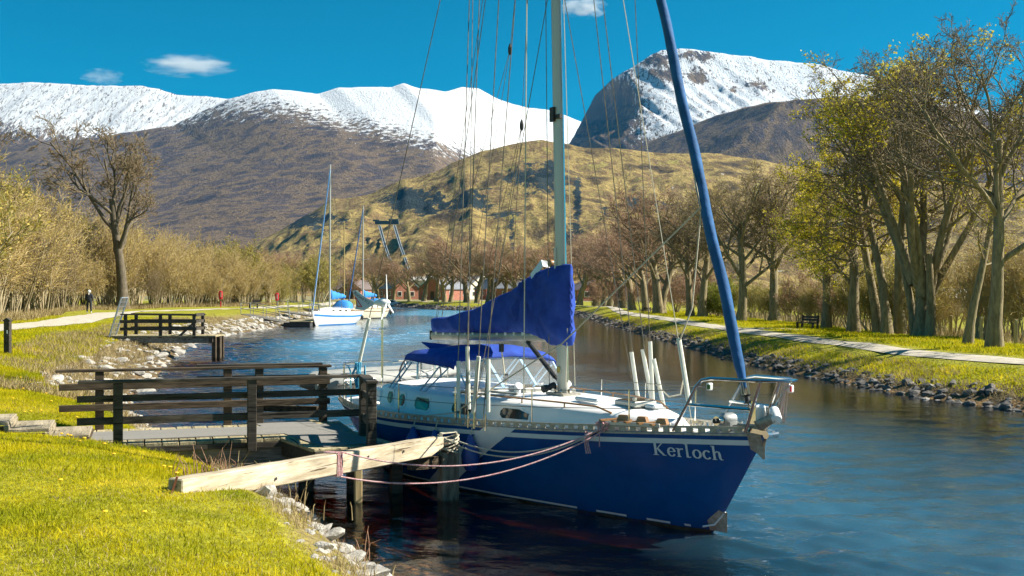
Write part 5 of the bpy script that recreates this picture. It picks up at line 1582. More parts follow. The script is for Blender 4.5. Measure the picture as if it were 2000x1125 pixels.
MB().lathe([(.05, 0), (.035, .03), (.055, .07)], (-.56, -.13, 1.33), (0, -1, 0), 12).build('gypsy', STEEL, w, smooth=True)
MB().lathe([(.03, -.02), (.03, .02)], (-.56, -.215, 1.33), (0, -1, 0), 10).build('gypsy_nut', BLACK, w)
for y_ in (-.14, .18): MB().beam((-1.02, y_, 1.27), (-.86, y_ * .9, 1.28), .03, .03).tube([(-1.0, y_, 1.2), (-1.0, y_, 1.28)], .015, 6).tube([(-.89, y_ * .93, 1.2), (-.89, y_ * .93, 1.28)], .015, 6).build('bow_cleat', STEEL, Y)
MB().tube([(-.5, -.05, 1.27), (-.3, -.04, 1.285), (-.2, -.03, 1.30)], .016, 5).build('anchor_chain', RAILALU, Y)
# folded boarding ladder lying on the side deck
lad = MB()
for y_ in (-.30, -.47):
    lad.beam((-2.15, y_ - .22, 1.19), (-1.25, y_ + .02, 1.22), .03, .05)
lad = lad.build('deck_ladder', ALU, Y, bevel=.008)
for k in range(5):
    x = -2.05 + k * .18
    MB().beam((x, -.72 + k * .05, 1.23), (x + .03, -.46 + k * .05, 1.235), .06, .02).build('rung', WOODT, lad)
mb = MB()
for k in range(3):
    x = -1.95 + k * .28
    mb.prism([(x, -.50 + k * .07, 1.235), (x + .16, -.46 + k * .07, 1.235), (x + .13, -.46 + k * .07, 1.30), (x + .03, -.49 + k * .07, 1.30)], (.02, -.06, .0))
mb.build('ladder_treads', WOODT, Y)

# spray hood
mb = MB()
rows = []
hood = [(6.55, 1.00, 1.74, 1.93), (6.3, 1.0, 1.73, 1.97), (5.95, .98, 1.72, 1.985), (5.6, .95, 1.70, 1.96), (5.42, .93, 1.68, 1.90), (5.34, .92, 1.66, 1.83)]
for s, hw, zl, zt in hood:
    row = []
    for j in range(17):
        g = math.pi * j / 16
        y_ = -math.cos(g) * hw
        row.append(Vector((-s - (.12 * abs(math.cos(g)) if s > 6.4 else -.05 * abs(math.cos(g))), y_, zl + (zt - zl) * math.sin(g) ** .55 + .008 * math.sin(j * 2.1 + s * 5))))
    rows.append(row)
mb.grid(rows)
hd = mb.build('spray_hood', CANVAS, Y, smooth='all')
sm = hd.modifiers.new('thick', 'SOLIDIFY'); sm.thickness = .015
MB().prism([(-6.55, -.6, 1.90), (-6.95, -.55, 1.99), (-6.6, -.2, 1.95)], (0, 0, .012)).build('hood_flap', CANVAS, hd)
# clear screens: front and sides, each in a frame
fr = MB()
def pane(name, q):
    m_ = MB(); m_.prism([Vector(p) for p in q], (0, 0, .006)); m_.build(name, CLEAR, hd)
    for i in range(4): fr.beam(q[i], q[(i + 1) % 4], .024, .012)
for y0, y1 in ((-.86, -.3), (-.28, .28), (.3, .86)):
    pane('screen_pane', [(-5.38, y0, 1.80), (-5.38, y1, 1.80), (-4.86 - .15 * abs(y1), y1 * 1.0, 1.40), (-4.86 - .15 * abs(y0), y0 * 1.0, 1.40)])
for sd in (-1, 1):
    pane('screen_pane', [(-6.55, sd * 1.0, 1.72), (-6.42, sd * 1.0, 1.72), (-7.02, sd * 1.02, 1.28), (-7.15, sd * 1.02, 1.28)])
    pane('screen_pane', [(-5.62, sd * .96, 1.70), (-5.42, sd * .93, 1.68), (-6.0, sd * 1.0, 1.30), (-6.16, sd * 1.0, 1.30)])
fr.build('screen_frame', mat('pale_blue_binding', (.22, .4, .55), (.4, .5, .58), rough=.5, scale=8), hd)
# cockpit: coaming, wheel, pedestal
for sd in (-1, 1):
    MB().beam((-7.5, sd * .93, 1.12), (-8.6, sd * .72, 1.10), .14, .22).build('coaming', WHITE, Y, bevel=.03)
MB().box((-8.05, 0, .92), (.9, 1.1, .04)).build('cockpit_sole', WOODT, Y)
wh = MB().tube([(-8.0 , .40 * math.cos(g), 1.40 + .36 * math.sin(g)) for g in [2 * math.pi * j / 28 for j in range(29)]], .016, 6, cap=False).build('steering_wheel', BLACK, Y, smooth=True)
mb = MB()
for j in range(5): mb.tube([(-8.0, 0, 1.40), (-8.0, .39 * math.cos(j * 1.257 + .3), 1.40 + .35 * math.sin(j * 1.257 + .3))], .007, 5)
mb.build('spokes', STEEL, wh)
MB().box((-7.86, 0, 1.12), (.2, .24, .42)).build('pedestal', WHITE, Y, bevel=.03)
MB().tube([(-7.80, -.16, 1.0), (-7.80, -.16, 1.58), (-7.80, -.12, 1.67), (-7.80, 0, 1.70), (-7.80, .12, 1.67), (-7.80, .16, 1.58), (-7.80, .16, 1.0)], .02, 8).build('pedestal_guard', STEEL, Y, smooth=True)
MB().box((-7.80, 0, 1.55), (.06, .2, .12)).build('instrument_box', mat('grey_plastic', (.2, .22, .22), (.3, .31, .31), rough=.5, scale=6), Y, bevel=.012)
# pushpit
pp = []
for sd in (-1, 1):
    pp.append([(-7.9, sd * 1.33, .96), (-7.95, sd * 1.32, 1.50), (-8.05, sd * 1.31, 1.57), (-8.5, sd * 1.18, 1.58), (-8.85, sd * 1.02, 1.58), (-8.98, sd * .7, 1.58), (-9.0, sd * .1, 1.58)])
    pp.append([(-8.85, sd * 1.02, .98), (-8.85, sd * 1.02, 1.58)])
    pp.append([(-7.95, sd * 1.32, 1.27), (-8.5, sd * 1.18, 1.28), (-8.85, sd * 1.02, 1.28), (-9.0, sd * .3, 1.28)])
tubes_part('pushpit', STEEL, Y, pp, .014, 7)
# wind generator on its pole
tp = Vector((-8.2, -.62, .96))
tubes_part('generator_pole', STEEL, Y, [[tp, tp + Vector((0, 0, 1.60))], [tp + Vector((0, 0, 1.22)), tp + Vector((.15, -.12, 1.22))], [tp + Vector((0, 0, 1.22)), tp + Vector((-.15, .12, 1.22))]], .018, 8)
ax = Vector((.66, .75, .03)).normalized()        # turbine axis, nose forward
wg = MB().lathe([(.004, -.17), (.035, -.13), (.065, -.06), (.08, 0), (.075, .04), (.05, .09), (.02, .125), (.003, .135)], tp + Vector((.02, 0, 1.66)), ax, 16).build('wind_generator', WHITE, Y, smooth=True)
c0 = tp + Vector((.02, 0, 1.66))
side = ax.cross(Vector((0, 0, 1))).normalized(); upv = Vector((0, 0, 1))
fin = [c0 - ax * 0.125 + upv * 0.009, c0 - ax * 0.125 - upv * 0.019, c0 - ax * 0.322 - upv * 0.124, c0 - ax * 0.478 - upv * 0.099, c0 - ax * 0.447 + upv * 0.062, c0 - ax * 0.530 + upv * 0.211, c0 - ax * 0.458 + upv * 0.223, c0 - ax * 0.312 + upv * 0.105]
MB().prism(fin, side * .012).build('tail_fin', mat('pale_blue_fin', (.45, .52, .55), (.52, .58, .6), rough=.4, scale=5), wg)
for k in range(3):
    g = 1.45 + k * 2.094
    d_ = (side * math.cos(g) + upv * math.sin(g))
    t_ = ax.cross(d_)
    q = c0 + ax * .07
    MB().prism([q + d_ * .06 - t_ * .03, q + d_ * .06 + t_ * .03, q + d_ * .46 + t_ * .012, q + d_ * .47 - t_ * .012], ax * .008).build('blade', WHITE, wg)
# lettering on the tail fin
cu = bpy.data.curves.new('fin_text', 'FONT'); cu.body = 'Rutland 913'; cu.size = .066; cu.extrude = .001
to = bpy.data.objects.new('fin_text', cu); COL.objects.link(to)
bpy.context.view_layer.update()
tme = bpy.data.meshes.new_from_object(to)
bpy.data.objects.remove(to, do_unlink=True)
tme.materials.clear(); tme.materials.append(mat('navy_print', (.01, .015, .06), None, rough=.5))
o0 = c0 - ax * 0.504 + upv * 0.167
e1 = (ax * .8 - upv * .60).normalized(); e2 = ax.cross(side).normalized() * 1.0
e2 = (upv - e1 * upv.dot(e1)).normalized()
nn = e1.cross(e2)
face = side if side.dot(Vector((0, -1, 0))) > 0 else -side
offn = face * (.016 if face == side else .004)
for v_ in tme.vertices:
    c_ = v_.co.copy(); v_.co = o0 + e1 * c_.x + e2 * c_.y + offn
link('fin_lettering', tme, wg)
mb = MB()
for a_, b_ in (((.47, .10), (.44, -.05)), ((.44, -.05), (.36, -.06)), ((.47, .10), (.36, -.06))):
    mb.beam(c0 - ax * a_[0] + upv * a_[1] + offn, c0 - ax * b_[0] + upv * b_[1] + offn, .004, .014, up=(0, 0, 1))
mb.build('fin_emblem', REDP, wg)
# coil of aqua rope on the guard rail
mb = MB()
for k in range(10):
    a_ = k * .63
    mb.tube([(-7.7 + .04 * math.cos(a_), -1.30 + .05 * math.sin(a_), 1.66), (-7.7 + .07 * math.cos(a_ * 1.7), -1.33 + .05 * math.sin(a_ * 2), 1.48), (-7.7 + .05 * math.cos(a_ * 2.3), -1.32, 1.22 + .03 * (k % 3)), (-7.68, -1.30 + .03 * math.sin(a_), 1.60)], .011, 4)
mb.build('aqua_rope_coil', AQUA, Y)
mb = MB()
for k in range(4): mb.tube([(-7.45, -1.30, 1.62), (-7.42 + .02 * k, -1.33, 1.45 - .03 * k), (-7.35, -1.3, 1.25)], .011, 4)
mb.build('aqua_rope_tail', AQUA, Y)
MB().tube([(-8.9, .35, 1.0), (-9.25, .35, 1.55), (-9.7, .35, 1.5)], .022, 6).build('davit', STEEL, Y, smooth=True)
MB().tube([(-8.9, -.6, 1.0), (-9.25, -.6, 1.55), (-9.7, -.6, 1.5)], .022, 6).build('davit', STEEL, Y, smooth=True)

# inflatable dinghy hung across the stern: a thing of its own
DG = empty('inflatable_dinghy', Y.matrix_basis @ Vector((-9.55, .1, 1.17)), R(-57), 'grey inflatable dinghy with a black rubbing strake hung across the yacht stern', 'dinghy')
def dtube(y, x, z): return Vector((x, y, z))
pth = [dtube(-1.5, .38, .0), dtube(-1.2, .38, .02), dtube(-.4, .40, .04), dtube(.4, .38, .05), dtube(.9, .28, .08), dtube(1.25, .10, .12), dtube(1.35, 0, .13), dtube(1.25, -.10, .12), dtube(.9, -.28, .08), dtube(.4, -.38, .05), dtube(-.4, -.40, .04), dtube(-1.2, -.38, .02), dtube(-1.5, -.38, 0)]
rad = [.06, .19, .20, .20, .195, .185, .18, .185, .195, .20, .20, .19, .06]
MB().tube(pth, rad, 14).build('buoyancy_tube', GREYRUB, DG, smooth=True)
MB().tube([p + Vector((math.copysign(.2, p.x) if abs(p.x) > .05 else 0, .19 if abs(p.x) < .2 and p.y > 1 else 0, .0)) for p in pth[1:-1]], .018, 6).build('rubbing_strake', BLACK, DG, smooth=True)
MB().box((0, -.1, -.10), (.6, 2.3, .04)).build('floor_board', WOODT, DG)
MB().box((0, .15, .14), (.7, .22, .03)).build('thwart', WOODT, DG)
MB().box((0, -1.15, .02), (.58, .03, .34)).build('transom_board', WOODT, DG)

# blue fenders hung along the starboard side
for i, (s, lab) in enumerate([(5.45, 'dark blue teardrop fender hanging closest to the stern of the navy yacht'), (4.95, 'dark blue teardrop fender hanging between two others on the yacht side'), (4.22, 'blue fender lying behind the rope-wound mooring post')]):
    p = Y.matrix_basis @ H.pt(s, .60, -1, .13)
    fe = empty('fender', p, R(-57), lab, 'fender', 'blue fenders along the yacht side')
    MB().lathe([(.005, -.24), (.07, -.22), (.12, -.13), (.13, -.02), (.10, .10), (.05, .19), (.03, .25), (.005, .26)], (0, 0, 0), (0, 0, 1), 14).build('body', BLUEF, fe, smooth=True)
    MB().tube([(0, 0, .25), (0, .05, H.zs(s) + .03 - .60)], .009, 5).build('lanyard', WIRELT, fe)
# =================================================================== jetties and what stands on the banks
TAR = wood('black_tarred_timber', (.03, .025, .02), (.095, .08, .06), R(18), rough=.7, crack=(.006, .005, .004), amount=.4)
TARW = wood('brown_weathered_tar', (.035, .026, .017), (.11, .08, .05), R(18), crack=(.01, .007, .005), amount=.42)
PLANK = wood('weathered_deck_plank', (.26, .21, .12), (.46, .40, .24), R(108), amount=.40)
GRIP = mat('grey_grip_matting', (.17, .165, .15), (.22, .21, .19), rough=.95, scale=40)
GIRD = wood('grey_girder_timber', (.10, .095, .085), (.27, .25, .21), R(18), amount=.42)
BLEACH = wood('sun_bleached_timber', (.34, .27, .17), (.56, .49, .37), R(63.8), crack=(.10, .07, .04), amount=.41, grain=4)
POSTT = mat('pale_post_timber', (.3, .22, .1), (.44, .34, .17), rough=.9, scale=8, stretch=(4, 4, .6))

# pier frame: u along the walkway from the bank, w across it (towards the far side)
J0 = Vector((-5.75, 15.45, 0)); JA = R(18)
ju = Vector((math.cos(JA), math.sin(JA), 0)); jw = Vector((-math.sin(JA), math.cos(JA), 0))
def jp(u, w, z): return J0 + ju * u + jw * w + Vector((0, 0, z))
DZ = .70
J = empty('jetty', J0, 0, 'dark timber walkway jetty with rails leading to the navy yacht', 'jetty')
def jb(mb, name, m, par=None, bevel=0.0, smooth=False):
    # children are written in world coordinates, then brought under the jetty's empty
    mb.v = [tuple(Vector(p) - J0) for p in mb.v]
    return mb.build(name, m, par or J, smooth, bevel)
# planks with open joints, grip matting laid along the middle
WID = 1.75
n = 17
pk = None
for i in range(n):
    a = -.25 + i * .232
    mb = MB().beam(jp(a + .11, -.04, DZ - .025 + rr.uniform(-.004, .004)), jp(a + .11, WID + .04, DZ - .025 + rr.uniform(-.004, .004)), .218, .05)
    jb(mb, 'plank', PLANK, bevel=.006)
jb(MB().beam(jp(-.2, WID / 2, DZ + .008), jp(3.62, WID / 2, DZ + .008), 1.02, .012), 'grip_matting', GRIP)
# the T-head lying along the boat
hA, hB = Vector((-1.58, 15.62, DZ)), Vector((-3.28, 18.55, DZ))
hd_ = (hB - hA).normalized(); hn = Vector((hd_.y * -1, hd_.x, 0)); hn = hn if hn.x < 0 else -hn
L_ = (hB - hA).length
for i in range(15):
    a = i * .226
    q = hA + hd_ * (a + .11) - Vector((0, 0, .026))
    jb(MB().beam(q, q + hn * 1.22, .213, .048), 'plank', PLANK, bevel=.006)
jb(MB().beam(hA + hd_ * .12 + hn * .61 + Vector((0, 0, .007)), hB - hd_ * .1 + hn * .61 + Vector((0, 0, .007)), .86, .012), 'grip_matting', GRIP)
# girders and posts
jb(MB().beam(jp(.2, .06, DZ - .22), jp(3.75, .06, DZ - .22), .14, .32 - .02), 'girder', GIRD, bevel=.012)
jb(MB().beam(jp(-.1, WID - .06, DZ - .20), jp(3.6, WID - .06, DZ - .20), .14, .28), 'girder', GIRD, bevel=.012)
jb(MB().beam(jp(.0, -.05, DZ - .085), jp(3.65, -.05, DZ - .085), .05, .07), 'edge_board', TAR)
jb(MB().beam(hA - Vector((0, 0, .15)) + hn * 1.15, hB - Vector((0, 0, .15)) + hn * 1.15, .1, .2), 'girder', TAR)
jb(MB().beam(hA - Vector((0, 0, .15)) + hn * .05, hB - Vector((0, 0, .15)) + hn * .05, .1, .2), 'girder', TAR)
jb(MB().beam(hA - Vector((0, 0, .13)), hA - Vector((0, 0, .13)) + hn * 1.22, .1, .2), 'girder', TAR)
for (x_, y_, w_, m_) in [(-2.92, 15.95, .19, TAR), (-2.22, 15.72, .16, TAR), (-2.05, 15.0, .10, POSTT), (-1.62, 15.75, .16, TAR), (-3.3, 18.3, .17, TAR), (-4.2, 17.6, .17, TAR), (-4.6, 17.2, .17, TAR), (-4.25, 18.0, .16, TAR)]:
    jb(MB().box((x_, y_, -.85), (w_, w_, 2.85 if m_ is TAR else 2.8), Matrix.Rotation(R(18), 3, 'Z')), 'pile', m_, bevel=.01)
jb(MB().beam((-2.92, 15.95, .42), (-2.05, 15.0, .42), .08, .14), 'brace', TAR)
# near rail
def rail(posts, rails, caps, m=TAR, pm=TAR):
    for (p, z0, z1) in posts: jb(MB().box((p.x, p.y, (z0 + z1) / 2), (.125, .125, z1 - z0), Matrix.Rotation(JA, 3, 'Z')), 'post', pm, bevel=.008)
    for (p, q, z, hh) in rails: jb(MB().beam(p + Vector((0, 0, z)), q + Vector((0, 0, z)), .045, hh), 'rail', m, bevel=.005)
    for (p, q, z) in caps: jb(MB().beam(p + Vector((0, 0, z)), q + Vector((0, 0, z)), .16, .04), 'cap_rail', m, bevel=.005)
o = -.15
n0, n1, n2 = jp(.33, o, 0), jp(2.12, o, 0), jp(3.72, o, 0)
n3 = hA + hn * .42 - hd_ * .05; n3.z = 0
rail([(n0, .52, 1.55), (n1, .54, 1.56), (n2, .50, 1.56), (n3, .42, 1.55)],
     [(jp(-.2, o + .08, 0), jp(3.74, o + .08, 0), 1.335, .09), (jp(-.2, o + .08, 0), jp(3.74, o + .08, 0), 1.03, .10),
      (n2 + jw * .07, n3 + (n3 - n2).normalized() * .16 + jw * .07, 1.325, .095), (n2 + jw * .07, n3 + (n3 - n2).normalized() * .16 + jw * .07, .98, .10)],
     [(jp(-.18, o, 0), n2, 1.575), (n2, n3 + (n3 - n2).normalized() * .13, 1.573)])
# far rail
o = WID + .08
f0_, f1_, f2_ = jp(.02, o, 0), jp(1.92, o, 0), jp(3.42, o, 0)
rail([(f0_, .3, 1.58), (f1_, .55, 1.58), (f2_, .55, 1.58)],
     [(jp(-.55, o - .08, 0), jp(3.52, o - .08, 0), 1.36, .10), (jp(-.55, o - .08, 0), jp(3.52, o - .08, 0), 1.04, .10)],
     [(jp(-.6, o, 0), jp(3.55, o, 0), 1.60)], m=TARW, pm=TARW)
g0 = hB + hn * .95 - hd_ * .15; g0.z = 0
g1 = hB + hn * 1.75 - hd_ * 0.1 + Vector((-.25, .25, 0)); g1.z = 0
rail([(g0, .55, 1.60)], [(f2_ - ju * .1 + jw * .1, g1, 1.40, .12)], [(f2_ + jw * .05, g1, 1.63)], m=TAR)
jb(MB().beam((-4.4, 18.9, .86), (-3.2, 18.6, .86), .12, .10), 'kerb_board', TARW)

# steps cut into the bank, timber edged
STEPT = wood('grey_step_timber', (.22, .185, .125), (.40, .34, .24), R(90), amount=.4)
for i, lab in enumerate(['lowest timber step leading onto the jetty', 'second timber step up from the jetty', 'third timber step up from the jetty', 'topmost timber step at the left edge of the picture']):
    c = jp(-.33 - i * .52, .82 + .02 * i, DZ + .09 + i * .105)
    st = empty('timber_step', c, JA, lab, 'step', 'timber steps in the bank')
    MB().box((0, 0, 0), (.54, 1.1, .045)).build('tread', STEPT, st, bevel=.006)
    MB().box((.25, 0, -.09), (.06, 1.25, .13)).build('riser', TARW if i == 0 else STEPT, st, bevel=.006)
    MB().box((-.02, -.6, -.08), (.5, .05, .1)).build('side_board', TARW, st, bevel=.006)

# bleached timber beam from the bank to the mooring post
B0, B1 = Vector((-3.16, 10.55, .93)), Vector((-.98, 14.98, .76))
TB = empty('timber_beam', B0, 0, 'long sun-bleached timber beam running from the bank to the mooring post', 'timber beam')
bd = (B1 - B0).normalized(); bs = bd.cross(Vector((0, 0, 1))).normalized(); bu = bs.cross(bd)
prof = []
Lb = (B1 - B0).length
rows = []
for t in np.linspace(0, 1, 16):
    c = B0 + (B1 - B0) * t - B0
    hw, hh = .09, .118
    top, bot = hh, -hh
    if t > .965: bot = -.02
    rows.append([c + bs * (hw + .004 * math.sin(t * 40)) + bu * top, c - bs * hw + bu * (top + .004 * math.sin(t * 31)), c - bs * hw + bu * bot, c + bs * hw + bu * bot])
mb = MB(); mb.grid(rows, close=True); mb.f += [(0, 1, 2, 3), tuple(len(rows) * 4 - 4 + j for j in range(4))]
mb.build('baulk', BLEACH, TB, bevel=.012)
for t, dz in ((.28, -.03), (.63, .03), (.79, .02)):
    c = (B1 - B0) * t + bs * .100 + bu * dz
    MB().lathe([(.016, 0), (.016, .006)], c, bs, 8).build('bolt_hole', BLACK, TB)
MB().beam(Vector((-.05, -.15, -.2)), Vector((.06, -.12, .16)), .05, .02).build('rusty_bracket', mat('rust', (.16, .05, .025), (.25, .09, .04), rough=.9, scale=20), TB)
mb = MB()
for k in range(4):
    c = (B1 - B0) * (.505 + .006 * k)
    hw, hh = .099, .129
    mb.tube([c + bs * hw + bu * hh, c - bs * hw + bu * hh, c - bs * hw - bu * hh, c + bs * hw - bu * hh, c + bs * hw + bu * hh], .008, 5)
mb.build('rope_lashing', REDROPE, TB)

# mooring post, rope wound round its head
MPt = Vector((-.86, 15.18, 0))
MP = empty('mooring_post', MPt, R(20), 'weathered square mooring post with its head wound in rope', 'mooring post')
MB().box((0, 0, -.85), (.24, .24, 3.0)).build('post', mat('slimy_post_timber', (.09, .07, .05), (.26, .21, .15), rough=.85, scale=5, stretch=(3, 3, .8), bump=.5), MP, bevel=.012)
MB().box((.0, .0, .70), (.22, .22, .16)).build('head', TARW, MP, bevel=.03)
mb = MB()
for k in range(9):
    z = .67 + .022 * k
    mb.tube([(.13 * math.cos(g) * 1.1, .13 * math.sin(g) * 1.1, z + .03 * math.sin(g * 2 + k)) for g in [2 * math.pi * j / 14 for j in range(15)]], .011, 5, cap=False)
for k in range(4): mb.tube([(-.13, -.06 + .04 * k, .66), (-.10, -.06 + .04 * k, .90), (.10, -.05 + .03 * k, .91), (.14, -.04 + .03 * k, .67)], .011, 5)
mb.build('rope_turns', WIRELT, MP)
MB().beam((-.6, -.25, .55), (-.05, .0, .52), .1, .16).build('bracket_timber', TARW, MP)

# mooring lines to the bow
def hang(a, b, sag, n=24):
    a, b = Vector(a), Vector(b)
    return [a + (b - a) * t - Vector((0, 0, sag * 4 * t * (1 - t))) for t in [i / n for i in range(n + 1)]]
bowf = Y.matrix_basis @ H.pt(2.05, H.zs(2.05) + .03, -1, .0)
def rope(a, b, sag, r, m, label, grp):
    return tag(MB().tube(hang(a, b, sag), r, 6).build('mooring_rope', m, smooth=True), label, 'rope', grp)
GR = 'mooring ropes of the navy yacht'
rope(MPt + Vector((.14, -.10, .80)), bowf + Vector((0, 0, .02)), .22, .010, WIRELT, 'upper pale mooring rope from the mooring post to the bow', GR)
rope(MPt + Vector((.14, -.10, .74)), bowf + Vector((-.02, 0, .0)), .24, .010, WIRELT, 'lower pale mooring rope from the mooring post to the bow', GR)
bm_ = B0 + (B1 - B0) * .515
rope(bm_ + bs * .11 + bu * .14, bowf + Vector((.02, -.02, .02)), .30, .010, REDROPE, 'upper red and white mooring rope from the timber beam to the bow', GR)
rope(bm_ + bs * .11 - bu * .14, bowf + Vector((.04, -.02, -.01)), .30, .010, REDROPE, 'lower red and white mooring rope from the timber beam to the bow', GR)
MBk = MB()
for k in range(10):
    g = k * .7
    MBk.tube([bowf + Vector((.05 * math.cos(g), .04 * math.sin(g), -.02)), bowf + Vector((.09 * math.cos(g + .5), .08 * math.sin(g), .06)), bowf + Vector((.04 * math.cos(g * 2), .05, .09))], .012, 5)
for k in range(3):
    MBk.tube([bowf + Vector((-.22 + .02 * k, -.05, -.03)), bowf + Vector((-.23 + .02 * k, -.08, -.18)), bowf + Vector((-.21 + .025 * k, -.08, -.30))], .008, 4)
MBk.tube([bowf + Vector((-.05, -.05, -.02)), bowf + Vector((-.05, -.07, -.22))], .007, 4)
tag(MBk.build('knotted_rope', REDROPE), 'bundle of knotted red rope at the bow fairlead of the navy yacht', 'rope', GR)

# ------------------------------------------------------------------ second jetty up the left bank
S0 = Vector((-16.9, 47.0, 0))
SJ = empty('jetty', S0, R(1.5), 'second small railed jetty on the left bank with a dark end post', 'jetty')
MB().beam((-.2, .05, .80), (4.4, .12, .78), .18, .26).build('girder', GIRD, SJ, bevel=.015)
MB().beam((-.2, 1.5, .80), (4.4, 1.5, .78), .18, .26).build('girder', GIRD, SJ, bevel=.015)
for i in range(20):
    MB().box((.0 + i * .232, .78, .945), (.216, 1.7, .05)).build('plank', PLANK, SJ)
for x_, y_ in ((4.42, .1), (4.5, .55), (4.42, 1.05), (4.42, 1.5)):
    MB().box((x_, y_, -.25), (.17, .17, 2.3)).build('pile', TARW, SJ, bevel=.01)
MB().beam((4.32, -.1, .80), (4.32, 1.65, .80), .16, .2).build('cross_beam', TAR, SJ)
for yy in (.05, 1.5):
    for x_ in (.75, 2.2, 3.6):
        MB().box((x_, yy, 1.36), (.12, .12, .98)).build('post', TAR, SJ)
    for z in (1.25, 1.56): MB().beam((.55, yy - .08, z), (3.72, yy - .08, z), .045, .13).build('rail', TAR, SJ)
    MB().beam((.55, yy, 1.86), (3.72, yy, 1.82), .16, .05).build('cap_rail', TAR, SJ)
for z in (1.25, 1.56, 1.84): MB().beam((3.66, .05, z), (3.66, 1.5, z), .045, .12).build('rail', TAR, SJ)
MB().beam((3.0, .0, .95), (3.6, .0, 1.5), .06, .09).build('brace', TAR, SJ)
gt = MB()
gp = [Vector((.12, -.1, .92)), Vector((.62, -.1, 2.55)), Vector((.62, .75, 2.55)), Vector((.12, .75, .92))]
for i in range(4): gt.tube([gp[i], gp[(i + 1) % 4]], .035, 6)
gt = gt.build('gate_frame', mat('galvanised_steel', (.22, .24, .25), (.32, .34, .35), rough=.5, metal=.5, scale=9), SJ)
mb = MB()
for k in range(1, 9): mb.tube([gp[0] + (gp[1] - gp[0]) * (k / 9), gp[3] + (gp[2] - gp[3]) * (k / 9)], .008, 4)
for k in range(1, 6): mb.tube([gp[0] + (gp[3] - gp[0]) * (k / 6), gp[1] + (gp[2] - gp[1]) * (k / 6)], .008, 4)
mb.build('mesh_panel', MATS['galvanised_steel'], gt)

# black post by the path
p = gr(15, 685, 1.08); 
PO = empty('marker_post', (p.x, p.y, gz(p.x, p.y) - .05), 0, 'black timber post with a pointed cap at the left edge of the picture', 'post')
MB().box((0, 0, .50), (.17, .17, 1.06)).build('shaft', TAR, PO, bevel=.012)
mb = MB().box((0, 0, 1.05), (.20, .20, .04)); mb.prism([(-.09, -.09, 1.07), (.09, -.09, 1.07), (0, -.09, 1.13)], (0, .18, 0)); mb.build('cap', TAR, PO)
MB().box((.02, -.088, .72), (.03, .006, .10)).build('number_plate', WHITE, PO)
# red lifebuoy posts
for px, py, lab in ((431, 600, 'red lifebuoy housing on a post beside the left towpath, nearer one'), (541, 598, 'small dark red lifebuoy housing farther along the left towpath')):
    p = gr(px, py, 1.15)
    hgt_ = 1.38 if px < 500 else 1.15
    lb = empty('lifebuoy_post', (p.x, p.y, gz(p.x, p.y) - .05), 0, lab, 'lifebuoy post', 'lifebuoy posts on the left bank')
    MB().tube([(0, 0, 0), (0, 0, hgt_ * .5)], .05, 6).build('post', REDP if px < 500 else TAR, lb)
    MB().lathe([(.05, -.5), (.20, -.44), (.22, 0), (.20, .44), (.05, .5)], (0, 0, hgt_ + .02), (0, 0, 1), 14).build('housing', REDP, lb, smooth=True).scale = (1.0, .6, .95)
    MB().box((.06, -.135, hgt_ + .0), (.10, .01, .5)).build('notice', STRIPE, lb)
# benches
BEN = mat('dark_bench_timber', (.02, .018, .014), (.05, .042, .03), rough=.8, scale=6)
def bench(px, py, rz, s, label):
    p = gr(px, py, .82)
    b = empty('bench', (p.x, p.y, gz(p.x, p.y) - .02), rz, label, 'bench', 'dark benches on the right bank')
    b.scale = (s, s, s)
    for k in range(3): MB().box((0, -.14 + k * .15, .42), (1.5, .135, .05)).build('seat_slat', BEN, b)
    for k in range(2): MB().box((0, .27 + k * .03, .60 + k * .17), (1.5, .035, .13)).build('back_slat', BEN, b)
    for x_ in (-.68, .68):
        MB().box((x_, -.16, .21), (.10, .12, .42)).build('leg', BEN, b)
        MB().beam((x_, .20, 0), (x_, .32, .88), .10, .11).build('back_post', BEN, b)
bench(1576, 643, R(-62), .85, 'dark timber bench beside the right towpath, nearest one')
bench(1262, 612, R(-50), .6, 'dark low bench far down the right towpath by the thick tree')
p = gr(495, 601, 1.12)
pb = empty('picnic_bench', (p.x, p.y, gz(p.x, p.y)), .3, 'small dark seat on the left bank above the gangways', 'bench')
MB().box((0, 0, .55), (1.6, .5, .07)).build('top', BEN, pb); MB().box((-.4, 0, .28), (.14, .3, .55)).build('leg', BEN, pb); MB().box((.4, 0, .28), (.14, .3, .55)).build('leg', BEN, pb); MB().box((.3, .2, .8), (.8, .06, .3)).build('backrest', BEN, pb)

# ------------------------------------------------------------------ gangways and pontoon
GAL = MATS['galvanised_steel']
PONT = mat('dark_pontoon', (.02, .024, .03), (.05, .05, .05), rough=.7, scale=4)
def gangway(a, b, label):
    g = empty('gangway', a, 0, label, 'gangway', 'gangways down to the pontoon')
    d = Vector(b) - Vector(a)
    sidev = d.cross(Vector((0, 0, 1))).normalized() * .5
    MB().beam((0, 0, 0), d, 1.0, .08).build('deck', GIRD, g)
    for sg in (-1, 1):
        s_ = sidev * sg
        MB().tube([s_ + Vector((0, 0, .05)), s_ + Vector((0, 0, 1.0)), s_ + d + Vector((0, 0, 1.0)), s_ + d + Vector((0, 0, .05))], .03, 5).build('handrail', GAL, g)
        MB().tube([s_ + Vector((0, 0, .5)), s_ + d + Vector((0, 0, .5))], .02, 5).build('knee_rail', GAL, g)
        for t in (.33, .66): MB().tube([s_ + d * t, s_ + d * t + Vector((0, 0, 1.0))], .025, 5).build('baluster', GAL, g)
gangway(at(480, 614, 93), at(556, 629, 90), 'galvanised handrailed gangway nearest the camera leading down to the dark pontoon')
gangway(at(552, 608, 103), at(618, 618, 99), 'second handrailed gangway behind the white boat bow')
gangway(at(600, 603, 122), at(640, 609, 117), 'third handrailed gangway farthest up the left bank')
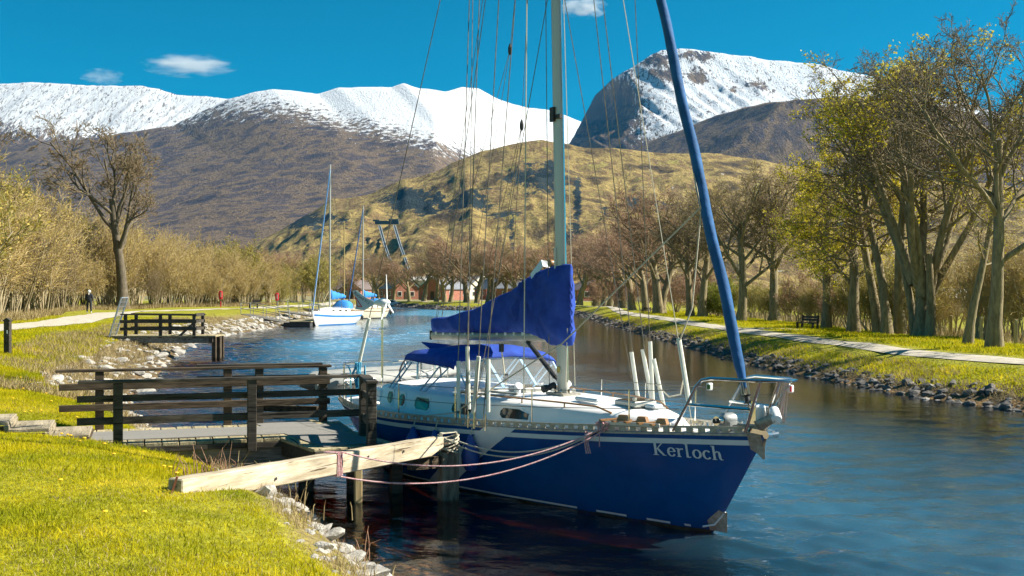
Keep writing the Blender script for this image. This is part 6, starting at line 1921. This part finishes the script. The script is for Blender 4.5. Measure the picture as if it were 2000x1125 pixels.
p0, p1 = gr(556, 637, 0), gr(609, 637, 0)
pn = empty('pontoon', (p0.x, p0.y, 0), 0, 'low dark floating pontoon by the bow of the white boat', 'pontoon')
MB().box((1.1, 4.5, .13), (2.2, 10, .42)).build('float', PONT, pn, bevel=.05)
MB().box((1.1, 4.5, .37), (2.3, 10, .06)).build('decking', PLANK, pn)

# ------------------------------------------------------------------ person on the path
def person():
    p = gr(174, 611.5, 1.15)
    g = empty('person', (p.x, p.y, gz(p.x, p.y) + .02), R(8), 'person in dark clothes with a white hat seen from behind on the left towpath verge', 'person')
    joints = {'pel': (0, 0, .95), 'spine': (0, 0, 1.15), 'chest': (0, 0, 1.36), 'neck': (0, 0, 1.49), 'head': (0, -.01, 1.60), 'crown': (0, -.005, 1.70),
              'lh': (-.10, 0, .90), 'lk': (-.13, .02, .50), 'la': (-.15, 0, .08), 'lt': (-.16, .14, .03), 'rh': (.10, 0, .90), 'rk': (.13, .02, .50), 'ra': (.15, 0, .08), 'rt': (.16, .14, .03),
              'ls': (-.19, 0, 1.40), 'le': (-.26, -.02, 1.13), 'lw': (-.22, .10, .95), 'lf': (-.20, .14, .88), 'rs': (.19, 0, 1.40), 're': (.26, -.02, 1.13), 'rw': (.23, .10, .95), 'rf': (.21, .14, .88)}
    rad = {'pel': .17, 'spine': .17, 'chest': .19, 'neck': .07, 'head': .10, 'crown': .075, 'lh': .12, 'lk': .085, 'la': .06, 'lt': .05, 'rh': .12, 'rk': .085, 'ra': .06, 'rt': .05,
           'ls': .09, 'le': .065, 'lw': .045, 'lf': .04, 'rs': .09, 're': .065, 'rw': .045, 'rf': .04}
    names = list(joints)
    ed = [('pel', 'spine'), ('spine', 'chest'), ('chest', 'neck'), ('neck', 'head'), ('head', 'crown'), ('pel', 'lh'), ('lh', 'lk'), ('lk', 'la'), ('la', 'lt'), ('pel', 'rh'), ('rh', 'rk'), ('rk', 'ra'), ('ra', 'rt'),
          ('chest', 'ls'), ('ls', 'le'), ('le', 'lw'), ('lw', 'lf'), ('chest', 'rs'), ('rs', 're'), ('re', 'rw'), ('rw', 'rf')]
    me = bpy.data.meshes.new('person')
    me.from_pydata([joints[n_] for n_ in names], [(names.index(a), names.index(b)) for a, b in ed], [])
    CL = mat('dark_navy_clothing', (.012, .016, .026), (.025, .03, .045), rough=.9, scale=9)
    SKIN = mat('skin', (.45, .26, .18), (.5, .3, .21), rough=.6, scale=9)
    me.materials.append(CL)
    b = link('body', me, g)
    sk = b.modifiers.new('skin', 'SKIN')
    for i, n_ in enumerate(names):
        me.skin_vertices[0].data[i].radius = (rad[n_], rad[n_] * (.75 if n_ in ('pel', 'spine', 'chest') else 1))
    me.skin_vertices[0].data[0].use_root = True
    b.modifiers.new('sub', 'SUBSURF').levels = 1
    b.modifiers['sub'].render_levels = 2
    MB().lathe([(.06, -.04), (.112, -.01), (.118, .05), (.10, .12), (.05, .16), (.004, .17)], (0, -.005, 1.60), (0, 0, 1), 14).build('hat', WHITE, g, smooth=True)
    MB().lathe([(.05, -.11), (.085, -.06), (.098, 0), (.09, .03)], (0, .015, 1.59), (0, 0, 1), 12).build('face', SKIN, g, smooth=True)
    MB().lathe([(.02, -.10), (.035, -.02), (.04, .04), (.02, .08)], (0, -.115, 1.47), (0, 0, 1), 8).build('hair', mat('white_hair', (.7, .68, .62), None, rough=.7), g, smooth=True)
    for sg in (-1, 1):
        mb = MB()
        for k in range(4): mb.tube([(sg * .205 + .014 * (k - 1.5), .15, .89), (sg * .205 + .015 * (k - 1.5), .175, .82), (sg * .205 + .012 * (k - 1.5), .165, .78 + .006 * abs(k - 1.5))], .009, 5)
        mb.tube([(sg * .19, .15, .90), (sg * .165, .185, .85)], .010, 5)
        mb.lathe([(.02, -.05), (.038, -.02), (.04, .03), (.028, .07)], (sg * .205, .145, .90), (0, -.2, 1), 8)
        mb.build('hand', SKIN, g, smooth=True)
        MB().lathe([(.03, -.12), (.055, -.07), (.05, .06), (.04, .12)], (sg * .155, .06, .045), (0, 1, 0), 8).build('shoe', WHITE, g, smooth=True)
person()
# =================================================================== other boats, houses, far things
CREAM = mat('cream_gelcoat', (.62, .56, .42), (.7, .64, .5), rough=.4, scale=3)
LBLUE = mat('bright_blue_canvas', (.02, .17, .48), (.03, .25, .6), rough=.8, scale=6, bump=.4)
BROWNW = mat('brown_rubbing_wood', (.20, .09, .03), (.3, .15, .06), rough=.5, scale=8)
def other_yacht(loc, rz, L, B, fb, label, hullm, stripem, stripe, mastz, canvas, double, mizzen):
    y = empty('sailing_yacht', loc, rz, label, 'sailing yacht')
    k = L / 8.9
    h = Hull(L, [(0, .05), (L * .12, B * .28), (L * .25, B * .52), (L * .45, B * .85), (L * .65, B), (L * .85, B * .9), (L, B * (.35 if double else .72))],
             [(0, fb * 1.22), (L * .3, fb * 1.06), (L * .65, fb), (L, fb * 1.06)], [(0, fb * 1.18), (.08 * L, 0), (.16 * L, -.35), (L * .5, -.5), (L * .8, -.4), (L, .05)],
             [(0, .95), (L * .12, .6), (L * .3, .35), (L * .6, .25), (L, .35)])
    h.shell('hull', hullm, y, 30, 10)
    mb = MB()
    for sd in (-1, 1): h.strip(mb, .3, L * .97, lambda s: h.zs(s) - stripe[0], lambda s: h.zs(s) - stripe[1], 30, off=.012, side=sd)
    mb.build('hull_stripe', stripem, y)
    mb = MB()
    for sd in (-1, 1): h.strip(mb, .12 * L, L * .95, lambda s: .10, lambda s: .0, 24, off=.012, side=sd)
    mb.build('boot_line', stripem if not double else BLACK, y)
    sl = [.02 + (L - .04) * i / 24 for i in range(25)]
    mb = MB(); mb.grid([[Vector((-s, q * (h.b(s) - .01), h.zs(s) - .02 + .05 * (1 - q * q))) for q in (-1, -.5, 0, .5, 1)] for s in sl]); mb.build('deck', WHITE, y, smooth=True)
    mb = MB()
    for sd in (-1, 1): mb.tube([(-s, sd * h.b(s), h.zs(s) + .02) for s in sl], .03, 5)
    mb.build('rubbing_rail', BROWNW if double else WHITE, y)
    rows = []
    for i in range(16):
        s = L * (.22 + .5 * i / 15); w = h.b(s) * .62; e = min(1, i / 3, (15 - i) / 1.5 + .5)
        z = h.zs(s)
        rows.append([Vector((-s, -w, z)), Vector((-s, -w * .95, z + .38 * e)), Vector((-s, 0, z + .46 * e)), Vector((-s, w * .95, z + .38 * e)), Vector((-s, w, z))])
    mb = MB(); mb.grid(rows); mb.f += [(0, 1, 2, 3, 4), (75, 76, 77, 78, 79)]
    mb.build('cabin', WHITE if not double else CREAM, y, smooth=True)
    for sd in (-1, 1):
        for j in range(3):
            s = L * (.36 + .12 * j)
            if double: MB().lathe([(.11, 0), (.11, .04)], (-s, sd * (h.b(s) * .60), h.zs(s) + .22), (0, sd, .08), 12).build('porthole', GLASSD, y)
            else: MB().box((-s, sd * h.b(s) * .607, h.zs(s) + .2), (.5, .03, .13)).build('window', GLASSD, y)
    mx = L * .42
    MB().tube([(-mx, 0, fb), (-mx - .1, 0, mastz)], [.085, .06], 8).build('mast', ALU, y, smooth=True)
    if mizzen: MB().tube([(-L * .78, 0, fb), (-L * .78 - .05, 0, mastz * .66)], [.06, .045], 8).build('mizzen_mast', mat('varnished_spar', (.4, .28, .1), (.5, .36, .15), rough=.4, scale=4), y, smooth=True)
    for sd in (-1, 1): MB().tube([(-mx, 0, mastz * .52), (-mx - .08, sd * .9, mastz * .53)], .025, 5).build('spreader', ALU, y)
    rows = []
    bl = L * .36
    for i in range(14):
        x = -mx - .12 - bl * i / 13
        hh = .42 - .28 * i / 13
        rows.append([Vector((x, .16 * math.cos(g) * (1 + .2 * math.sin(i * 2.3)), fb + 1.35 + hh * .5 + hh * math.sin(g) + .05 * math.sin(i * 1.9))) for g in [2 * math.pi * j / 8 for j in range(8)]])
    mb = MB(); mb.grid(rows, close=True); mb.f += [tuple(range(8)), tuple(range(104, 112))]
    mb.build('sail_cover', canvas, y, smooth='all')
    rows = []
    for i in range(5):
        s = L * (.66 + .035 * i); e = [.0, .75, 1, 1, .95][i]
        rows.append([Vector((-s, .8 * math.cos(g), h.zs(s) + .35 + .75 * e * math.sin(g) ** .7)) for g in [math.pi * j / 8 for j in range(9)]])
    mb = MB(); mb.grid(rows); mb.build('spray_hood', canvas, y, smooth='all')
    fs0, fs1 = Vector((-.15, 0, h.zs(0) + .1)), Vector((-mx - .08, 0, mastz * .97))
    MB().tube([fs0, fs1], [.07, .05], 7).build('furled_foresail', CANVASB if double else WHITE, y, smooth=True)
    if not double: MB().tube([fs0 + Vector((.05, .05, 0)), fs1 + Vector((.04, .04, 0))], .03, 5).build('furling_strip', LBLUE, y)
    for sd in (-1, 1):
        MB().tube([(-mx - .1, sd * h.b(mx) * .9, fb), (-mx - .08, sd * .9, mastz * .53), (-mx - .1, 0, mastz * .98)], .014, 4).build('shroud', WIRE, y)
        for s in (L * .1, L * .3, L * .5, L * .7, L * .9): MB().tube([(-s, sd * (h.b(s) - .05), h.zs(s)), (-s, sd * (h.b(s) - .05), h.zs(s) + .55)], .018, 5).build('stanchion', STEEL, y)
        MB().tube([(-s, sd * (h.b(s) - .05), h.zs(s) + .54) for s in np.linspace(L * .08, L * .95, 8)], .012, 4).build('lifeline', STEEL, y)
    MB().tube([(-L * .97, 0, fb), (-mx - .1, 0, mastz * .99)], .012, 4).build('backstay', WIRE, y)
    tubes_part('pulpit', STEEL, y, [[(-.8, -h.b(.8), h.zs(.8)), (-.5, -.3, h.zs(0) + .6), (.15, 0, h.zs(0) + .62), (-.5, .3, h.zs(0) + .6), (-.8, h.b(.8), h.zs(.8))]], .022, 5)
    MB().tube([(-L * .93, .2, fb), (-L * 1.0, .2, fb + 1.5)], .025, 5).build('flag_staff', WOODT, y)
    MB().lathe([(.01, -.22), (.12, -.15), (.13, .12), (.02, .22)], (-L * .86, -h.b(L * .86) - .12 if False else h.b(L * .86) + .12, .55), (0, 0, 1), 10).build('fender', BLACK, y, smooth=True)
    return y
# bow towards the camera, lit side to the right
p = gr(609, 637, 0)
other_yacht((p.x, p.y, 0), R(-105), 8.4, 1.45, .98, 'white sailing boat with a bright blue stripe and blue sail cover at the pontoon', WHITE, LBLUE, (.20, .36), 13.6, LBLUE, False, True)
p = gr(688, 624, 0)
other_yacht((p.x - .5, p.y, 0), R(-108), 8.6, 1.6, 1.0, 'cream sailing boat with brown rubbing strakes moored behind the white boat', CREAM, BROWNW, (.22, .30), 11.8, LBLUE, True, False)

# ------------------------------------------------------------------ houses beyond the far row of trees
BRICK = mat('red_brick', (.28, .10, .07), (.38, .16, .11), rough=.9, scale=3)
SLATE = mat('grey_slate_roof', (.13, .14, .16), (.2, .21, .23), rough=.7, scale=2)
SLATED = mat('brown_slate_roof', (.10, .075, .07), (.16, .12, .11), rough=.8, scale=2)
RENDER = mat('pale_render', (.5, .46, .38), (.58, .54, .46), rough=.9, scale=2)
def house(px, D, w, d, hw, hr, rz, wallm, roofm, label, z=.9):
    x = (px - 1000) / FPX * D
    o = empty('house', (x, D, z), rz, label, 'house', 'houses beyond the far end of the canal')
    MB().box((0, 0, hw / 2), (w, d, hw)).prism([(-w / 2, -d / 2, hw), (w / 2, -d / 2, hw), (0, -d / 2, hw + hr)], (0, d, 0)).build('wall', wallm, o)
    e = .3
    rf = MB()
    for sg in (-1, 1):
        a = Vector((sg * (w / 2 + e), 0, hw - e * hr / (w / 2)))
        b = Vector((0, 0, hw + hr + .05))
        rf.prism([a + Vector((0, -d / 2 - e, .05)), b + Vector((0, -d / 2 - e, 0)), b + Vector((0, d / 2 + e, 0)), a + Vector((0, d / 2 + e, .05))], (0, 0, .18))
    rf = rf.build('roof', roofm, o)
    MB().box((0, d * .25, hw + hr + .2), (.7, .7, 1.3)).build('chimney', wallm, rf)
    for face, yy in ((-1, -d / 2), ):
        for xx in (-w * .25, w * .25):
            for zz in ([1.4, 3.9] if hw > 4 else [1.4]):
                wn_ = MB().box((xx, yy - .02, zz), (1.1, .12, 1.2)).build('window', WHITE, o)
                MB().box((xx, yy - .06, zz), (.9, .08, 1.0)).build('pane', GLASSD, wn_)
    for sg in (-1, 1):
        for yy in (-d * .28, d * .28):
            wn_ = MB().box((sg * (w / 2 + .02), yy, 1.5), (.12, 1.1, 1.2)).build('window', WHITE, o)
            MB().box((sg * (w / 2 + .06), yy, 1.5), (.08, .9, 1.0)).build('pane', GLASSD, wn_)
    MB().box((w * .02, -d / 2 - .03, 1.0), (.95, .12, 2.0)).build('door', TARW, o)
    return o
house(778, 285, 6.5, 12, 2.8, 2.8, R(24), BRICK, SLATE, 'red brick house gable just right of the small wind generator')
house(700, 300, 6.0, 9, 2.6, 2.2, R(-20), BRICK, SLATED, 'red brick gable seen behind the masts of the white boats')
house(658, 330, 11, 9, 2.6, 3.8, R(80), RENDER, SLATED, 'long low house with a wide brown roof behind the thicket')
house(868, 262, 7.0, 11, 2.6, 2.6, R(-28), BRICK, SLATE, 'red brick house with a slate roof in the middle of the far tree row')
house(905, 290, 14, 10, 2.7, 3.2, R(62), RENDER, SLATE, 'wide grey-roofed house with a pale wall behind the far trees')
house(965, 270, 7, 9, 2.6, 2.6, R(20), BRICK, SLATE, 'red brick house close left of the sail cover')
house(1150, 240, 8, 9, 2.2, 2.0, R(15), BRICK, SLATED, 'small red brick house seen right of the sail cover between trunks')
house(1020, 262, 10, 9, 2.6, 2.2, R(70), BRICK, SLATE, 'red brick house half hidden behind the top of the sail cover')
ws = empty('warehouse', ((860 - 1000) / FPX * 420, 420, 0), 0, 'long pale roofed shed far behind the brick houses', 'shed')
MB().box((0, 0, 3.5), (32, 14, 7.0)).build('wall', mat('grey_cladding', (.3, .32, .34), (.36, .38, .4), rough=.7, scale=1), ws)
MB().prism([(-16.5, -7.5, 7.0), (-16.5, 7.5, 7.0), (-16.5, 0, 8.6)], (33, 0, 0)).build('roof', mat('pale_sheet_roof', (.55, .55, .52), (.62, .62, .58), rough=.5, scale=1), ws)
for k in range(5): MB().box((-12 + 6 * k, -7.05, 2.2), (3.2, .15, 4.0)).build('door', SLATE, ws)

# parked car by the far end of the left towpath
def car(x, y, rz, label, m):
    c = empty('parked_car', (x, y, gz(x, y) + .02), rz, label, 'car')
    prof = [(-2.0, .35), (-2.05, .75), (-1.5, .95), (-.95, 1.38), (.75, 1.42), (1.45, 1.0), (2.0, .85), (2.05, .35)]
    rows = [[Vector((px_, sy * .82 * (1 if pz < 1 else .82), pz)) for (px_, pz) in prof] for sy in (-1, -.3, .3, 1)]
    mb = MB(); mb.grid(rows); mb.f += [tuple(range(8)), tuple(range(24, 32))]; mb.build('body', m, c, smooth=True)
    for sy in (-1, 1):
        MB().prism([(-1.25, sy * .80, 1.02), (-.85, sy * .71, 1.33), (.65, sy * .71, 1.36), (1.15, sy * .80, 1.02)], (0, sy * .012, 0)).build('window', GLASSD, c)
        for sx in (-1.25, 1.3):
            w_ = MB().lathe([(.33, -.1), (.33, .1)], (sx, sy * .78, .33), (0, 1, 0), 14).build('wheel', BLACK, c)
            MB().lathe([(.19, -.005), (.15, .01)], (sx, sy * .885, .33), (0, sy, 0), 12).build('rim', STEEL, w_)
        MB().box((2.02, sy * .6, .7), (.06, .3, .14)).build('headlight', WHITE, c); MB().box((-2.03, sy * .6, .78), (.06, .25, .14)).build('tail_light', REDP, c)
car(-29.5, 214, R(10), 'dark green parked car under the trees beyond the two white boats', mat('dark_green_paint', (.01, .035, .035), (.015, .05, .045), rough=.3, scale=3, coat=.4))
car(-24.5, 226, R(-5), 'silver parked car between the far houses and the boats', mat('silver_paint', (.45, .46, .46), (.5, .5, .5), rough=.3, metal=.4, scale=3))

# fence and field beyond the right bank
for i, (px, py) in enumerate([(1857, 671), (1916, 682), (1984, 690), (1835, 664)]):
    p = gr(px, py, .5)
    o = MB().box((0, 0, .45), (.12, .12, 1.1)).build('fence_post', POSTT, bevel=.01)
    MB().box((0, -.04, .95), (.05, .06, .03)).build('staple', STEEL, o)
    o.location = (p.x, p.y, gz(p.x, p.y) - .05)
    tag(o, 'short timber fence post in the field behind the right bank, ' + ['second', 'third', 'fourth', 'first'][i] + ' from the left', 'fence post', 'fence posts behind the right bank')
PAST = mat('bright_pasture', (.2, .19, .02), (.28, .25, .03), rough=.9, scale=.2)
tag(MB().box((70, 95, -.62), (90, 90, .1)).build('pasture', PAST), kind='structure')
LOCH = mat('loch_water', (.05, .12, .2), None, rough=.08)
tag(MB().box((230, 420, -1.1), (220, 160, .1)).build('loch', LOCH), kind='structure')
def barn(px, D, w, label):
    o = empty('barn', ((px - 1000) / FPX * D, D, -.8), .2, label, 'barn')
    MB().box((0, 0, 1.3), (w, 6, 2.6)).build('wall', RENDER, o)
    MB().prism([(-w / 2 - .3, -3.4, 2.6), (-w / 2 - .3, 3.4, 2.6), (-w / 2 - .3, 0, 4.4)], (w + .6, 0, 0)).build('roof', MATS['pale_sheet_roof'], o)
    MB().box((w * .2, -3.02, 1.1), (1.6, .1, 2.2)).build('door', TARW, o)
barn(1880, 190, 9, 'low pale-roofed barn beyond the field on the right')

# penstock: portal building on the hill with two pipelines
def hill(px, py):
    ry = float(lin(E_RIDGE)(px)); v = (590 - py) / (590 - ry)
    return 1500 + 2000 * v
PEN = mat('grey_steel_pipe', (.20, .23, .25), (.27, .30, .31), rough=.6, scale=.02)
def hp(px, py, fwd=110): return at(px, py, hill(px, py) - fwd)
c = hp(756, 435)
pb_ = empty('pipeline_portal', c, 0, 'dark portal building of the pipelines on the craggy hill', 'building')
k_ = c.y / FPX
MB().box((0, 0, 0), (46 * k_, 14, 6.0 * k_)).box((-21 * k_, -2, 4.2 * k_), (12 * k_, 12, 3.2 * k_)).box((13 * k_, -2, 4.4 * k_), (18 * k_, 12, 3.6 * k_)).build('wall', mat('dark_portal_steel', (.03, .05, .055), (.05, .075, .08), rough=.7, scale=.1), pb_)
MB().box((13 * k_, -2, 6.4 * k_), (20 * k_, 14, .7 * k_)).box((-10 * k_, -2, 3.4 * k_), (22 * k_, 15, .7 * k_)).build('roof', mat('teal_roof', (.10, .2, .22), (.14, .25, .27), rough=.6, scale=.1), pb_)
for lab, pts in (('left one of the two pale pipelines running down the craggy hill', [(741, 440), (752, 480), (766, 520), (785, 565)]), ('right one of the two pale pipelines running down the craggy hill', [(770, 440), (782, 480), (797, 520), (815, 565)])):
    pl = empty('pipeline', hp(*pts[0]), 0, lab, 'pipeline', 'pipelines on the craggy hill')
    for dx in (-2.0, 2.0):
        P_ = [hp(px + dx, py, 110) - pl.location for px, py in pts]
        MB().tube(P_, [.95 * p.y / FPX * 1.0 for p in [hp(*q, 110) for q in pts]], 6).build('pipe', PEN, pl, smooth=True)
    mb = MB()
    P_ = [hp(px, py, 104) - pl.location for px, py in pts]
    mb.tube([p + Vector((0, 0, -2)) for p in P_], 2.2, 5); mb.build('pipe_bed', MATS['dark_portal_steel'], pl)

# ------------------------------------------------------------------ small fair-weather clouds far behind the mountains
def cloud(px, py, w, h, D, dens, seed, label):
    m = bpy.data.materials.new('cloud_vapour')
    m.use_nodes = True
    N, L = m.node_tree.nodes, m.node_tree.links
    N.remove(N['Principled BSDF'])
    tc = N.new('ShaderNodeTexCoord')
    sub_ = N.new('ShaderNodeVectorMath'); sub_.operation = 'SUBTRACT'; sub_.inputs[1].default_value = (.5, .5, .5)
    L.new(tc.outputs['Generated'], sub_.inputs[0])
    ln = N.new('ShaderNodeVectorMath'); ln.operation = 'LENGTH'; L.new(sub_.outputs[0], ln.inputs[0])
    nz = N.new('ShaderNodeTexNoise'); nz.inputs['Scale'].default_value = 3.6; nz.inputs['Detail'].default_value = 8
    mp = N.new('ShaderNodeMapping'); mp.inputs['Location'].default_value = (seed, seed * 2.3, 0); L.new(tc.outputs['Generated'], mp.inputs['Vector']); L.new(mp.outputs[0], nz.inputs['Vector'])
    ad = N.new('ShaderNodeMath'); ad.operation = 'MULTIPLY_ADD'; ad.inputs[1].default_value = -1.25; L.new(nz.outputs['Fac'], ad.inputs[0]); L.new(ln.outputs['Value'], ad.inputs[2])
    mr = N.new('ShaderNodeMapRange'); mr.inputs[1].default_value, mr.inputs[2].default_value = -.22, -.5; mr.inputs[3].default_value, mr.inputs[4].default_value = 0, dens
    L.new(ad.outputs[0], mr.inputs[0])
    pv = N.new('ShaderNodeVolumePrincipled'); pv.inputs['Color'].default_value = (1, 1, 1, 1); pv.inputs['Anisotropy'].default_value = .1
    L.new(mr.outputs[0], pv.inputs['Density'])
    L.new(pv.outputs[0], N['Material Output'].inputs['Volume'])
    k = D / FPX
    c = at(px, py, D)
    bm = bmesh.new(); bmesh.ops.create_icosphere(bm, subdivisions=3, radius=.5)
    me = bpy.data.meshes.new('cloud'); bm.to_mesh(me); bm.free(); me.materials.append(m)
    o = link('cloud', me); o.location = c; o.scale = (w * k, w * k * .6, h * k)
    return tag(o, label, 'cloud', 'small clouds in the blue sky')
cloud(1140, 12, 100, 54, 13000, .006, 3, 'small bright cloud at the top beside the tall mast')
cloud(372, 128, 200, 46, 13000, .0026, 7, 'long wispy cloud over the left snow ridge')
cloud(200, 150, 90, 36, 13000, .002, 11, 'faint small cloud just above the left snow ridge')
